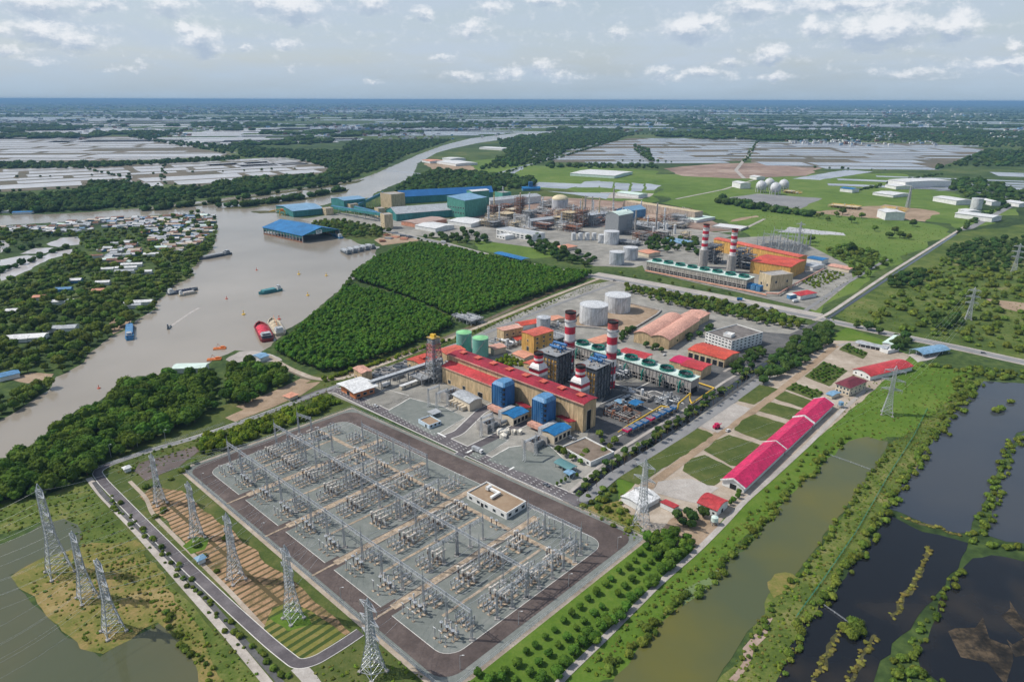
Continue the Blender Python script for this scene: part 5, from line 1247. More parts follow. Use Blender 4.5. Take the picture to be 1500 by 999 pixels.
B('hut', 'small blue and white hut left of the red roofed gate house', 'hut', (1152,437), (1157,439), (1162,435), h=5, roof='gable', axis='x', rh=.6, wall=m_bluelt, roofm=m_whitem)
B('shed', 'white sheds with pipes beside the far blue roofed shed', 'shed', (1172,393), (1190,397), (1198,391), h=5, roof='gable', axis='x', rh=1, wall=m_whitew, roofm=m_greyroof)
for k, (px, w, d, h) in enumerate((((1046, 388), 18, 26, 26), ((1088, 395), 18, 26, 26), ((1098, 397), 14, 20, 20))):
    pipe_rack(px, w, d, h, ('dark boiler frame right of the left far stack', 'dark boiler frame right of the right far stack', 'dark blue intake frame beside the ochre hall')[k], 20+k, (m_steeld, m_greyroof, (m_steelg, m_steelg, m_blue)[k]), AX, 'boiler_block', 24, 'boiler frames of the far block')
pipe_line('pipeline', 'pale pipe rack running from the beige block along the far garden', [(1122,433,3),(1140,434,3),(1156,424,3),(1206,397,3)], 1.0, m_salmon, 10)
pipe_line('pipeline', 'brown pipe rack along the foot of the far cooling tower', [(945,399,2.5),(1090,428,2.5),(1122,435,2.5)], .9, m_salmon2, 10)
# far switchyard
sheet('gravel_bed', [(1106,366),(1130,356),(1190,364),(1172,376)], .2, m_gravel)
def portal_row(px0, px1, n, h, lab, group):
    a, b = G(*px0), G(*px1); root = thing('gantry', (a.x, a.y, .2), math.atan2((b-a).y, (b-a).x), lab, 'gantry', group); ln = (b-a).length
    for k in range(n+1):
        mb = MB(); x = ln*k/n
        for s in (-1, 1): mb.bar((x-s*1.2, 0, 0), (x, 0, h*.9), .5); mb.bar((x, -1.2*s, 0), (x, 0, h*.9), .4)
        mb.bar((x, 0, h*.8), (x, 0, h*1.2), .4); mb.build('column', m_steel, root)
    mb = MB()
    for z in (h*.86, h*.95):
        for y in (-.6, .6): mb.bar((0, y, z), (ln, y, z), .35)
    for k in range(int(ln/3)): mb.bar((k*3, -.6, h*.86), (k*3+3, .6, h*.95), .25)
    mb.build('beam', m_steel, root)
for k, (p, q, n) in enumerate((((1117, 359), (1180, 366), 6), ((1108, 366), (1172, 374), 6), ((1132, 353), (1186, 360), 5))): portal_row(p, q, n, 20, ('middle', 'nearest', 'farthest')[k] + ' grey gantry row of the small switchyard behind the far block', 'far switchyard gantries')
rg = random.Random(8)
mb = MB(); o = G(1145, 366)
for k in range(700):
    x, y = rg.uniform(1108, 1186), rg.uniform(357, 375)
    if not inside(x, y, [(1106,366),(1130,356),(1190,364),(1172,376)]): continue
    g = G(x, y) - o; h = rg.uniform(2, 6); mb.bar((g.x, g.y, 0), (g.x, g.y, h), .5, rg.randrange(2)); mb.bar((g.x-1.5, g.y, h), (g.x+1.5, g.y, h), .4)
tag(mb.build('substation_equipment', [m_steelg, m_ceraml], None, (o.x, o.y, .2)), 'mass of small grey insulators and posts in the far switchyard', 'substation equipment', None, 'stuff')

# ================================================================== river works: roofed pier, stores, conveyors
f, a, w, d = rectframe((387, 343), (444, 356), (488, 345)); root = thing('boat_shed', (f.x, f.y, .1), a, 'huge blue roofed boat shed standing in the river on columns', 'boat shed'); hs = hz(444, 356, 345.5)
roof_mesh('gable', 'x', w, d, hs, 9, 2, .5).build('roof', m_bluer, root)
mb = MB()
n = 13
for k in range(n+1):
    for y in (0, d):
        mb.box(-w*k/n-.7, -w*k/n+.7, y-.7, y+.7, 0, hs)
mb.build('column', m_conc, root)['kind'] = 'stuff'
mb = MB(); mb.box(-w, 0, -.5, 0, hs*.62, hs); mb.box(-w, 0, d, d+.5, hs*.5, hs); mb.box(-w-.5, -w, 0, d, hs*.3, hs); mb.build('side_wall', m_teal, root)
mb = MB(); mb.add([(0, 0, hs), (0, d, hs), (0, d/2, hs+9), (-.5, 0, hs), (-.5, d, hs), (-.5, d/2, hs+9)], [(0, 1, 2), (5, 4, 3)]); mb.build('gable_wall', m_teal, root)
mb = MB(); mb.box(.1, .6, d*.36, d*.52, hs*.9, hs+5); mb.build('signboard', m_whitew, root)
mb = MB(); mb.box(.6, .75, d*.385, d*.495, hs+2.2, hs+3.8); mb.box(.6, .75, d*.40, d*.48, hs+.4, hs+1.2); mb.build('sign_emblem', m_teal, root)
mb = MB(); mb.box(-w, 0, -1, 1.5, 0, 1.6); mb.box(-w, 0, d-1.5, d+1, 0, 1.6); mb.build('walkway', m_rust, root)
B('store', 'teal store with a pale blue roof beside the upper river quay', 'warehouse', (405,310), (430,318.5), (468,312), h=12, roof='gable', axis='y', rh=4, over=1.5, wall=m_teal, roofm=m_blues, vents=None)
g = G(414, 316); root = thing('crane', (g.x, g.y, .2), .2, 'yellow loading crane at the corner of the upper quay', 'crane')
mb = MB(); steel_frame(mb, -5, 5, -4, 4, 0, 9, 1, 1, 1, 1.0); mb.build('portal', m_yellow, root); mb = MB(); mb.box(-3, 3, -3, 3, 9, 13); mb.build('cab', m_orange, root); mb = MB(); mb.bar((0, 0, 12), (-24, -8, 10), 1.4); mb.bar((0, 0, 15), (-24, -8, 10.4), .5); mb.build('jib', m_yellow, root)
B('plant_building', 'teal and white block where the conveyors start above the upper quay', 'industrial building', (486,306), (505,310), (520,303), h=22, roof='gable', axis='y', rh=3, wall=m_teal, roofm=m_blues)
for L, Fp, R, h, lab in (((472,314),(478,316),(483,313),14,'small beige tower beside the teal store'), ((507,309),(514,311),(519,308),16,'beige conveyor tower right of the teal block'), ((549,317),(555,319),(559,316),18,'beige conveyor tower left of the tallest one'),
      ((558,333),(564,336),(570,332),26,'tallest beige conveyor tower with open floors'), ((567,317),(573,319),(577,316),14,'beige conveyor tower behind the tallest one')):
    B('transfer_tower', lab, 'tower', L, Fp, R, h=h, roof='flat', wall=m_tan2, roofm=m_conc, wins=[('S', 2, z_, 2.4, 2) for z_ in (3, 8)], group='conveyor transfer towers')
B('process_building', 'large square beige building at the head of the blue store', 'industrial building', (558,303), (574,306), (580,301), h=30, roof='flat', wall=M('beige_grid_panel', (.56, .44, .28), .75, .06, .1, stripe=('XY', 5, .35)), roofm=m_conc)
def conveyor(p, q, z0, z1, lab, w=4.5):
    a, b = G(*p) + Vector((0, 0, z0)), G(*q) + Vector((0, 0, z1)); o = Vector((a.x, a.y, .2)); root = thing('conveyor_gallery', o, 0, lab, 'conveyor', 'teal conveyor galleries')
    mb = MB(); mb.bar(a-o, b-o, w); mb.build('gallery', m_teal, root)
    d_ = b - a; nr = Vector((-d_.y, d_.x, 0)).normalized(); n = max(2, int(d_.length/28)); mb = MB()
    for k in range(n+1):
        c = a.lerp(b, k/n) - o
        for s in (-1, 1): mb.bar((c.x+nr.x*s*3.4, c.y+nr.y*s*3.4, 0), (c.x+nr.x*s*1.6, c.y+nr.y*s*1.6, c.z), .7)
    mb.build('trestle', m_steelg, root)
    mb = MB(); mb.bar(a-o+Vector((0, 0, w/2+.1)), b-o+Vector((0, 0, w/2+.1)), w*.5); mb.build('roof', m_bluelt, root)
conveyor((486, 312), (560, 327), 12, 16, 'lower teal conveyor gallery running to the tallest beige tower')
conveyor((521, 310), (562, 298), 10, 22, 'teal conveyor gallery rising to the square beige building')
conveyor((520, 311), (553, 323), 10, 14, 'short teal conveyor gallery crossing in the middle')
conveyor((576, 322), (582, 316), 12, 10, 'short teal conveyor gallery at the end of the grey roofed store')
B('bulk_store', 'very long bulk store with a bright blue roof behind the grey roofed store', 'warehouse', (582,297), (586,299), (688,280), h=16, roof='gable', axis='y', rh=12, over=1, wall=m_teal, roofm=M('store_blue_roof', (.04, .17, .42), .45, .07, .05), ang=None, fr=None)
B('bulk_store', 'very long grey roofed bulk store with a teal wall before the blue store', 'warehouse', (566,318), (581,324.5), (655,313.5), h=14, roof='gable', axis='y', rh=9, over=1, wall=m_teal, roofm=m_greyroof)
B('tall_store', 'tall green block with a pale roof beside the chemical works', 'industrial building', (655.5,317), (681,320.5), (704,313), top=294.5, roof='sheddown', axis='y', rh=5, over=.6, wall=m_tealg, roofm=m_blues, wins=[('S', 7, z_, 3, 3) for z_ in (8, 18)])
B('tall_store', 'higher white roofed rear wing of the tall green block', 'industrial building', (684,309), (692,311), (706,306), top=281, roof='gable', axis='y', rh=2, wall=m_tealg, roofm=m_whitem)
B('store', 'pale store building between the tall green block and the river bend', 'warehouse', (704,302), (718,305), (770,293), h=15, roof='gable', axis='y', rh=4, wall=m_whitew, roofm=m_greyroof)
B('plant_building', 'pale teal block standing before the pale store', 'industrial building', (725,298), (736,300), (740,297), h=26, roof='flat', wall=m_tealg, roofm=m_conc)
B('warehouse', 'white roofed warehouse in front of the grey roofed store', 'warehouse', (608,336), (638,341), (655,334), h=7, roof='gable', axis='x', rh=2, wall=m_whitew, roofm=m_whitem)
B('warehouse', 'salmon floored open yard building with a pale wall left of the white warehouse', 'warehouse', (588,330), (610,334), (640,324), h=7, roof='gable', axis='y', rh=1.5, wall=m_salmon2, roofm=M('dusty_pink_roof', (.38, .28, .24), .8, .12, .1))
B('warehouse', 'low grey white works shed below the tall green block', 'warehouse', (656,329), (690,334), (700,326), h=7, roof='gable', axis='x', rh=2, wall=m_whitew, roofm=m_whitem)
B('admin_building', 'curved white office block with ribbon windows in the green gardens of the works', 'office building', (727,344), (780,354), (786,348), h=11, roof='flat', wall=m_whitew, roofm=m_greyroof, wins=[('S', 9, z_, 6.5, 2) for z_ in (1.5, 5.2)])
B('admin_building', 'lower white wing in front of the curved office block', 'office building', (727,349), (740,352), (746,348), h=7, roof='flat', wall=m_whitew, roofm=m_whitem, wins=[('S', 3, 2, 4, 2)])
B('pavilion', 'pink cross shaped pavilion roof among dark trees by the road', 'pavilion', (812,366), (826,369), (836,363), h=5, roof='hip', rh=2, wall=m_cream, roofm=m_salmon2)
B('bus_shed', 'long bright blue roof beside the road at the top edge of the plantation', 'shelter', (724,376), (764,386), (768,382), h=5, roof='gable', axis='x', rh=1, posts=8, wall=m_steelg, roofm=m_bluer)
B('warehouse', 'long tan cooling block behind the chemical works', 'industrial building', (912,306), (1017,324), (1021,321), h=17, roof='flat', wall=M('tan_grid_panel', (.44, .35, .28), .8, .08, .1, stripe=('X', 9, .35)), roofm=m_tan2)
B('shed', 'grey arched shed in the middle of the chemical works', 'shed', (886,342), (905,345), (912,338), h=34, roof='arch', axis='y', rh=4, wall=m_steelg, roofm=m_mint)
B('shed', 'steel blue gabled shed behind the grey arched shed', 'shed', (902,324), (920,327), (934,321), h=22, roof='gable', axis='y', rh=6, wall=m_bluelt, roofm=m_blues)
B('conveyor_hall', 'long grey roofed gallery sloping through the works', 'industrial building', (770,332), (778,334), (807,325), h=12, roof='gable', axis='y', rh=3, wall=m_steelg, roofm=m_greyroof)
B('shed', 'low pale blue roofed shed near the far cooling tower', 'shed', (968,356), (1000,362), (1008,357), h=5, roof='gable', axis='x', rh=1, wall=m_greyroof, roofm=m_blues)
B('shed', 'brown red roofed shed behind the grey roadside tanks', 'shed', (934,374), (950,378), (958,373), h=6, roof='gable', axis='x', rh=1, wall=m_cream, roofm=m_salmon2)
B('shed', 'green roofed long shed between the bright fields', 'shed', (903,287), (935,291), (940,288), h=8, roof='gable', axis='x', rh=1.5, wall=m_whitew, roofm=m_mint)
B('greenhouse', 'long pale roofed packing sheds beside the slate ponds', 'shed', (835,258), (900,262), (932,256), h=8, roof='gable', axis='x', rh=2, wall=m_mint, roofm=m_whitem)
B('shed', 'white flat sheds in the field left of the gas spheres', 'shed', (988,322), (1020,327), (1040,321), h=5, roof='gable', axis='x', rh=1, wall=m_whitew, roofm=m_mint)
B('shed', 'pale walled plot shed below the grey gas yard', 'shed', (1042,334), (1085,339), (1090,334), h=4, roof='flat', wall=m_conc, roofm=m_whitem)
tank('dome_tank', 'big domed tank with a yellowish top in the chemical works', (820, 307), 24, 292, m_tankg, M('yellowed_dome', (.60, .52, .34), .6, .1, .1), 'dome', 9)
tank('storage_tank', 'white tank at the front of the chemical works', (895, 357), 22.5, 339, m_tank, None)
tank('storage_tank', 'smaller white tank left of the front white tank', (881, 356), 10.5, 344, m_tank, None)
for k, x in enumerate((840, 850, 860, 870)): tank('small_tank', 'slim white tank in the row of four before the works', (x, 352), 6.8, 342, m_tank, None, group='row of slim white tanks', stair=False)
for k, (x, y, t) in enumerate(((957, 349, 333), (963, 343, 326), (976, 342, 328), (988, 343, 330))): tank('silo', 'slim white vertical silo beside the pale blue shed', (x, y), 4, t, m_tank, None, group='slim white silos', stair=False)
PR = [((722, 318), 16, 24, 22, 'two brown columns with platforms left of the works', (m_rust, m_conc, m_tan2), 40), ((742, 322), 30, 30, 10, 'low tan process deck at the left of the works', (m_tan2, m_conc, m_tank), 0), ((762, 318), 16, 18, 38, 'tall brown scaffold tower with a white top', (m_rust, m_conc, m_tan2), 46),
      ((776, 322), 20, 20, 16, 'grey pipework beside the brown scaffold tower', (m_steelg, m_tank, m_tank), 50), ((800, 316), 40, 20, 8, 'low grey pipe racks before the domed tank', (m_steelg, m_tank, m_tank), 0), ((836, 333), 26, 24, 26, 'open concrete frame with three floors', (m_tan2, m_steelg, m_tank), 0),
      ((853, 334), 18, 20, 34, 'brown framed column group in the centre of the works', (m_rust, m_tank, m_tan2), 52), ((866, 332), 24, 28, 20, 'dense silver pipework right of the brown columns', (m_steel, m_tank, m_tank), 0), ((880, 326), 30, 30, 18, 'silver process racks behind the grey arched shed', (m_steel, m_tank, m_tan2), 44),
      ((919, 342), 18, 20, 24, 'grey column group right of the arched shed', (m_steel, m_tank, m_tank), 40), ((948, 340), 40, 30, 12, 'low silver pipe racks at the right of the works', (m_steel, m_tank, m_tank), 0), ((960, 330), 44, 26, 8, 'tan pipe racks before the long tan block', (m_tan2, m_rust, m_tank), 0),
      ((930, 362), 36, 22, 6, 'low dark pipe racks behind the grey tanks', (m_steelg, m_steelg, m_tank), 0), ((1000, 336), 40, 24, 7, 'pale frame racks right of the long tan block', (m_tan2, m_conc, m_tank), 0), ((826, 318), 24, 20, 12, 'pale racks between the dome and the concrete frame', (m_tan2, m_tank, m_tank), 0)]
for k, (px, w, d, h, lab, ms, tall) in enumerate(PR): pipe_rack(px, w, d, h, lab, 100+k, ms, AX, 'process_unit', 36, 'units of the chemical works', tall)
for x, y, t, lab in ((898, 306, 275, 'tall thin chimney behind the long tan block'), (930, 344, 308, 'tall thin grey chimney right of the works'), (857, 312, 287, 'short thin chimney left of the silver racks'), (867, 314, 288, 'short thin chimney behind the silver racks'), (960, 345, 298, 'lattice flare mast near the white silos')):
    g = G(x, y); h = hz(x, y, t); root = thing('chimney', (g.x, g.y, .2), 0, lab, 'chimney', 'thin works chimneys'); mb = MB(); mb.cyl(0, 0, 0, h, 2.0, 1.2, 14); mb.build('shaft', m_conc, root)
    mb = MB(); ring_platform(mb, h*.7, 1.6, 1.2, 12); mb.build('platform', m_steelg, root)
g = G(779, 280); root = thing('ferry_shed', (g.x, g.y, .2), .2, 'bright blue curved roof with a small tower at the canal mouth', 'building')
roof_mesh('arch', 'x', 46, 20, 6, 4, 1).build('roof', m_bluer, root).location.x = 22; mb = MB(); mb.box(-6, 4, 6, 14, 6, 22); mb.build('tower', m_blue, root)
mb = MB(); mb.box(-23, 22, 1, 19, 0, 6); mb.build('wall', m_bluelt, root)
rgp = random.Random(90); k = 0
for x, y in [(rgp.uniform(715, 1010), 0) for _ in range(84)]:
    y = 314 + (x-715)/300*22 + rgp.uniform(-19, 24); k += 1
    nm = ('left', 'middle left', 'centre', 'middle right', 'right')[min(4, int((x-715)/59))]; tl = rgp.random() < .3
    pipe_rack((x, y), rgp.uniform(12, 30), rgp.uniform(10, 24), rgp.uniform(5, 16), f"{('tall columned', 'low')[not tl]} cluster of pipework in the {nm} of the chemical works", 500+k, (rgp.choice((m_rust, m_steelg, m_tan2, m_conc)), rgp.choice((m_steel, m_conc, m_tank)), m_tank), AX, 'pipework_cluster', 18, f'{nm} pipework of the chemical works' + (' with columns' if tl else ''), rgp.uniform(24, 40) if tl else 0)
# gas storage: spheres, far stores
for k, (x, y, lab) in enumerate(((1114, 282, 'white gas sphere at the left front of the group of four'), (1135, 285, 'white gas sphere at the right front of the group of four'), (1126, 278, 'white gas sphere at the left back of the group of four'), (1147, 280, 'white gas sphere at the right back of the group of four'))):
    g = G(x, y); r = 13; root = thing('gas_sphere', (g.x, g.y, .2), 0, lab, 'gas tank', 'white gas spheres'); mb = MB()
    for i in range(10):
        a0, a1 = -math.pi/2 + math.pi*i/10, -math.pi/2 + math.pi*(i+1)/10
        mb.cyl(0, 0, r*1.25 + r*math.sin(a0), r*1.25 + r*math.sin(a1), max(.01, r*math.cos(a0)), max(.01, r*math.cos(a1)), 28, caps=False)
    mb.build('sphere_shell', m_tank, root); mb = MB()
    for i in range(10): t = i*math.pi/5; mb.bar((r*.96*math.cos(t), r*.96*math.sin(t), 0), (r*.96*math.cos(t), r*.96*math.sin(t), r*1.2), 1.1)
    mb.build('support_legs', m_tank, root); mb = MB(); mb.bar((r+1, 0, 0), (r*.2, 0, r*2.2), .8); mb.cyl(0, 0, r*2.22, r*2.3, 3, 3, 12); mb.build('stairway', m_steel, root)
for L, Fp, R, h, lab in (((1300,272),(1325,276),(1357,269),16,'big white flat warehouse beyond the bright fields'), ((1296,275),(1312,278),(1322,275),8,'low white annex before the big white warehouse'), ((1230,281),(1248,283),(1252,281),9,'pale blue roofed shed left of the dark tree clump'),
      ((1278,286),(1308,290),(1328,287),6,'long white shed in the middle of the bright fields'), ((1366,295),(1400,301),(1405,297),10,'long white shed left of the white tank'), ((1398,319),(1452,326),(1456,322),9,'long white shed in front of the white tank'), ((1470,300),(1492,304),(1496,301),8,'white shed at the far right by the straight road'),
      ((1284,318),(1296,323),(1310,318),15,'white gabled hall on the sandy plot'), ((1436,298),(1452,302),(1456,300),9,'white shed right of the white tank'), ((1403,312),(1414,315),(1424,312),7,'white lean-to beside the white tank'), ((1072,274),(1084,277),(1088,274),14,'white block left of the gas spheres'), ((1098,262),(1108,264),(1112,262),8,'small white shed behind the gas spheres')):
    B('warehouse', lab, 'warehouse', L, Fp, R, h=h, roof='gable', axis='x', rh=2, over=1, wall=m_whitew, roofm=m_bluer if 'blue' in lab else m_whitem, group='far white sheds')
tank('storage_tank', 'white tank between the far white sheds on the right', (1429, 307), 15, 291, m_tank, None)
g = G(1329, 305); root = thing('flare_mast', (g.x, g.y, .2), 0, 'lattice flare mast on the sandy plot', 'mast'); mb = MB(); lattice(mb, hz(1329, 308, 276), 7, 1.8, 9, .42); mb.build('lattice_shaft', m_steel, root); mb = MB(); mb.cyl(0, 0, 0, hz(1329, 308, 275), .45, .45, 10); mb.build('flare_pipe', m_conc, root)
for k, (px, w, d) in enumerate((((1255, 308), 60, 30), ((1325, 312), 50, 30), ((1170, 285), 40, 24))): pipe_rack(px, w, d, 6, ('low tan pipework left of the white gabled hall', 'low tan pipework right of the white gabled hall', 'low pipework right of the gas spheres')[k], 60+k, (m_tan2, m_yellow, m_tank), AX, 'process_unit', 26)
for L, Fp, R, lab in (((640,240),(668,244),(684,240),'long white shed by the upper river bank'), ((618,238),(630,240),(640,237),'small rusty roofed shed by the upper river bank'), ((702,219),(735,221),(740,219),'long low white shed beyond the upper river bank'), ((648,235),(660,236.5),(672,234),'second grey shed on the upper river bank')):
    B('shed', lab, 'shed', L, Fp, R, h=8, roof='gable', axis='x', rh=2, wall=m_whitew, roofm=m_salmon2 if 'rusty' in lab else m_whitem)

# ================================================================== right-hand compound
n1, f1, n2 = G(1057.5, 711), G(1192, 592), G(1089, 723)
bd = math.atan2((f1-n1).y, (f1-n1).x); bdir = Vector((math.cos(bd), math.sin(bd), 0)); bl = (f1-n1).length; bw_ = abs((n2-n1).dot(Vector((bdir.y, -bdir.x, 0)))); c0 = n1 + Vector((bdir.y, -bdir.x, 0))*bw_
for q0, q1, lab in ((0, .398, 'long magenta roofed barn, nearest of the three in line'), (.41, .725, 'long magenta roofed barn, the middle one of three in line'), (.74, 1.0, 'shorter magenta roofed barn, farthest of the three in line')):
    br_ = building('barn', lab, 'barn', None, None, None, h=4.2 if q0 != .41 else 3.7, fr=(c0 + bdir*bl*q0, bd - math.pi/2, bw_, bl*(q1-q0)), roof='gable', axis='y', rh=3.2, over=.9, wall=m_whitew, roofm=m_pink, group='magenta roofed barns', doors=[('S', .5, 4, 3.4)] if q0 == 0 else ())
    hh_ = (4.2 if q0 != .41 else 3.7) - .3; dd_ = bl*(q1-q0)
    for ye in (-1.15, dd_ + .65):
        mb = MB(); mb.bar((-bw_-1, ye+.25, hh_-.1), (-bw_/2, ye+.25, hh_+3.5), .75); mb.bar((-bw_/2, ye+.25, hh_+3.5), (1, ye+.25, hh_-.1), .75); mb.build('gable_trim', m_whitem, br_)
B('barn', 'long shed with a faded red roof beyond the maroon tiled house', 'barn', (1249,548), (1274,558), (1302,531), h=4.5, roof='arch', axis='y', rh=2, over=.8, wall=m_whitew, roofm=m_red, wins=[('S', 3, 1.4, 1.4, 1.4)])
B('house', 'two storey pale house with a maroon hipped tile roof', 'house', (1223,574), (1243,581), (1260,568), top=568, roof='hip', rh=2.8, over=1, wall=m_cream, roofm=m_maroon, wins=[('S', 4, 1.2, 1.3, 1.5), ('S', 4, 4.2, 1.3, 1.5), ('E', 4, 1.2, 1.3, 1.5), ('E', 4, 4.2, 1.3, 1.5)])
B('hut', 'tiny pale blue roofed hut in front of the maroon tiled house', 'hut', (1210,582), (1218,585), (1226,579), h=3, roof='gable', axis='x', rh=.6, wall=m_cream, roofm=m_blues)
B('arched_shed', 'open shed with a pale blue arched roof by the public road', 'shelter', (1332,518), (1351,525), (1364,509), h=4, roof='arch', axis='y', rh=1.8, posts=5, wall=m_steel, roofm=m_blues)
B('carport', 'long low grey carport with dark openings near the road corner', 'shelter', (1253,507), (1297,516), (1302,513), h=3.2, roof='gable', axis='x', rh=.4, posts=4, wall=m_whitew, roofm=m_greyroof)
B('shed', 'pale green roofed shed between the carport and the round trees', 'shed', (1292,508), (1305,511), (1318,499), h=4, roof='gable', axis='y', rh=.8, wall=m_whitew, roofm=m_mint)
B('shed', 'small white shed at the end of the long grey carport', 'shed', (1288,515), (1300,519), (1308,512), h=3.6, roof='flat', wall=m_whitew, roofm=m_whitem)
B('shed', 'shed with a pale grey arched roof under the lattice tower', 'shed', (910,735), (938,751), (966,737), h=3.6, roof='arch', axis='y', rh=1.5, over=.6, wall=m_whitew, roofm=m_whitem)
B('shed', 'small low shed with a red roof beside the pale arched shed', 'shed', (967,743), (986,752), (993,746), h=2.6, roof='sheddown', axis='x', rh=.8, over=.3, wall=m_whitew, roofm=m_red)
B('house', 'white house with a red arched roof at the near end of the compound', 'house', (1021,746), (1049,758), (1066,744), h=4.6, roof='arch', axis='x', rh=1.8, over=.5, wall=m_whitew, roofm=m_red, wins=[('S', 3, 1.2, 1.2, 1.3)], doors=[('E', .5, 2, 2.4)])
for px, lab, mt, s in (((1046, 768), 'round pale teal water tank on a stand beside the boundary path', m_mint, 1.0), ((1231, 597), 'round pale blue water tank by the farthest magenta barn', m_blues, 1.0)):
    g = G(*px); root = thing('water_tank', (g.x, g.y, .2), 0, lab, 'water tank', 'raised water tanks'); mb = MB(); steel_frame(mb, -1.6, 1.6, -1.6, 1.6, 0, 2.2, 1, 1, 1, .25); mb.build('stand', m_steel, root); mb = MB(); mb.cyl(0, 0, 2.2, 4.6, 1.9, 1.9, 18); mb.cyl(0, 0, 4.6, 5.2, 1.9, .5, 18); mb.build('tank_shell', mt, root)
g = G(1049, 628); root = thing('red_machine', (g.x, g.y, .3), .4, 'small magenta red machine parked on the pale concrete pad', 'machine')
mb = MB(); mb.box(-2.2, 2.2, -1.4, 1.4, .7, 2.4); mb.box(-1, 1.6, -1.3, 1.3, 2.4, 3.9); mb.build('body', m_pink, root)
for x in (-1.5, 1.5):
    for y in (-1.3, 1.3): mb = MB(); mb.tube((x, y-.25, .7), (x, y+.25, .7), .7, .7, 14); mb.build('wheel', m_soot, root)
mb = MB(); mb.bar((2, 0, 2), (5, .6, 2.8), .4); mb.build('boom', m_pink, root)
# vehicles: a few white cars and a van
def car(px, rz, lab, col):
    g = G(*px); root = thing('parked_car', (g.x, g.y, .36), rz, lab, 'car', 'parked cars')
    mb = MB(); mb.prism([(-2.2, -.9), (2.2, -.9), (2.2, .9), (-2.2, .9)], .35, .95)
    mb.add([(-1.9, -.85, .95), (1.3, -.85, .95), (1.3, .85, .95), (-1.9, .85, .95), (-1.4, -.7, 1.5), (.5, -.7, 1.5), (.5, .7, 1.5), (-1.4, .7, 1.5)], [(4,5,6,7),(0,1,5,4),(1,2,6,5),(2,3,7,6),(3,0,4,7)], 1)
    mb.box(-1.35, .45, -.68, .68, 1.5, 1.55); mb.build('body', [col, m_glass], root)
    for x in (-1.4, 1.4):
        for y in (-.85, .85): mb = MB(); mb.tube((x, y-.1, .35), (x, y+.1, .35), .35, .35, 12); mb.build('wheel', m_soot, root)
m_carw = M('car_white_paint', (.66, .66, .66), .3, .02, .5, spec=.6); m_card = M('car_grey_paint', (.16, .17, .19), .3, .02, .5, spec=.6)
for px, rz, lab, c in (((1066, 632), .8, 'white car beside the pale concrete pad', m_carw), ((973, 521), .9, 'white car on the lane by the twin arched warehouse', m_carw), ((836, 642), -.7, 'white car by the gable end of the turbine hall', m_carw), ((843, 646), -.7, 'grey car by the gable end of the turbine hall', m_card),
                       ((1130, 452), -.35, 'grey car on the public road near the far gate', m_card), ((985, 427), -.3, 'white car on the public road below the far cooling tower', m_carw), ((1330, 497), -.35, 'white car on the public road near the arched shed', m_carw)): car(px, rz, lab, c)

def truck(px, rz, lab, body):
    g = G(*px); root = thing('truck', (g.x, g.y, .36), rz, lab, 'truck', 'trucks in the works')
    mb = MB(); mb.box(-4.5, 1.6, -1.25, 1.25, 1.0, 3.4); mb.build('cargo_box', body, root)
    mb = MB(); mb.box(1.9, 3.9, -1.15, 1.15, .6, 2.9); mb.build('cab', m_carw, root); mb = MB(); mb.box(3.88, 3.95, -1, 1, 1.7, 2.6); mb.build('windscreen', m_glass, root)
    mb = MB(); mb.box(-4.4, 3.8, -.5, .5, .6, 1.0); mb.build('chassis', m_soot, root)
    for x in (-3.4, -2.2, 2.8):
        for y in (-1.1, 1.1): mb = MB(); mb.tube((x, y-.18, .5), (x, y+.18, .5), .5, .5, 14); mb.build('wheel', m_soot, root)
for px, rz, lab, b_ in (((566, 566), .9, 'white lorry parked between the gate canopy and the cream cabins', m_carw), ((700, 663), -.65, 'grey lorry on the front road before the plant yard', m_greyroof), ((1085, 441), -.32, 'blue lorry on the public road below the far cooling tower', m_blue), ((650, 356), -.35, 'white lorry on the public road beyond the plantation', m_carw), ((1165, 443), .5, 'white lorry by the far block entrance', m_carw)): truck(px, rz, lab, b_)
for px, rz, lab, c in (((800, 712), -.65, 'grey car on the front road close to the plant gate', m_card), ((550, 596), -.65, 'white car on the front road near the gate canopy', m_carw), ((1080, 528), .8, 'white car by the white office garden', m_carw), ((1000, 532), .8, 'dark car outside the open bays of the garage', m_card), ((1180, 400), .6, 'white car beside the far garden', m_carw), ((900, 412), -.3, 'dark car at the road junction by the bunded tanks', m_card), ((1440, 518), -.35, 'dark car on the public road towards the right edge', m_card)): car(px, rz, lab, c)
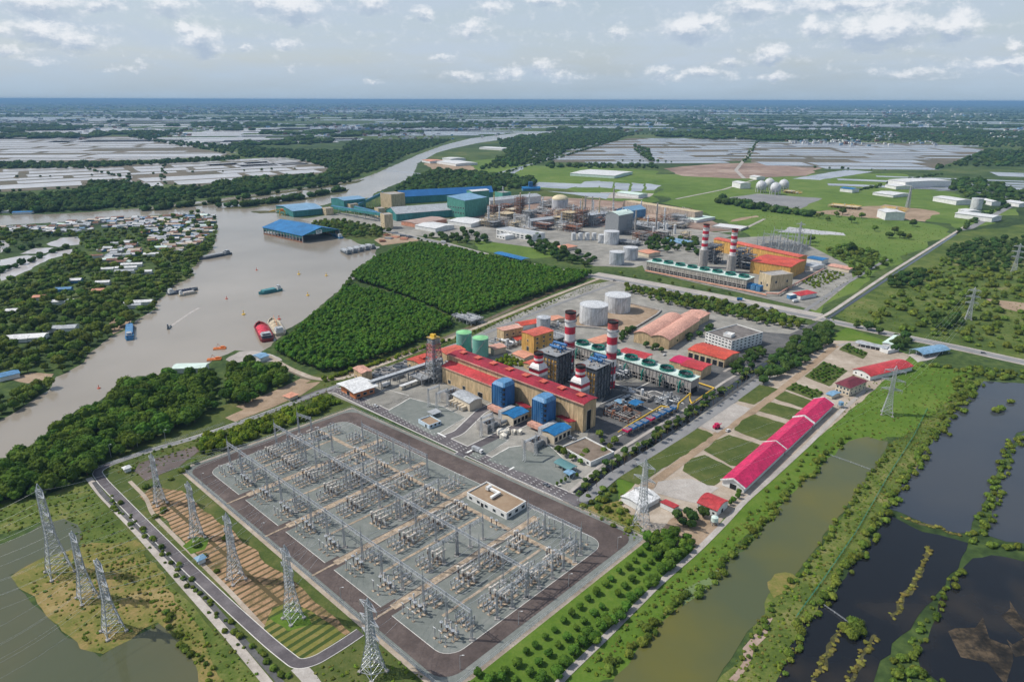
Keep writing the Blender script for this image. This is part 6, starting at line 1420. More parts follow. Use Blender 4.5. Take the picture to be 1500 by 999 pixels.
# ================================================================== switchyard: gantries
def truss_beam(a, b, dep=1.25, w=.15):
    mb = MB(); a, b = Vector(a), Vector(b); d = b - a; n = max(3, int(d.length/1.6)); dn = d.normalized(); s = Vector((-dn.y, dn.x, 0)) * dep * .45; u = Vector((0, 0, dep))
    for o in (s, -s, u): mb.bar(a+o, b+o, w*1.25)
    for k in range(n):
        p, q = a.lerp(b, k/n), a.lerp(b, (k+1)/n)
        if k % 2: mb.bar(p+s, q+u, w*.7); mb.bar(p-s, q+u, w*.7); mb.bar(p+s, q-s, w*.7)
        else: mb.bar(p+u, q+s, w*.7); mb.bar(p+u, q-s, w*.7); mb.bar(p-s, q+s, w*.7)
    return mb
def gantry(pts, lab, h=16.0, peak=4.0, peaks=3):
    P_ = [Y(s, t) for s, t in pts]; o = Vector((P_[0].x, P_[0].y, .4)); root = thing('gantry', o, 0, lab, 'gantry', 'switchyard gantries')
    for k, p in enumerate(P_):
        q = p - Vector((o.x, o.y, 0)); mb = MB(); lattice(mb, h, .95, .6, 9, .10, 0, q.x, q.y, .16)
        if k % peaks == 0: mb.bar((q.x, q.y, h), (q.x, q.y, h+peak), .3, 0, .08)
        mb.build('column', m_steel, root)
        mb = MB(); mb.cbox(q.x, q.y, .15, 2.4, 2.4, .3); mb.build('footing', m_conc, root)
    for p, q in zip(P_[:-1], P_[1:]):
        a, b = p - Vector((o.x, o.y, 0)), q - Vector((o.x, o.y, 0)); a.z = b.z = h - 1.5
        truss_beam(a, b).build('beam', m_steel, root)
    for k in range(len(P_)-1):
        for f_ in (.2, .5, .8):
            c = P_[k].lerp(P_[k+1], f_) - Vector((o.x, o.y, 0)); dn = (P_[k+1]-P_[k]).normalized(); nr = Vector((-dn.y, dn.x, 0)); mb = MB()
            for sd in (-1, 1): mb.tube((c.x+nr.x*sd*.5, c.y+nr.y*sd*.5, h-1.6), (c.x+nr.x*sd*2.6, c.y+nr.y*sd*2.6, h-2.1), .16, .16, 6)
            mb.build('insulator_string', m_ceram, root)['kind'] = 'stuff'
    return root
gantry([(.055+.064*k, .192) for k in range(15)], 'longest row of grey gantry columns, nearest the brown perimeter road and the ploughed beds')
gantry([(.045+.0645*k, .476) for k in range(15)], 'long row of grey gantry columns down the middle of the switchyard')
gantry([(.215+.0645*k, .805) for k in range(5)], 'short row of grey gantry columns at the back beside the plant road, left part')
gantry([(.80+.047*k, .80) for k in range(4)], 'short row of grey gantry columns at the back right beyond the relay building')
for s, ts, lab in ((.190, (.478, .56, .64), 'first cross gantry from the left end of the switchyard'), (.381, (.48, .56, .64), 'second cross gantry from the left end of the switchyard'), (.572, (.476, .55, .62, .70), 'cross gantry in line with the middle of the switchyard'),
                   (.758, (.33, .40, .468), 'cross gantry nearer the ploughed beds, before the relay building'), (.757, (.476, .545, .617), 'cross gantry standing just before the relay building'), (.947, (.32, .395, .466, .54, .614, .68, .75), 'long cross gantry at the right end of the switchyard')):
    gantry([(s, t) for t in ts], lab, 14.0, 5, 2)
gantry([(.03+.05*k, .64+.02*k) for k in range(2)], 'lone pair of gantry columns at the left end of the switchyard', 16)

# ================================================================== switchyard: apparatus, one prototype per kind, then copies
def insul(mb, x, y, z0, z1, r, mi=0, n=8):
    k = max(3, int((z1-z0)/.32))
    for i in range(k):
        a, b = z0+(z1-z0)*i/k, z0+(z1-z0)*(i+.6)/k; mb.tube((x, y, a), (x, y, b), r, r*.75, n, mi, False)
    mb.tube((x, y, z0), (x, y, z1), r*.55, r*.5, n, mi)
def proto(kind):
    nm, lab, cat = {'disc': ('disconnector', 'three post disconnector switch on a steel stand among the gravel bays', 'switchgear'), 'ct': ('current_transformer', 'pale headed current transformer on a stand among the gravel bays', 'switchgear'),
                    'brk': ('circuit_breaker', 'circuit breaker pole with a grey cabinet among the gravel bays', 'switchgear'), 'arr': ('surge_arrester', 'slim dark surge arrester on a stand among the gravel bays', 'switchgear'),
                    'cvt': ('voltage_transformer', 'cream voltage transformer with a box base among the gravel bays', 'switchgear'), 'post': ('post_insulator', 'plain grey post insulator on a stand among the gravel bays', 'switchgear')}[kind]
    root = thing(nm, (0, 0, .36), 0, lab, cat, {'disc': 'disconnectors', 'ct': 'current transformers', 'brk': 'circuit breakers', 'arr': 'surge arresters', 'cvt': 'voltage transformers', 'post': 'post insulators'}[kind] + ' of the switchyard')
    st, ins, hd = MB(), MB(), MB(); fm = MB()
    if kind == 'disc':
        fm.box(-.6, .6, -2.4, 2.4, 0, .18)
        for y in (-1.8, 1.8): st.box(-.16, .16, y-.16, y+.16, .1, 2.4)
        st.box(-.22, .22, -2.5, 2.5, 2.4, 2.65)
        for y in (-2.2, 2.2): m2_ = MB(); insul(m2_, 0, y, 2.65, 4.4, .3); m2_.build('insulator', m_ceram, root)
        insul(ins, 0, 0, 2.65, 4.4, .3)
        hd.tube((0, -2.3, 4.5), (0, 2.3, 4.5), .11, .11, 6); hd.box(-.25, .25, -.3, .3, 4.4, 4.7); hp = 'contact_arm'; im = m_ceram
    elif kind == 'ct':
        fm.box(-1, 1, -1, 1, 0, .2); st.box(-.35, .35, -.35, .35, .1, 2.2); st.box(-.5, .5, -.5, .5, 2.2, 2.7); insul(ins, 0, 0, 2.7, 4.7, .42); hd.tube((0, 0, 4.7), (0, 0, 5.9), .62, .55, 10); hd.tube((-.9, 0, 5.3), (.9, 0, 5.3), .16, .16, 6); hp = 'head'; im = m_ceramd
    elif kind == 'brk':
        fm.box(-1.1, 1.1, -1.4, 1.4, 0, .25)
        for x in (-.5, .5): st.box(x-.14, x+.14, -.3, .3, .1, 2.3)
        st.box(-.8, .8, -.4, .4, .8, 2.4); insul(ins, 0, 0, 2.4, 4.5, .34); ins.tube((0, -1.9, 4.9), (0, 1.9, 4.9), .36, .36, 10); hd.box(-.4, .4, -.4, .4, 4.5, 5.2); hd.tube((0, -2.15, 4.9), (0, -1.9, 4.9), .42, .42, 10); hd.tube((0, 1.9, 4.9), (0, 2.15, 4.9), .42, .42, 10); hp = 'interrupter_cap'; im = m_ceraml
    elif kind == 'arr':
        fm.box(-.7, .7, -.7, .7, 0, .2); st.box(-.2, .2, -.2, .2, .1, 2.4); insul(ins, 0, 0, 2.4, 5.2, .26); hd.tube((0, 0, 5.0), (0, 0, 5.12), .75, .75, 12); hd.bar((0, 0, 5.1), (0, 0, 5.9), .1); hp = 'grading_ring'; im = m_ceramd
    elif kind == 'cvt':
        fm.box(-.9, .9, -.9, .9, 0, .2); st.box(-.22, .22, -.22, .22, .1, 2.1); st.box(-.65, .65, -.65, .65, 2.1, 2.9); insul(ins, 0, 0, 2.9, 5.4, .36); hd.tube((0, 0, 5.4), (0, 0, 5.75), .42, .3, 10); hp = 'head'; im = m_ceraml
    else:
        fm.box(-.6, .6, -.6, .6, 0, .2); st.box(-.15, .15, -.15, .15, .1, 2.6); insul(ins, 0, 0, 2.6, 4.8, .26); hd.tube((-.7, 0, 4.85), (.7, 0, 4.85), .14, .14, 6); hp = 'cap'; im = m_ceram
    fm.build('footing', m_trench, root); st.build('stand', m_steel, root); ins.build('insulator', im, root); hd.build(hp, m_ceraml if kind in ('ct', 'brk') else m_steel, root)
    return root
PROTO = {k: [proto(k), False] for k in ('disc', 'ct', 'brk', 'arr', 'cvt', 'post')}
rg = random.Random(21)
ROWS = [(.115, 'post'), (.142, 'arr'), (.165, 'cvt'), (.222, 'disc'), (.335, 'disc'), (.372, 'ct'), (.402, 'brk'), (.438, 'disc'), (.505, 'disc'), (.533, 'ct'), (.562, 'brk'), (.595, 'disc'), (.655, 'brk'), (.685, 'ct'), (.708, 'arr'), (.785, 'disc'), (.835, 'cvt'), (.868, 'post')]
HB = [.092, .178, .272, .366, .459, .551, .647, .738, .828, .915]
for bi, s in enumerate(HB):
    for ri, (t, kd) in enumerate(ROWS):
        if (bi in (7,) and .42 < t < .70) or (bi == 5 and .2 < t < .36) or (bi == 1 and .5 < t < .72) or (bi in (6, 7) and t > .72) or (bi == 0 and t > .8) or (bi == 4 and t > .8): continue
        for ph in (-1, 0, 1):
            if rg.random() < .06: continue
            p = Y(s + ph*.0145 + rg.uniform(-.001, .001), t + (.004 if ri % 2 else -.002)); pr = PROTO[kd]
            if not pr[1]: pr[0].location = (p.x, p.y, .36); pr[0].rotation_euler.z = YANG; pr[1] = True
            else: dup(pr[0], (p.x, p.y, .36), YANG + (math.pi if rg.random() < .5 else 0), None, None, rg.uniform(1.08, 1.25))
# overhead conductors from gantry to gantry
def wire(a, b, sag, lab, group, r=.085, name='power_line', n=10):
    cu = MB(); o = Vector(a); d = Vector(b) - o; pts = [d*(k/n) - Vector((0, 0, sag*4*(k/n)*(1-k/n))) for k in range(n+1)]
    for p, q in zip(pts[:-1], pts[1:]): cu.tube(p, q, r, r, 4, 0, False)
    return tag(cu.build(name, m_wire, None, o), lab, 'power line', group)
m_wire = M('aluminium_conductor', (.55, .56, .57), .5, .05, .5, metal=.3)
for s in HB:
    for ph in (-1, 0, 1):
        a, b, c = Y(s+ph*.0145, .196, 14.4), Y(s+ph*.0145, .472, 14.4), Y(s+ph*.0145, .803, 14.4)
        wire(a, b, 1.6, 'thin conductor strung between the front and middle gantry rows', 'conductors over the switchyard')
        if s not in (.551, .647, .738, .092): wire(b, c, 1.8, 'thin conductor strung between the middle and back gantry rows', 'rear conductors over the switchyard')
# lamp posts and fence of the switchyard
def lamp(px, h, lab, group, world=None):
    g = world or G(*px); root = thing('lamp_post', (g.x, g.y, .3), 0, lab, 'lamp post', group)
    mb = MB(); mb.tube((0, 0, 0), (0, 0, h), .14, .08, 8); mb.bar((0, 0, h), (1.2, 0, h+.3), .1); mb.build('pole', m_steel, root); mb = MB(); mb.box(.9, 1.8, -.18, .18, h+.2, h+.4); mb.build('lamp_head', m_whitem, root)
    return root
LP = [((202, 655), ), ((163, 670), ), ((243, 648), ), ((129, 688), )]
lp0 = None
for k, (px,) in enumerate(LP): lamp(px, 9, 'lamp post at the edge of the riverside trees, ' + ('second from the right', 'second from the left', 'rightmost of four', 'leftmost of four by the road bend')[k], 'lamp posts along the riverside')
for k, (s, t) in enumerate(((.985, .93), (.985, .62), (.985, .35), (.985, .08), (.7, -.0), (.4, 0), (.1, 0))):
    lamp(None, 7, 'small lamp post by the brown switchyard road, ' + ('at the back corner', 'second from the back corner', 'third from the back corner', 'at the near right corner', 'third along the ploughed beds', 'second along the ploughed beds', 'first along the ploughed beds')[k], 'lamp posts round the switchyard', Y(s, t))
fence_line('long pale wire mesh fence around the outside of the switchyard', [Y(-.006, -.013), Y(1.006, -.013), Y(1.006, 1.062), Y(-.006, 1.062)], 2.6, closed=True, world=True)

# ================================================================== pylons
def pylon(base, top, lab, hw=None, arms=3, span=5.5, ang=0.0, dense=True, group='lattice power pylons', bw=.20, leg=.30, waist=.42):
    g = G(*base); h = hz(base[0], base[1], top); w0 = h*(hw or .19); ww = h*.052; hwst = h*waist
    root = thing('power_pylon', (g.x, g.y, .2), ang, lab, 'power pylon', group)
    mb = MB(); lattice(mb, hwst, w0, ww*1.5, 5, bw*.8, 0, 0, 0, leg*.8); mb.build('lattice_leg_section', m_steel, root)
    mb = MB(); lattice(mb, h*.93-hwst, ww*1.5, ww*.85, 11 if dense else 7, bw*.75, hwst, 0, 0, leg*.75)
    p = ww*.42
    for sx in (-1, 1):
        for sy in (-1, 1): mb.bar((sx*p, sy*p, h*.93), (0, 0, h), bw)
    mb.build('lattice_shaft', m_steel, root)
    for k in range(arms):
        z = hwst + (h*.9-hwst)*(.18+.78*k/max(1, arms-1)) if arms > 1 else h*.85
        for s in (-1, 1):
            mb = MB(); L_ = span*(1.0 if k != arms//2 else 1.12)
            for y in (-ww*.45, ww*.45): mb.bar((s*ww*.5, y, z), (s*L_, 0, z+.5), bw*.85); mb.bar((s*ww*.5, y, z+1.9), (s*L_, 0, z+.6), bw*.75)
            for j in range(3): f0 = (j+1)/4; mb.bar((s*(ww*.5+(L_-ww*.5)*f0), -ww*.45*(1-f0), z+.5*f0), (s*(ww*.5+(L_-ww*.5)*f0), ww*.45*(1-f0), z+.5*f0), bw*.6); mb.bar((s*(ww*.5+(L_-ww*.5)*f0), 0, z+.4), (s*(ww*.5+(L_-ww*.5)*(f0-.2)), 0, z+1.7*(1-f0)+.4), bw*.6)
            mb.build('crossarm', m_steel, root)
            mb = MB(); mb.tube((s*L_*.97, 0, z+.4), (s*L_*.97, 0, z-1.9), .18, .18, 6); mb.build('insulator_string', m_ceram, root)
    mb = MB()
    for sx in (-1, 1):
        for sy in (-1, 1): mb.cbox(sx*w0/2, sy*w0/2, .3, 1.4, 1.4, .8)
    mb.build('footing', m_conc, root)['kind'] = 'stuff'
    return root, h, g
BA = math.radians(-42)
PY = {}
for key, base, top, hw, kw, lab in (
    ('p1', (88, 838), 709, .20, dict(arms=3, span=6.5, bw=.3, leg=.45), 'tallest lattice pylon, standing at the water edge in the lower left corner'),
    ('p2', (129, 876), 778, .20, dict(arms=3, span=5.5, bw=.28, leg=.4), 'lattice pylon in the dry grass between the tallest pylon and the pond tip'),
    ('p3', (167, 925), 818, .20, dict(arms=3, span=6.0, bw=.28, leg=.4), 'lattice pylon in the dry grass nearest the tip of the grassy spit'),
    ('a', (235, 737), 664, .17, dict(arms=3, span=4.5, bw=.24), 'lattice pylon beside the brown pond above the ploughed beds'),
    ('b', (289, 788), 705, .17, dict(arms=3, span=4.5, bw=.24), 'lattice pylon at the top end of the ploughed beds'),
    ('c', (346, 849), 751, .17, dict(arms=3, span=4.5, bw=.24), 'lattice pylon in the middle of the ploughed beds'),
    ('d', (430, 906), 798, .17, dict(arms=3, span=4.5, bw=.24), 'lattice pylon at the green lower end of the ploughed beds'),
    ('e', (547, 984), 876, .21, dict(arms=3, span=5.5, bw=.3, leg=.42), 'nearest lattice pylon, on the grass where the left road meets the switchyard'),
    ('f', (939, 770), 672, .17, dict(arms=3, span=6, bw=.26), 'lattice pylon behind the pale arched shed at the back corner of the switchyard'),
    ('g', (1299, 607), 536, .19, dict(arms=3, span=7, bw=.3), 'large lattice pylon alone on the green field by the dark pond'),
    ('h', (1418, 468), 421, .16, dict(arms=3, span=6, bw=.34), 'lattice pylon in the scrub beyond the public road'),
    ('i', (1485, 398), 357, .16, dict(arms=3, span=7, bw=.4), 'distant lattice pylon at the right edge among the trees'),
    ('j', (1169, 360), 325, .16, dict(arms=3, span=7, bw=.45), 'distant lattice pylon behind the small far switchyard'),
    ('k', (1207, 449), 424, .12, dict(arms=1, span=2.5, bw=.25), 'short slim pylon beside the service track')):
    if key == 'k': continue
    PY[key] = pylon(base, top, lab, hw, ang=BA + (.25 if key in 'gh' else 0), **kw)
def span_wires(k1, k2, lab, group, sp=5.5, frac=(.5, .68, .88), sag=3.0, end=None, r=.055):
    r1, h1, g1 = PY[k1]
    for fz in frac:
        for s in (-1, 1):
            a = Vector((g1.x + s*sp*math.cos(BA), g1.y + s*sp*math.sin(BA), h1*fz))
            if end is not None: b = end + Vector((s*sp*math.cos(BA), s*sp*math.sin(BA), 0 if end.z < 20 else end.z*(fz-.9)))
            else: h2, g2 = PY[k2][1:]; b = Vector((g2.x + s*sp*math.cos(BA), g2.y + s*sp*math.sin(BA), h2*fz))
            wire(a, b, sag, lab, group, r)
span_wires('p1', 'a', 'wire strung from the tallest pylon towards the ploughed beds', 'wires between the pond pylons and the ploughed beds', r=.04)
span_wires('p2', 'b', 'wire strung from the middle pond pylon to the top of the ploughed beds', 'middle wires between the pond and the beds', r=.04)
span_wires('p3', 'c', 'wire strung from the spit pylon to the middle of the ploughed beds', 'lower wires between the spit and the beds', r=.04)
for k1, s_ in (('a', .09), ('b', .18), ('c', .36), ('d', .55), ('e', .83)): span_wires(k1, None, 'short wire dropping from a pylon beside the switchyard to the front gantry row', 'down wires to the front gantries', 4.5, sag=.8, end=Y(s_, .19, 14.4), r=.05)
for k1, e_ in (('p1', (-160, 905)), ('p2', (-140, 985)), ('p3', (-60, 1080))): span_wires(k1, None, 'wire running out of the picture to the lower left over the grey green pond', 'wires over the grey green pond', 5.5, sag=4, end=G(*e_) + Vector((0, 0, 34)), r=.035)
span_wires('f', 'g', 'long wire from the switchyard corner pylon to the pylon on the green field', 'wires over the right compound', 5.5, sag=7, r=.035)
span_wires('g', 'h', 'long wire from the green field to the scrub beyond the road', 'wires over the public road', 5.5, sag=7, r=.04)
# garden net fences on the pond bank, small works on the bank
fence_line('thin pale green net fence along the grassy dike between the ponds', [(1358,600),(1338,640),(1300,700),(1254,780),(1206,850),(1166,905)], 1.7, m_green, 9, mesh_mat=m_green)
fence_line('pale footbridge rail across the top of the olive pond', [(1214,667),(1246,678),(1278,690)], 1.2, m_whitem, 5, 'footbridge')
fence_line('pale plank barrier across the muddy pond', [(1203,885),(1222,898),(1243,913)], 1.2, m_whitem, 4, 'barrier')
fence_line('tall mesh fence between the riverside trees and the left road', [(130,692),(200,668),(260,645),(330,622)], 2.4, m_steelg, 6)
for px, lab, mt in (((127, 692), 'small pale blue guard hut at the bend of the left road', m_blues), ((292, 828), 'small pale blue shelter beside the left road by the ploughed beds', m_blues), ((184, 693), 'tiny white pump hut at the end of the brown pond', m_whitem)):
    g = G(*px); building('guard_hut', lab, 'hut', None, None, None, h=2.9, fr=(g, AX, 3.4, 3.4), roof='hip', rh=1, over=.7, wall=m_whitew, roofm=mt, doors=[('S', .5, 1, 2)])
# ================================================================== boats and river things
def boat(stern, bow, beam, lab, hullm, cargo=None, cabinm=None, cat='boat', name='cargo_boat', hh=2.2, group=None, mast=False, heap=1.8, nheap=3, roofed=None):
    a, b = G(*stern), G(*bow); d = b - a; Ln = d.length; root = thing(name, (a.x, a.y, .1), math.atan2(d.y, d.x), lab, cat, group)
    b2 = beam/2; out = [(0, -b2*.8), (Ln*.06, -b2), (Ln*.78, -b2), (Ln*.92, -b2*.6), (Ln, 0), (Ln*.92, b2*.6), (Ln*.78, b2), (Ln*.06, b2), (0, b2*.8)]
    inn = [(x*.97+.3, y*.86) for x, y in out]; n = len(out); zs = [hh*1.05, hh, hh, hh*1.25, hh*1.5, hh*1.25, hh, hh, hh*1.05]
    mb = MB(); mb.add([(x, y*.85, -.2) for x, y in out] + [(x, y, z) for (x, y), z in zip(out, zs)] + [(x, y, z) for (x, y), z in zip(inn, zs)] + [(x, y, hh*.75) for x, y in inn],
        [(i, (i+1) % n, n+(i+1) % n, n+i) for i in range(n)] + [(n+i, n+(i+1) % n, 2*n+(i+1) % n, 2*n+i) for i in range(n)] + [(2*n+i, 2*n+(i+1) % n, 3*n+(i+1) % n, 3*n+i) for i in range(n)] + [tuple(range(3*n, 4*n))])
    mb.build('hull', hullm, root)
    if cargo:
        for k in range(nheap):
            mb = MB(); cx = Ln*(.3 + .5*(k+.5)/nheap - .02); r = min(beam*.40, Ln*.24/nheap*1.6)
            rgx = random.Random(k+int(Ln)); m = 10
            mb.add([(cx+r*1.1*math.cos(t*2*math.pi/m), r*math.sin(t*2*math.pi/m), hh*.76) for t in range(m)] + [(cx+r*.55*math.cos(t*2*math.pi/m), r*.5*math.sin(t*2*math.pi/m), hh*.76+heap*rgx.uniform(.7, 1)) for t in range(m)] + [(cx, 0, hh*.76+heap*1.15)],
                   [(t, (t+1) % m, m+(t+1) % m, m+t) for t in range(m)] + [(m+t, m+(t+1) % m, 2*m) for t in range(m)])
            mb.build('cargo_heap', cargo, root)
    if roofed:
        mb = MB(); mb.box(Ln*.26, Ln*.84, -b2*.8, b2*.8, hh*.7, hh+1.6); mb.build('hold_side', roofed, root)
        for k in range(5): mb = MB(); x0 = Ln*(.27+.113*k); mb.prism([(x0, -b2*.84), (x0+Ln*.105, -b2*.84), (x0+Ln*.105, b2*.84), (x0, b2*.84)], hh+1.6, hh+2.0); mb.build('hatch_cover', roofed, root)
    mb = MB(); mb.box(Ln*.05, Ln*.2, -b2*.62, b2*.62, hh*.8, hh+2.6); mb.box(Ln*.07, Ln*.16, -b2*.5, b2*.5, hh+2.8, hh+4.4); wh = mb.build('wheelhouse', cabinm or m_whitew, root)
    mb = MB(); mb.box(Ln*.04, Ln*.21, -b2*.7, b2*.7, hh+2.6, hh+2.8); mb.box(Ln*.06, Ln*.17, -b2*.56, b2*.56, hh+4.4, hh+4.55); mb.build('roof', m_greyroof, wh)
    mb = MB(); mb.box(Ln*.1605, Ln*.163, -b2*.42, b2*.42, hh+3.3, hh+4.1); mb.build('window', m_glass, wh)
    if mast: mb = MB(); mb.bar((Ln*.3, 0, hh), (Ln*.3, 0, hh+9), .3); mb.bar((Ln*.3, 0, hh+3), (Ln*.7, 0, hh+8), .25); mb.build('mast', m_orange, root)
    return root
m_hullred = M('hull_red_brown', (.22, .035, .035), .6, .15, .3); m_hullblue = M('hull_blue', (.05, .19, .36), .5, .12, .3); m_hullteal = M('hull_teal', (.06, .22, .24), .5, .12, .3); m_hullgrey = M('hull_grey', (.10, .12, .14), .6, .15, .3); m_hullcream = M('hull_cream', (.46, .40, .30), .6, .12, .3)
m_redcargo = M('red_cargo', (.62, .05, .085), .8, .25, .6, bump=.5); m_sandc = M('sand_cargo', (.50, .42, .30), .9, .15, .5, bump=.4)
boat((392, 501), (380, 476), 14, 'red hulled barge loaded with bright red cargo moored by the plantation', m_hullred, m_redcargo, m_hullgrey, 'barge', 'cargo_barge', 3, None, False, 2.2, 4)
boat((411, 492), (398, 470), 12, 'cream dredger with an orange topped mast beside the red barge', m_hullcream, m_sandc, m_whitew, 'dredger', 'dredger', 2.6, None, True, 2.5, 3)
boat((190, 499), (190.5, 476), 7.5, 'blue roofed river barge sailing close to the left bank', m_hullblue, None, m_bluelt, 'barge', 'cargo_barge', 2, None, False, roofed=m_bluelt)
boat((412, 425), (379, 432), 9, 'teal empty cargo boat at anchor in the middle of the river', m_hullteal, None, m_whitew, 'boat', 'cargo_boat', 2.4, None, False, roofed=m_hullteal)
boat((338, 372), (292, 381), 10, 'long dark barge with grey covers off the village point', m_hullgrey, None, m_steelg, 'barge', 'cargo_barge', 2.4, None, False, roofed=m_steelg)
boat((245, 432), (290, 424), 10, 'moored barge heaped with dark blue grey goods at the village landing', m_hullgrey, M('dark_goods', (.07, .08, .12), .8, .3, .5, bump=.4), m_whitew, 'barge', 'cargo_barge', 2, None, False, 2.0, 6)
boat((262, 434), (289, 429), 5, 'narrow pale boat alongside the heaped barge', m_hullcream, None, m_whitew, 'boat', 'cargo_boat', 1.6, None, False, roofed=m_ceraml)
boat((500, 350), (482, 341), 9, 'small blue tug by the mouth of the roofed boat shed', m_hullblue, None, m_whitew, 'tug', 'tug_boat', 2.4, None, True)
boat((246, 483), (251, 478), 2.2, 'small dark motor boat trailing a pale wake', m_hullgrey, None, m_hullgrey, 'boat', 'motor_boat', .9)
strip('boat_wake', [(250,478),(262,470),(276,460),(292,451)], 3.2, .13, water('wake_water', (.34, .30, .26), (.42, .38, .34), .2, .35, .4))
for k in range(5):
    x, y = 503 + k*9, 368 - k*1.6
    boat((x+9, y+5.5 - k*.4), (x-3, y-1), 9, ('first', 'second', 'third', 'fourth', 'fifth')[k] + ' covered barge from the river end of the moored raft', m_hullgrey, None, m_steelg, 'barge', 'covered_barge', 2.6, 'covered barges moored side by side', False, roofed=m_greyroof)
rg = random.Random(5)
for k, (x, y) in enumerate(((560,354),(570,350),(580,348),(590,346),(566,345),(578,342),(592,351),(600,348))):
    g = G(x, y); root = thing('cargo_stack', (g.x, g.y, .3), rg.uniform(0, 3), 'stack of ' + ('rusty', 'grey', 'brown', 'dark')[k % 4] + ' materials on the quay, ' + ('nearest the barges', 'second row front', 'third row front', 'fourth row front', 'behind the barges', 'middle back', 'front right', 'right end')[k], 'cargo', 'material stacks on the quay')
    mb = MB()
    for j in range(4): mb.box(-6, 6, -5+j*2.6, -3+j*2.6, 0, rg.uniform(1, 2.6))
    mb.build('bundle', (m_rust, m_steelg, m_salmon2, m_steeld)[k % 4], root)
def buoy(px, lab, mt, sz=1.6, flat=False):
    g = G(*px); root = thing('buoy', (g.x, g.y, .1), 0, lab, 'buoy', 'river buoys'); mb = MB(); mb.cyl(0, 0, 0, sz*.7, sz*1.5, sz*1.3, 14); mb.build('float', mt, root)
    mb = MB(); mb.bar((0, 0, sz*.7), (0, 0, sz*(1.6 if flat else 3.2)), sz*.35); mb.cyl(0, 0, sz*(1.4 if flat else 2.6), sz*(2 if flat else 3.4), sz*.6, sz*.2, 10); mb.build('top_mark', mt, root)
m_buoy = M('buoy_yellow', (.66, .42, .06), .6, .08, .5); m_buoyr = M('buoy_red', (.55, .10, .06), .6, .08, .5)
for px, lab, mt, s in (((357, 461), 'yellow buoy left of the red barge', m_buoy, 2.2), ((451, 433), 'yellow buoy nearest the plantation bank', m_buoy, 2.0), ((438, 402), 'cream buoy above the teal boat', m_buoy, 2.2), ((478, 404), 'yellow buoy right of the cream buoy in mid river', m_buoy, 2.0), ((376, 396), 'small red buoy in open water below the village point', m_buoyr, 1.6), ((332, 438), 'red buoy between the village landing and the teal boat', m_buoyr, 1.6), ((145, 569), 'red buoy in the near reach of the river', m_buoyr, 1.4), ((409, 468), 'orange mooring buoy behind the dredger', m_buoyr, 2.0)): buoy(px, lab, mt, s*.62)
# landing by the near bank: dredge pipes, slipway, green roof
B('landing_shed', 'long pale green roof of the boat landing at the near bank', 'shed', (254,548), (300,547), (306,540), h=5, roof='gable', axis='x', rh=1.2, over=.8, wall=m_whitew, roofm=m_mint)
B('shed', 'small pale blue sheds by the plantation landing', 'shed', (371,527), (382,531), (389,525), h=4, roof='gable', axis='y', rh=1, wall=m_whitew, roofm=m_blues)
sheet('quay', [(330,527),(350,515),(372,514),(400,520),(415,528),(396,530),(372,532),(345,533)], .22, m_concrete, .8, 4)
for px, lab, w in (((322, 511), 'orange pipe raft on the water before the landing', 11), ((314, 527), 'rusty pontoon at the landing slip', 12)):
    g = G(*px); root = thing('pipe_raft', (g.x, g.y, .1), .25, lab, 'pontoon', 'orange dredging rafts'); mb = MB()
    for k in range(3): mb.tube((-w/2, -2+k*2, .4), (w/2, -2+k*2, .4), .7, .7, 10)
    mb.build('float', m_orange, root); mb = MB(); mb.bar((-w*.3, 0, 0), (-w*.1, 0, 5), .25); mb.bar((w*.2, 0, 0), (-w*.1, 0, 5), .25); mb.box(w*.1, w*.4, -1, 1, .8, 2.4); mb.build('derrick', m_orange, root)

# ================================================================== the riverside village
ROOFS = [(m_greyroof, 'grey'), (m_whitem, 'white'), (M('rusty_roof', (.25, .13, .09), .8, .2, .2, stripe=('XY', 1.2, .2)), 'rusty'), (M('silver_roof', (.52, .53, .55), .4, .1, .15, stripe=('XY', 1.4, .2)), 'silver'), (M('village_blue_roof', (.13, .25, .40), .5, .1, .1, stripe=('XY', 1.4, .2)), 'dull blue'), (M('village_tan_roof', (.46, .38, .30), .7, .12, .15), 'sandy'), (m_mint, 'mint green')]
VIL = [[(225,322),(262,316),(300,312),(316,318),(318,335),(308,352),(290,362),(262,372),(240,366),(222,352),(214,336)], [(150,322),(225,318),(222,336),(170,336)], [(60,332),(150,322),(160,334),(110,342),(80,344)], [(145,370),(200,352),(215,372),(190,388),(150,388)], [(0,334),(60,331),(70,338),(20,342)]]
VN = [150, 44, 34, 34, 16]
rg = random.Random(42); placed = []
def free(p, r):
    return all((p.x-q.x)**2 + (p.y-q.y)**2 > (r+s)**2 for q, s in placed)
for poly, n in zip(VIL, VN):
    xs, ys = [p[0] for p in poly], [p[1] for p in poly]; made = 0; tries = 0
    while made < n and tries < 6000:
        tries += 1; x, y = rg.uniform(min(xs), max(xs)), rg.uniform(min(ys), max(ys))
        if not inside(x, y, poly): continue
        g = G(x, y); w, d = rg.uniform(7, 18), rg.uniform(5.5, 9)
        if not free(g, (w+d)*.21): continue
        placed.append((g, (w+d)*.21)); rm, rn = rg.choices(ROOFS, (6, 1.6, 5, 5, 1, 4, 1))[0]; big = 'long' if w > 14 else ('small' if w < 10 else 'plain')
        building('village_house', f'{big} village house with a {rn} metal roof in the crowded riverside village', 'house', None, None, None, h=rg.uniform(2.6, 3.8), fr=(g, rg.choice((.15, .15, .3, -.1, 1.7)) + rg.uniform(-.1, .1), w, d), roof='gable', axis='x', rh=rg.uniform(1, 2), over=.6, wall=rg.choice((m_cream, m_whitew, m_conc, m_bluelt)), roofm=rm, group=f'{big} {rn} roofed village houses')
        made += 1
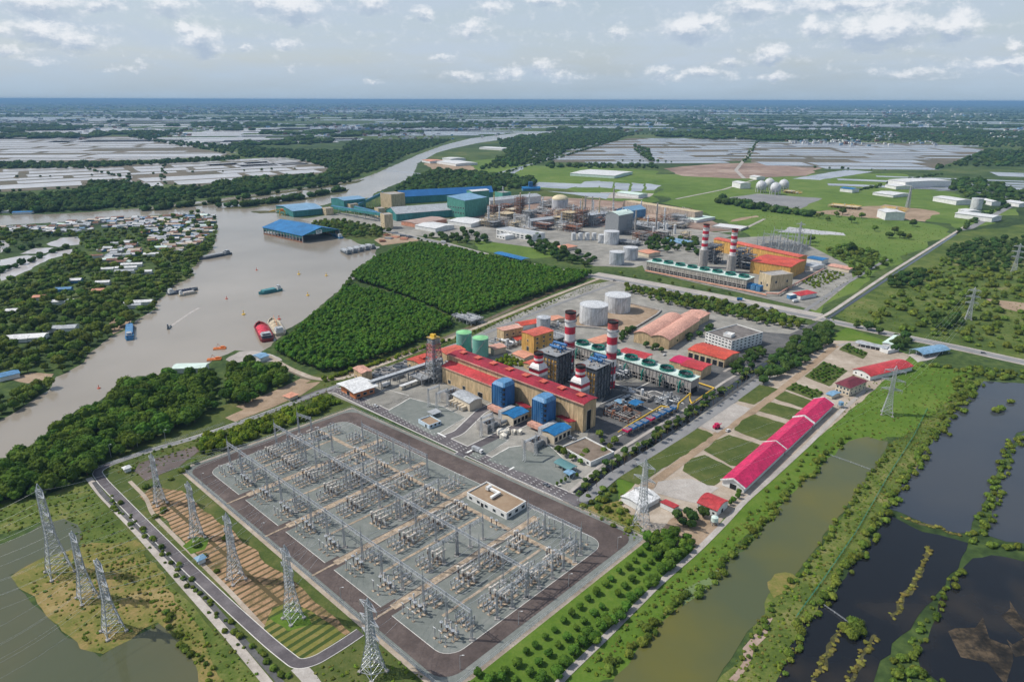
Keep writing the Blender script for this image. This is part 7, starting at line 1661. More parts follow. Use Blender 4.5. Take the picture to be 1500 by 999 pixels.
for px, w, d, mt, lab in (((118, 415), 32, 12, m_whitem, 'long white shed with a blue wall in the left bank trees'), ((104, 428), 22, 10, m_bluelt, 'blue walled shed left of the long white one'), ((66, 440), 16, 10, m_salmon2, 'rusty roofed farmhouse at the left bank'), ((108, 446), 28, 9, m_whitem, 'long low white roof among the left bank trees'), ((30, 460), 18, 9, m_whitem, 'pale roofed farmhouse near the left edge'),
                          ((160, 418), 20, 10, m_whitem, 'white arched roof beyond the maroon walled shed'), ((152, 430), 16, 9, m_salmon2, 'maroon shed under the trees on the left bank'), ((222, 447), 36, 10, m_whitem, 'long white boathouse at the left bank landing'), ((206, 452), 20, 9, m_greyroof, 'grey shed beside the long white boathouse'), ((110, 486), 38, 14, m_greyroof, 'big grey hall with a white gable on the left bank'), ((40, 502), 36, 18, m_whitem, 'pair of wide white warehouses at the left edge'), ((64, 500), 20, 16, m_whitew, 'smaller white warehouse right of the wide pair'),
                          ((200, 396), 34, 8, m_whitem, 'upper long white pig shed'), ((208, 391), 34, 8, m_whitem, 'middle long white pig shed'), ((196, 401), 30, 8, m_greyroof, 'lower long grey pig shed'), ((166, 398), 22, 8, m_whitem, 'short white shed left of the long pig sheds'), ((232, 376), 26, 9, m_whitem, 'white long house in the trees below the village'), ((244, 366), 22, 9, m_mint, 'mint roofed house in the trees below the village'), ((222, 402), 18, 9, m_whitem, 'small white house near the shore trees'), ((24, 312), 40, 16, m_greyroof, 'grey warehouse across the side channel'), ((46, 314), 44, 18, m_bluer, 'bright blue warehouse across the side channel'), ((60, 300), 26, 12, m_whitem, 'white roofed store behind the bright blue warehouse')):
    building('shed', lab, 'shed', None, None, None, h=4, fr=(G(*px), .2, w*.78, d*.85), roof='gable', axis='x', rh=1.4, over=.7, wall=m_bluelt if 'blue wall' in lab else m_whitew, roofm=mt)
    placed.append((G(*px), w*.4))
B('fish_yard', 'blue roofed fish yard at the river edge on the left', 'shed', (0,560), (30,553), (34,546), h=4, roof='gable', axis='x', rh=1, wall=m_whitew, roofm=m_bluelt)
sheet('plot', [(10,556),(45,546),(78,548),(74,556),(40,562)], .2, m_soil, .8, 4)
sheet('plot', [(160,475),(170,462),(195,466),(186,480),(166,490)], .12, m_soil, 1, 5)
# ================================================================== vegetation
def leafm(name, col, col2, rand=.22, scale=.5):
    k = lambda c: (c[0]*1.14, c[1]*1.14, c[2]*.8)
    return M(name, k(col), .85, 0, scale, spec=.04, rand=rand, col2=k(col2))
lm_mang = leafm('mangrove_leaves', (.078, .128, .025), (.028, .058, .013), .34); lm_plan = leafm('plantation_leaves', (.070, .138, .024), (.026, .066, .013), .24)
lm_broad = leafm('broadleaf_leaves', (.105, .142, .034), (.036, .062, .017), .42); lm_fruit = leafm('fruit_tree_leaves', (.080, .140, .028), (.03, .068, .014), .25)
lm_hedge = leafm('hedge_leaves', (.15, .19, .026), (.056, .09, .014), .3); lm_dark = leafm('dark_tree_leaves', (.052, .088, .030), (.020, .042, .015), .3)
lm_palm = leafm('palm_leaves', (.10, .125, .035), (.04, .065, .018), .25); lm_scrub = leafm('scrub_leaves', (.125, .16, .038), (.048, .075, .018), .36); lm_dry = leafm('dry_bush_leaves', (.19, .165, .06), (.085, .088, .03), .35)
lm_far = leafm('far_wood_leaves', (.055, .092, .030), (.022, .044, .016), .34, .1)
m_bark = M('tree_bark', (.12, .085, .06), .95, .2, 1.0)
ICO = None
def ico():
    global ICO
    if ICO is None:
        t = (1 + 5 ** .5) / 2
        v = [Vector(p).normalized() for p in ((-1,t,0),(1,t,0),(-1,-t,0),(1,-t,0),(0,-1,t),(0,1,t),(0,-1,-t),(0,1,-t),(t,0,-1),(t,0,1),(-t,0,-1),(-t,0,1))]
        f = [(0,11,5),(0,5,1),(0,1,7),(0,7,10),(0,10,11),(1,5,9),(5,11,4),(11,10,2),(10,7,6),(7,1,8),(3,9,4),(3,4,2),(3,2,6),(3,6,8),(3,8,9),(4,9,5),(2,4,11),(6,2,10),(8,6,7),(9,8,1)]
        cache = {}; nf = []
        def mid(a, b):
            k = (min(a, b), max(a, b))
            if k not in cache: v.append(((v[a]+v[b])/2).normalized()); cache[k] = len(v)-1
            return cache[k]
        for a, b, c in f:
            x, y, z = mid(a, b), mid(b, c), mid(c, a); nf += [(a,x,z),(b,y,x),(c,z,y),(x,y,z)]
        ICO = (v, nf)
    return ICO
def crown_mesh(mb, r, h, z0, nblob, nleaf, leaf, seed, flat=1.0):
    """a crown of uneven clumps between heights z0 and z0 + h: lumpy cores with loose leaf sprays standing off them"""
    rgc = random.Random(seed); V, Fc = ico(); blobs = []
    for k in range(nblob):
        a = k * 2.4 + rgc.uniform(-.5, .5); q = math.sqrt((k + .4) / nblob); zz = rgc.uniform(.15, 1) ** .8
        br = r * rgc.uniform(.42, .62) * (9 / nblob) ** .36 * (1.15 - .35 * q)
        blobs.append((Vector((math.cos(a)*q*(r-br*.8), math.sin(a)*q*(r-br*.8), z0 + br*.8 + (h - br*1.7) * (zz * (1 - .45*q*q) + .05))), br))
    for c, br in blobs:
        off = rgc.uniform(0, 90); vs = []
        for p in V:
            d = 1 + .34 * mnoise.noise(p * 1.7 + Vector((off, 0, 0))) + .2 * mnoise.noise(p * 4.1 + Vector((0, off, 0)))
            vs.append(c + Vector((p.x*br*d, p.y*br*d, p.z*br*d*flat)))
        mb.add(vs, Fc, 0)
        for _ in range(nleaf // nblob):
            p = Vector((rgc.gauss(0, 1), rgc.gauss(0, 1), rgc.gauss(.25, 1))).normalized()
            c2 = c + p * br * rgc.uniform(.95, 1.32); s = leaf * rgc.uniform(.6, 1.3)
            n = (p + Vector((rgc.uniform(-.7, .7), rgc.uniform(-.7, .7), rgc.uniform(-.4, .7)))).normalized(); u = n.cross(Vector((rgc.uniform(-1, 1), rgc.uniform(-1, 1), 1))).normalized(); w = n.cross(u)
            mb.add([c2+u*s, c2+w*s*.7, c2-u*s, c2-w*s*.7], [(0, 1, 2, 3)], 0)
def trunk_mesh(mb, h, r, z0, seed, mi=0, limbs=4):
    rgt = random.Random(seed); mb.tube((0, 0, 0), (0, 0, z0+h*.3), r, r*.6, 7, mi)
    for k in range(limbs):
        a = k * 2*math.pi/limbs + rgt.uniform(-.4, .4); q = h*.32
        mb.tube((0, 0, z0*.7), (math.cos(a)*q, math.sin(a)*q, z0+h*.45), r*.5, r*.2, 5, mi)
def tree_proto(name, lm, r, h, z0, nb, nl, leaf, seed, parts=True, tr=.28, link=True, flat=1.0):
    if parts:
        root = thing(name, (0, 0, 0)); mb = MB(); crown_mesh(mb, r, h, z0, nb, nl, leaf, seed, flat); mb.build('crown', lm, root); mb = MB(); trunk_mesh(mb, h, tr, z0, seed); mb.build('trunk', m_bark, root); return root
    mb = MB(); crown_mesh(mb, r, h, z0, nb, nl, leaf, seed, flat); trunk_mesh(mb, h, tr, z0, seed, 1, 3); return mb.build(name, [lm, m_bark])
def palm_proto(name, seed, h=9.0):
    root = thing(name, (0, 0, 0)); rgp = random.Random(seed); mb = MB(); bend = rgp.uniform(.3, .9)
    pts = [Vector((bend*(k/5)**2, 0, h*k/5)) for k in range(6)]
    for k in range(5): mb.tube(pts[k], pts[k+1], .24-.02*k, .22-.02*k, 7)
    mb.build('trunk', m_bark, root); mb = MB(); top = pts[-1]
    for k in range(15):
        a = k*2*math.pi/15*1.0 + rgp.uniform(-.2, .2); up = rgp.uniform(-.1, .9); L_ = rgp.uniform(2.6, 3.4); prev = top
        d = Vector((math.cos(a), math.sin(a), 0)); sd = Vector((-d.y, d.x, 0))
        for j in range(4):
            t = (j+1)/4; q = top + d*L_*t + Vector((0, 0, up*L_*t*(1-t*.2) - 1.9*t*t)); wd = .62*(1-t*.75) + .1; wp = .62*(1-(t-.25)*.75)+.1
            mb.add([prev+sd*wp, prev+Vector((0, 0, .18)), prev-sd*wp, q-sd*wd, q+Vector((0, 0, .18)), q+sd*wd], [(0, 1, 4, 5), (1, 2, 3, 4)]); prev = q
    mb.build('crown', lm_palm, root); return root

def pts_in(poly, sp, jit=.35, seed=1, world=False, holes=()):
    P_ = [Vector((p[0], p[1], 0)) for p in poly] if world else [G(*p) for p in poly]
    H_ = [[G(*p) for p in h] for h in holes]
    r_ = random.Random(seed); out = []; x0, x1 = min(p.x for p in P_), max(p.x for p in P_); y0, y1 = min(p.y for p in P_), max(p.y for p in P_)
    ang = .6; ca, sa = math.cos(ang), math.sin(ang); mx, my = (x0+x1)/2, (y0+y1)/2; R_ = math.hypot(x1-x0, y1-y0)/2; n = int(R_/sp)+1
    for i in range(-n, n+1):
        for j in range(-n, n+1):
            u, v = (i + .5*(j % 2) + r_.uniform(-jit, jit))*sp, (j*.88 + r_.uniform(-jit, jit))*sp
            x, y = mx + u*ca - v*sa, my + u*sa + v*ca
            if inside(x, y, P_) and not any(inside(x, y, h) for h in H_): out.append(Vector((x, y, 0)))
    return out
def pts_along(path, wid, sp, seed=1, jit=.4):
    P_ = [G(*p) for p in path]; r_ = random.Random(seed); out = []
    for a, b in zip(P_[:-1], P_[1:]):
        d = b - a; n = max(1, int(d.length/sp)); dn = d.normalized(); nr = Vector((-dn.y, dn.x, 0))
        for k in range(n): out.append(a + d*((k + r_.uniform(-jit, jit)+.5)/n) + nr*r_.uniform(-wid/2, wid/2))
    return out
RIV_W = [G(*p) for p in RIVER]
def dry_only(pts): return [p for p in pts if not inside(p.x, p.y, RIV_W)]
def plant(protos, pts, label, cat, group, smin=.75, smax=1.25, seed=3, zs=None, name=None):
    r_ = random.Random(seed); out = []
    for k, p in enumerate(pts):
        pr = protos[r_.randrange(len(protos))]; s = r_.uniform(smin, smax)
        o = dup(pr, (p.x, p.y, .05), r_.uniform(0, 6.28), None, None, (s*r_.uniform(.9, 1.1), s*r_.uniform(.9, 1.1), s*r_.uniform(.85, 1.15)*(zs or 1)), name)
        tag(o, label if isinstance(label, str) else label(k, p), cat, group); out.append(o)
    return out
def drop(protos):
    for p in protos:
        for c in list(p.children): bpy.data.objects.remove(c)
        bpy.data.objects.remove(p)
# ---- masses nobody could count: one object each, its trees instanced on points
def hidden_collection(name, objs):
    c = bpy.data.collections.new(name)
    for o in objs: COL.objects.unlink(o); c.objects.link(o)
    return c
def scatter(name, pts, coll, label, smin, smax, seed=5, zsq=1.0):
    r_ = random.Random(seed); me = bpy.data.meshes.new(name); me.from_pydata([tuple(p) for p in pts], [], [])
    a = me.attributes.new('sc', 'FLOAT', 'POINT'); a.data.foreach_set('value', [r_.uniform(smin, smax) for _ in pts])
    o = bpy.data.objects.new(name, me); COL.objects.link(o)
    ng = bpy.data.node_groups.new(name, 'GeometryNodeTree'); ng.interface.new_socket('Geometry', in_out='INPUT', socket_type='NodeSocketGeometry'); ng.interface.new_socket('Geometry', in_out='OUTPUT', socket_type='NodeSocketGeometry')
    N = ng.nodes; L = ng.links; gi, go = N.new('NodeGroupInput'), N.new('NodeGroupOutput'); ip = N.new('GeometryNodeInstanceOnPoints'); ci = N.new('GeometryNodeCollectionInfo')
    ci.inputs['Collection'].default_value = coll; ci.inputs['Separate Children'].default_value = True; ci.inputs['Reset Children'].default_value = True
    ip.inputs['Pick Instance'].default_value = True
    rv = N.new('FunctionNodeRandomValue'); rv.data_type = 'FLOAT_VECTOR'; rv.inputs[0].default_value = (0, 0, 0); rv.inputs[1].default_value = (0, 0, 6.28)
    at_ = N.new('GeometryNodeInputNamedAttribute'); at_.data_type = 'FLOAT'; at_.inputs['Name'].default_value = 'sc'
    cx = N.new('ShaderNodeCombineXYZ'); mu = N.new('ShaderNodeMath'); mu.operation = 'MULTIPLY'; mu.inputs[1].default_value = zsq
    L.new(gi.outputs[0], ip.inputs['Points']); L.new(ci.outputs[0], ip.inputs['Instance']); L.new(rv.outputs[0], ip.inputs['Rotation'])
    L.new(at_.outputs[0], cx.inputs[0]); L.new(at_.outputs[0], cx.inputs[1]); L.new(at_.outputs[0], mu.inputs[0]); L.new(mu.outputs[0], cx.inputs[2]); L.new(cx.outputs[0], ip.inputs['Scale'])
    L.new(ip.outputs[0], go.inputs[0])
    md = o.modifiers.new('scatter', 'NODES'); md.node_group = ng
    return tag(o, label, None, None, 'stuff')

pm = [tree_proto('mangrove_tree', lm_mang, 5.2, 7.4, 2.0, 19, 560, .55, 40+k) for k in range(5)]
pb = [tree_proto('broadleaf_tree', lm_broad, 5.0, 7.5, 2.2, 16, 440, .55, 60+k) for k in range(5)]
pf = [tree_proto('fruit_tree', lm_fruit, 2.5, 3.5, .9, 9, 240, .34, 80+k) for k in range(3)]
ph = [tree_proto('hedge_bush', lm_hedge, 2.5, 3.2, .25, 9, 220, .36, 100+k) for k in range(3)]
ps = [tree_proto('scrub_bush', lm_scrub, 2.6, 2.8, .2, 8, 180, .40, 120+k) for k in range(3)]
pd = [tree_proto('dark_tree', lm_dark, 4.4, 6.6, 1.6, 11, 260, .55, 140+k) for k in range(3)]
pdry = [tree_proto('dry_bush', lm_dry, 1.5, 1.6, .1, 6, 120, .3, 160+k) for k in range(2)]
pp = [palm_proto('palm_tree', 170+k) for k in range(3)]
T1 = [(-60,716),(0,690),(52,668),(78,642),(104,620),(150,602),(166,580),(200,563),(235,554),(318,553),(322,600),(285,622),(243,640),(190,662),(136,688),(120,708),(68,724),(0,738),(-60,752)]
T2 = [(326,560),(338,542),(362,537),(405,539),(425,552),(420,565),(395,572),(375,590),(345,597),(330,590)]
m1 = dry_only(pts_in(T1, 8.0, .3, 5)); m2 = dry_only(pts_in(T2, 8.5, .3, 6))
print('mangrove', len(m1), len(m2))
plant(pm, m1, 'dense dark green mangrove tree in the wood between the river and the left road', 'tree', 'mangrove trees along the near bank', .6, 1.35, 5)
plant(pm, m2, 'dark green mangrove tree in the grove before the boat landing', 'tree', 'mangrove trees by the landing', .75, 1.15, 6)
T3a = [(403,516),(428,498),(445,479),(495,441),(503,426),(520,426),(560,433),(610,449),(658,470),(662,479),(630,495),(560,524),(500,544),(470,545),(440,534),(412,522)]
T3b = [(517,408),(530,396),(548,384),(600,361),(640,364),(700,376),(760,390),(830,401),(866,404),(848,414),(760,444),(690,465),(670,467),(622,447),(560,424),(522,413)]
pl = [tree_proto('plantation_tree', lm_plan, 2.3, 5.4, 2.2, 6, 84, .42, 200+k, False, .16) for k in range(5)]
cpl = hidden_collection('plantation kinds', pl)
scatter('plantation_wood', pts_in(T3a, 3.3, .4, 7) + pts_in(T3b, 3.4, .4, 8), cpl, 'even dark green plantation wood covering the river bend beside the perimeter path', .62, 1.35, 7)
plant(pm, pts_along([(404,516),(430,497),(447,478),(497,440),(505,424),(518,407),(548,384),(598,362)], 4, 9, 9), 'bushy tree on the river edge of the plantation', 'tree', 'river edge trees of the plantation', .5, .8, 9, name='bank_tree')
# ---- left bank: trees round the village
LB = [(0,420),(40,405),(110,372),(150,388),(215,372),(240,366),(290,362),(308,352),(312,362),(290,386),(284,402),(258,414),(236,430),(230,448),(205,462),(188,478),(160,492),(135,506),(110,534),(80,544),(0,550),(-60,552),(-60,430)]
free_pts = [p for p in dry_only(pts_in(LB, 13.5, .42, 11)) if free(p, 2.5)]
free_pts.sort(key=lambda p: p.y)
plant(pb, free_pts[:230], 'broad green tree among the sheds of the left river bank', 'tree', 'broadleaf trees of the left bank', .65, 1.25, 11)
pbs = [tree_proto('bank_tree', lm_broad, 5.0, 7.5, 2.4, 8, 90, .8, 220+k, False) for k in range(4)]
cbs = hidden_collection('bank tree kinds', pbs)
more = free_pts[230:] + [p for p in dry_only(pts_in([(0,336),(110,343),(222,336),(214,352),(240,366),(150,372),(110,366),(118,350),(90,346),(20,362),(-40,366),(-40,338)], 16, .4, 12)) if free(p, 3)] + [p for p in dry_only(pts_in(VIL[0], 24, .45, 13)) if free(p, 1)] + [p for p in dry_only(pts_in(LB, 20, .45, 17)) if free(p, 1.5)]
scatter('bank_woods', more, cbs, 'mixed green tree cover filling the gaps around the riverside village', .5, 1.1, 13)
plant(pb, dry_only(pts_in([(0,585),(40,570),(70,562),(76,575),(60,588),(30,602),(0,615),(-50,630),(-50,600)], 10, .4, 15)), 'green bushy tree at the near left river bank', 'tree', 'trees of the near left bank', .6, 1.0, 15, name='bank_tree')
plant(pb, dry_only(pts_along([(78,550),(112,536),(136,512),(165,490),(190,474),(210,462),(236,444),(244,422),(286,398),(296,380),(316,352),(320,334)], 9, 12, 16)), 'overhanging tree at the water line of the left bank', 'tree', 'water line trees of the left bank', .5, .85, 16, name='bank_tree')
# ---- hedges, belts and gardens of the power station
plant(ph, pts_in([(292,660),(304,642),(400,612),(482,584),(502,592),(440,618),(335,658),(304,668)], 5.2, .35, 21), 'yellow green bushy tree in the thick belt between the left road and the switchyard', 'tree', 'belt between the left road and the switchyard', .8, 1.55, 21, 1.15)
plant(ph, pts_along([(470,560),(500,549),(540,538),(580,525),(622,510),(650,500)], 4.5, 3.6, 22), 'clipped green bush in the hedge beside the pale perimeter path', 'hedge bush', 'hedge along the perimeter path', .7, 1.1, 22)
plant(ph, pts_along([(652,502),(700,484),(760,460),(820,438)], 3, 7, 23), 'low green bush on the grass strip behind the green topped tanks', 'bush', 'bushes of the rear grass strip', .4, .7, 23)
plant(pb, pts_in([(912,420),(960,427),(1050,443),(1100,452),(1150,463),(1178,474),(1170,484),(1130,481),(1060,463),(1000,452),(955,441),(918,429)], 8.2, .35, 24), 'green tree in the belt between the public road and the near power station', 'tree', 'tree belt beside the public road', .5, .8, 24, name='belt_tree')
plant(pd, pts_in([(1150,512),(1185,488),(1214,480),(1226,498),(1190,525),(1142,556),(1118,566),(1108,552)], 8, .35, 25), 'dark tree in the row between the canal and the tan track', 'tree', 'dark trees along the canal', .7, 1.15, 25, name='canal_tree')
plant(pd, pts_along([(980,503),(1030,492),(1050,480)], 10, 5, 26) + pts_along([(940,508),(975,517)], 5, 6, 27) + pts_along([(905,500),(925,482),(915,490)], 8, 5, 28), 'dark garden tree against the twin arched warehouse', 'tree', 'garden trees of the warehouse', .45, .8, 26, name='garden_tree')
plant(pd, pts_in([(1064,548),(1082,530),(1104,508),(1122,515),(1108,535),(1090,552)], 7, .4, 29), 'dark garden tree beside the white office', 'tree', 'garden trees of the office', .5, .9, 29, name='garden_tree')
plant(ph, pts_in([(722,530),(742,519),(768,524),(772,536),(748,540)], 4.5, .35, 30), 'bright green shrub in the bed behind the turbine hall', 'shrub', 'shrub bed behind the turbine hall', .6, 1.0, 30)
plant(pp, pts_along([(842,738),(880,706),(930,668),(985,632),(1040,598),(1090,562),(1130,535)], 2, 8.5, 31, .2), 'slender palm in the row beside the plant road and canal', 'palm', 'palms along the plant road', .6, .9, 31)
plant(pd, pts_along([(852,716),(905,674),(960,640),(1000,612),(1060,572)], 5, 5.2, 32), 'dark green hedge tree along the canal of the plant road', 'tree', 'hedge along the canal', .35, .65, 32, name='canal_tree')
plant(pb, [G(*p) for p in ((882,650),(900,650),(893,658),(884,664),(818,662),(826,668),(838,674),(850,680),(858,666),(852,672),(878,640))], 'small bright tree around the brown roofed parapet building', 'tree', 'trees of the parapet building', .35, .6, 33)
plant(pf, [G(*p) for p in ((816,712),(822,708),(828,706),(832,700),(845,700))], 'small clipped conical tree by the plant gate', 'tree', 'clipped trees at the plant gate', .35, .5, 34, 1.9)
plant(ps, pts_in([(838,742),(880,715),(908,700),(915,735),(930,760),(920,785),(870,755)], 7, .45, 35), 'round scrub bush on the rough ground beyond the switchyard corner', 'bush', 'bushes of the rough corner', .5, 1.0, 35)
plant(pd, pts_in([(982,760),(1012,748),(1042,762),(1028,778),(1000,776)], 7, .35, 36), 'dark bushy tree before the red arched roof house', 'tree', 'trees before the red roofed house', .6, .9, 36)
plant(pf, pts_along([(1086,722),(1068,742)], 1.5, 4, 37), 'small olive conical tree beside the nearest magenta barn', 'tree', 'small trees by the barn', .5, .7, 37, 1.5)
# orchard: every tree of its rows
row1 = [(85,870),(150,840),(215,800),(265,730),(315,695),(370,650),(420,610),(470,560),(515,525),(560,485),(605,440),(650,405),(700,360),(730,330),(775,290),(825,265),(860,230),(890,190),(925,155)]
row2 = [(205,880),(285,845),(335,790),(390,745),(440,695),(490,655),(540,600),(580,565),(635,520),(680,485),(768,412),(805,370),(845,335),(880,290),(920,265),(945,235),(975,190),(1010,160)]
row3 = [(350,870),(430,840),(480,795),(540,740),(575,690),(600,640),(640,660),(680,600),(700,545),(720,580),(770,520),(815,490),(840,440),(890,400),(930,350),(970,340),(1005,290),(1050,270)]
o7 = lambda x, y: G(700 + x/3.75, 762.5 + y/3.75)
plant(pf, [o7(*p) for p in row1], 'small round fruit tree in the outer orchard row beside the switchyard fence', 'fruit tree', 'outer orchard row', .62, .85, 41)
plant(pf, [o7(*p) for p in row2], 'small round fruit tree in the middle row of the orchard', 'fruit tree', 'middle orchard row', .6, .9, 42)
plant(pf, [o7(*p) for p in row3] + [o7(x+rg.uniform(-18, 25), y+rg.uniform(-15, 25)) for x, y in row3], 'full fruit tree beside the concrete boundary path', 'fruit tree', 'orchard trees along the boundary path', .8, 1.2, 43)
plant(pf, pts_in([(944,790),(965,775),(1000,780),(1018,800),(1008,815),(985,838),(965,845),(950,812)], 5.2, .35, 44), 'leafy fruit tree at the crowded upper end of the orchard', 'fruit tree', 'upper orchard thicket', .9, 1.5, 44)
plant(pf, [G(*p) for p in ((700,990),(716,999),(735,996),(690,1008))], 'small round fruit tree at the bottom corner of the orchard', 'fruit tree', 'orchard corner', .8, 1.0, 45)
# banks and dikes
plant(ps, pts_along([(890,985),(935,945),(985,898),(1035,855),(1080,812),(1110,775),(1140,738),(1180,700),(1215,665),(1245,640)], 7, 3.2, 51), 'light green bush on the bank of the olive pond', 'bush', 'bushes along the olive pond bank', .45, .95, 51, name='bank_bush')
plant(ps, pts_along([(860,985),(905,935),(975,870),(1030,825),(1085,775),(1140,710),(1200,655)], 5, 7, 57), 'small bush on the grass between the boundary path and the olive pond', 'bush', 'bushes on the pond side grass', .3, .6, 57, name='bank_bush')
plant(ps, pts_along([(1136,988),(1165,935),(1202,882),(1240,840),(1280,783),(1298,748),(1340,684),(1372,634),(1396,604),(1436,562)], 7, 2.6, 52), 'dense green bush along the dike of the dark ponds', 'bush', 'bushes along the dark pond dike', .45, .95, 52, name='dike_bush')
plant(ps, pts_along([(1490,640),(1468,690),(1450,745),(1430,790),(1436,800)], 8, 2.6, 53) + pts_along([(1440,795),(1475,803),(1520,815)], 7, 3, 54), 'dark bush on the cross dike between the dark ponds', 'bush', 'bushes of the cross dike', .45, .85, 53, name='pond_bush')
plant(ps, pts_along([(1400,835),(1384,868),(1360,915),(1340,950),(1330,990)], 6, 3.2, 55) + pts_in([(1290,1000),(1310,960),(1340,935),(1360,975),(1390,1005)], 4, .4, 56), 'yellow green bush on the narrow dike of the muddy ponds', 'bush', 'bushes of the muddy pond dike', .35, .85, 55, name='pond_bush')
plant(pdry, pts_along([(1318,757),(1345,765),(1410,785)], 3, 1.6, 61) + pts_along([(1362,800),(1350,830),(1340,855),(1322,880),(1305,905)], 3, 1.7, 62) + pts_along([(1235,915),(1222,940),(1205,975),(1190,1000)], 3, 1.7, 63) + pts_along([(1280,930),(1262,965),(1245,1000)], 4, 1.4, 64), 'olive brown tuft of bushes standing in the muddy pond', 'bush', 'tufts in the muddy pond', .35, .9, 61, .6)
plant(ps, pts_in([(1232,930),(1240,912),(1258,912),(1264,925),(1250,938)], 3, .3, 65) + [G(x, y) for x, y in ((1390,588),(1424,582),(1458,603),(1466,601),(1412,604),(1391,638),(1480,590))], 'lone green clump standing in the dark pond water', 'bush', 'clumps in the pond water', .6, 1.2, 65, name='pond_bush')
plant(pdry, pts_in([(100,790),(150,800),(230,880),(270,935),(310,1000),(280,960),(235,905),(190,860)], 5.5, .45, 66), 'tawny tuft on the grassy spit by the pylons', 'bush', 'tufts on the grassy spit', .3, .8, 66)
plant(ps, pts_along([(160,728),(210,782),(262,838),(300,880),(345,930),(390,975),(420,1000)], 5, 3.4, 67) + pts_along([(232,900),(262,925),(292,965),(310,1000)], 6, 3, 68), 'small bush on the verge between the white gravel path and the left road', 'bush', 'verge bushes along the left road', .3, .7, 67, name='verge_bush')
plant(ps, [G(*p) for p in ((238,752),(228,758),(288,800),(300,815),(240,748),(332,790),(318,838))] + pts_along([(205,712),(222,714),(248,706),(272,690),(292,676)], 3, 5, 69), 'round bush beside the brown pond and the ploughed beds', 'bush', 'bushes of the ploughed beds', .5, 1.0, 69, name='verge_bush')
plant(ps, pts_along([(150,690),(200,670),(260,650),(300,640)], 4, 6, 70) + pts_along([(330,632),(400,605),(440,590)], 2, 6, 71), 'low bush on the grass verge inside the riverside fence', 'bush', 'bushes of the riverside verge', .25, .5, 70, name='verge_bush')
plant(ps, pts_along([(1086,985),(1112,925),(1135,880),(1178,840),(1212,788),(1252,732),(1282,690),(1310,650)], 4, 4.2, 58), 'pale green bush on the pond side of the inner dike', 'bush', 'bushes of the inner dike', .3, .75, 58, name='inner_dike_bush')
# right-hand scrub and fields
SCR = [(1240,478),(1300,440),(1380,380),(1420,350),(1500,352),(1560,380),(1560,535),(1490,522),(1380,495)]
plant(ps, pts_in(SCR, 15, .48, 81, holes=[[(1300,470),(1330,455),(1345,475),(1310,485)], [(1440,436),(1530,448),(1540,470),(1470,452)]])[:298], 'wild bush in the scrub beyond the public road', 'bush', 'scrub beyond the public road', .8, 1.9, 81)
plant(pd, pts_in([(1300,408),(1345,395),(1360,415),(1330,425),(1305,425)], 11, .4, 82) + pts_in([(1380,370),(1420,355),(1500,350),(1500,395),(1440,400),(1400,392)], 14, .4, 83) + pts_in([(1360,470),(1400,466),(1410,478),(1370,484)], 8, .4, 84) + pts_along([(1250,480),(1300,492),(1330,500)], 5, 9, 85), 'dark tree in the scrub beyond the public road', 'tree', 'dark trees of the scrub', .6, 1.25, 82, name='scrub_tree')
plant(pd, [G(x, y) for x, y in ((1309,508),(1316,504),(1322,508),(1330,502),(1318,512),(1326,498),(1310,515))], 'dark round tree between the pale green shed and the arched shed', 'tree', 'round trees by the arched shed', .8, 1.1, 86)
plant(ps, pts_in([(1395,560),(1420,535),(1500,545),(1500,558),(1440,556),(1400,596)], 7, .4, 87) + pts_along([(1345,535),(1420,545),(1500,556)], 8, 5, 88), 'bush on the grassy top edge of the dark pond', 'bush', 'bushes above the dark pond', .6, 1.2, 87, name='dike_bush')
plant(pf, pts_in([(1182,552),(1207,533),(1238,543),(1213,563)], 5.0, .2, 89) + pts_in([(1152,570),(1165,562),(1204,575),(1197,586)], 5.0, .2, 90) + pts_in([(1230,511),(1241,505),(1270,517),(1263,524)], 5.5, .2, 91), 'dark shrub in the planted rows beside the maroon roofed house', 'shrub', 'planted shrub rows', .4, .7, 89)
FLD = [(1095,305),(1160,295),(1230,308),(1390,340),(1300,390),(1215,445),(1195,420),(1240,395),(1190,360),(1100,340)]
plant(pb, [G(x, y) for x, y in ((1310,342),(1318,349),(1324,349),(1331,351),(1302,349),(1281,339),(1247,327),(1225,318),(1198,320),(1204,317),(1234,315),(1262,320),(1337,332),(1212,324),(1187,355),(1245,370),(1230,375))], 'lone round tree in the bright far field', 'tree', 'lone trees of the far field', .9, 1.5, 92, name='field_tree')
plant(pb, pts_in([(1185,375),(1240,362),(1290,372),(1310,385),(1270,410),(1245,405),(1245,390),(1205,372)], 15, .45, 93), 'tree in the loose grove between the far block and the service track', 'tree', 'grove behind the far block', .6, 1.05, 93, name='field_tree')
plant(pd, pts_in([(765,345),(790,352),(830,368),(850,372),(872,380),(860,392),(815,382),(780,366)], 13, .4, 94) + pts_in([(945,350),(1020,352),(1030,378),(1000,368),(950,372)], 14, .45, 95) + pts_in([(618,350),(680,340),(725,352),(700,362),(660,356)], 16, .45, 96), 'dark tree in the gardens of the chemical works', 'tree', 'garden trees of the works', .7, 1.4, 94, name='works_tree')
plant(pb, pts_in([(468,344),(452,332),(480,324),(545,332),(574,342),(550,350),(510,348)], 12, .4, 97), 'green tree in the park behind the roofed boat shed', 'tree', 'park trees behind the boat shed', .6, 1.05, 97, name='park_tree')
plant(pb, pts_along([(610,352),(700,374),(790,394),(860,406)], 3, 12, 98) + pts_along([(900,402),(1000,420),(1080,434)], 3, 22, 99), 'street tree on the verge of the public road', 'tree', 'street trees of the public road', .4, .7, 98, name='street_tree')
plant(ph, pts_in([(1172,412),(1210,396),(1240,402),(1195,424)], 7, .3, 100), 'small shrub in the formal garden of the far block', 'shrub', 'far garden shrubs', .5, 1.0, 100)
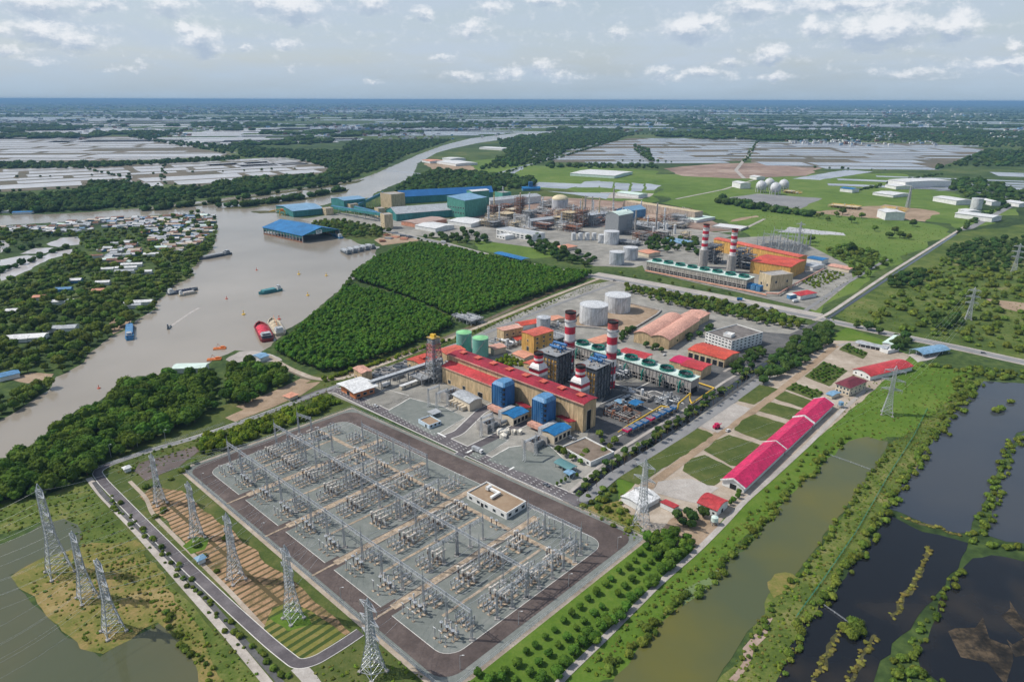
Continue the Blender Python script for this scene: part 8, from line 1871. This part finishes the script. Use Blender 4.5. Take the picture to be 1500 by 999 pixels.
drop(pm + pb + pf + ph + ps + pd + pdry + pp)
# ---- far country: woods, hedgerows and hamlets that read as masses
pw = [tree_proto('far_tree', lm_far, 9, 9, 1.5, 6, 40, 1.8, 240+k, False, .4) for k in range(4)]; cw_ = hidden_collection('far wood kinds', pw)
W = [([(0,290),(112,284),(132,270),(180,268),(240,279),(300,276),(340,264),(400,262),(480,258),(530,258),(500,267),(400,279),(300,291),(200,304),(100,311),(-40,314),(-40,292)], 19),
     ([(350,213),(405,221),(500,222),(515,208),(660,206),(585,232),(552,252),(490,260),(472,245),(425,232),(350,231)], 26), ([(578,283),(602,263),(640,250),(700,254),(780,263),(788,274),(720,282),(690,285)], 20),
     ([(730,206),(830,192),(930,195),(905,205),(835,221),(790,240),(700,250),(740,228)], 30), ([(-40,240),(190,239),(270,236),(350,231),(350,234),(240,241),(120,247),(-40,248)], 24),
     ([(930,197),(1100,191),(1600,196),(1600,214),(1440,217),(1370,209),(1100,204)], 46), ([(1370,250),(1446,221),(1600,220),(1600,246),(1376,244)], 36), ([(1380,268),(1430,262),(1500,284),(1500,302),(1440,300),(1400,284)], 26),
     ([(1058,292),(1110,303),(1200,316),(1190,320),(1090,306),(1050,298)], 17), ([(800,242),(960,243),(965,247),(800,247)], 30), ([(950,238),(962,236),(950,220),(930,214),(925,218)], 34), ([(190,196),(280,190),(220,206),(350,214),(345,228),(190,202)], 40),
     ([(320,304),(360,300),(450,289),(500,279),(510,279),(450,291),(400,299),(350,304)], 14), ([(200,309),(240,305),(330,296),(400,284),(470,275),(530,264),(440,278),(370,288),(313,299),(240,308)], 15)]
wp = []
for k, (q, sp) in enumerate(W): wp += [p + Vector((0, 0, .3)) for p in dry_only(pts_in(q, sp, .45, 300+k)) if not (sp < 16) or True]
wp += [G(*p) + Vector((0, 0, .3)) for p in ((320,304),(212,309))]
isl = []
for k in (12, 13): isl += [p + Vector((0, 0, .2)) for p in pts_in(W[k][0], W[k][1], .4, 400+k)]
scatter('far_woods', wp + isl, cw_, 'hazy dark woods and tree lines between the ponds towards the horizon', .55, 1.25, 17)
rgw = random.Random(77); fp = []
while len(fp) < 9500:
    x = rgw.uniform(-120, 1620); y = 151 + 62 * rgw.random() ** 1.5
    g = G(x, y)
    if mnoise.noise(Vector((g.x/900, g.y/700, 3.3))) + .45*mnoise.noise(Vector((g.x/160, g.y/260, 9))) > .17 + .3*max(0, (y-178)/30) and not inside(g.x, g.y, RIV_W): fp.append(g + Vector((0, 0, .3)))
scatter('distant_woods', fp, cw_, 'distant blue green woods spread to the horizon', 1.4, 3.4, 18, .55)
# hedgerow trees on the pond dikes
dk = []
for path, sp in (([(-40,284),(110,276),(240,270),(300,274)], 30), ([(120,247),(190,262),(180,270)], 26), ([(240,240),(238,270)], 40), ([(-40,262),(240,255),(480,246)], 60), ([(806,236),(900,206)], 26), ([(1090,238),(1112,205)], 30), ([(1100,206),(1370,210)], 36), ([(1182,246),(1300,250)], 40), ([(1260,280),(1340,262),(1380,256)], 16), ([(905,236),(990,238)], 30), ([(0,352),(60,345),(118,346)], 14), ([(0,402),(54,379),(82,367),(110,364)], 12), ([(0,372),(40,366),(70,358)], 18), ([(1478,300),(1400,340)], 26), ([(560,252),(700,264),(800,237),(905,206)], 30)): dk += [p + Vector((0, 0, .3)) for p in pts_along(path, 12, sp, 5)]
scatter('dike_trees', dry_only(dk), cw_, 'thin lines of trees and bushes on the pond dikes', .3, .7, 19)
# far houses as one mass of roofs
mb = MB(); rgh = random.Random(31); hm = [m_whitem, m_greyroof, MATS['rusty_roof'], m_blues]
cents = [(rgh.uniform(-50, 1550), 153 + 50*rgh.random()**1.3) for _ in range(130)] + [(x, y) for x in range(300, 960, 30) for y in (159, 163)] + [(rgh.uniform(1150, 1500), rgh.uniform(196, 212)) for _ in range(14)] + [(rgh.uniform(380, 640), rgh.uniform(186, 206)) for _ in range(10)]
for cx, cy in cents:
    for _ in range(rgh.randrange(5, 16)):
        x, y = cx + rgh.gauss(0, 22), cy + rgh.gauss(0, 1.6)
        if y < 151.5: continue
        g = G(x, y)
        if inside(g.x, g.y, RIV_W): continue
        s = max(1, g.y/3500); w, d, h = rgh.uniform(8, 20)*s, rgh.uniform(8, 14)*s, rgh.uniform(5, 9)*s**.8; mb.box(g.x-w/2, g.x+w/2, g.y-d/2, g.y+d/2, 0, h, rgh.choice((0, 0, 0, 1, 2, 3)))
tag(mb.build('far_houses', hm), 'scattered tiny pale houses of the distant hamlets', None, None, 'stuff')
# ---- ground cover: tufts that roughen the grass
pt = []
lm_tuft = leafm('grass_tufts', (.13, .18, .03), (.075, .115, .02), .35)
for k, (lm, s) in enumerate(((lm_tuft, 1), (lm_tuft, .8), (lm_scrub, 1), (lm_dry, .8))):
    b_ = MB(); crown_mesh(b_, .9*s, .8*s, 0, 4, 40, .22, 260+k, .6); pt.append(b_.build('tuft', lm))
ct_ = hidden_collection('tuft kinds', pt)
tf = []
for q, sp in (([(840,990),(905,925),(975,860),(1040,805),(1085,765),(1120,735),(1150,745),(1097,805),(1052,835),(1018,875),(940,941),(890,995)], 3.0), ([(1060,1000),(1120,890),(1175,838),(1248,732),(1304,650),(1400,570),(1440,555),(1372,640),(1300,745),(1200,895),(1140,1000)], 2.8),
              ([(1245,548),(1330,532),(1420,548),(1400,600),(1340,650),(1250,640),(1200,680),(1170,700),(1235,600)], 5.0), ([(0,740),(60,730),(125,710),(250,860),(400,1000),(300,1000),(250,910),(130,800),(90,760),(40,770),(0,790)], 3.2), ([(30,850),(112,806),(200,800),(300,930),(300,990),(250,912),(190,930),(145,955)], 3.4),
              ([(150,690),(288,640),(480,570),(490,580),(290,662),(200,700)], 3.4), ([(460,985),(530,935),(640,1005),(600,1020),(480,1020)], 3.4), ([(850,745),(905,735),(940,770),(930,792)], 3), ([(470,562),(640,503),(880,412),(884,418),(660,506),(480,568)], 4.5), ([(1200,470),(1380,380),(1500,352),(1500,525),(1380,495),(1250,476)], 9),
              ([(1100,310),(1230,306),(1390,340),(1290,395),(1200,450),(1190,420),(1240,390),(1190,360),(1100,340)], 11)): tf += [p + Vector((0, 0, .05)) for p in pts_in(q, sp, .5, len(tf)+1)]
print('tufts', len(tf))
scatter('ground_cover', tf, ct_, 'rough grass tufts and weeds on the banks and verges', .3, 1.1, 23)
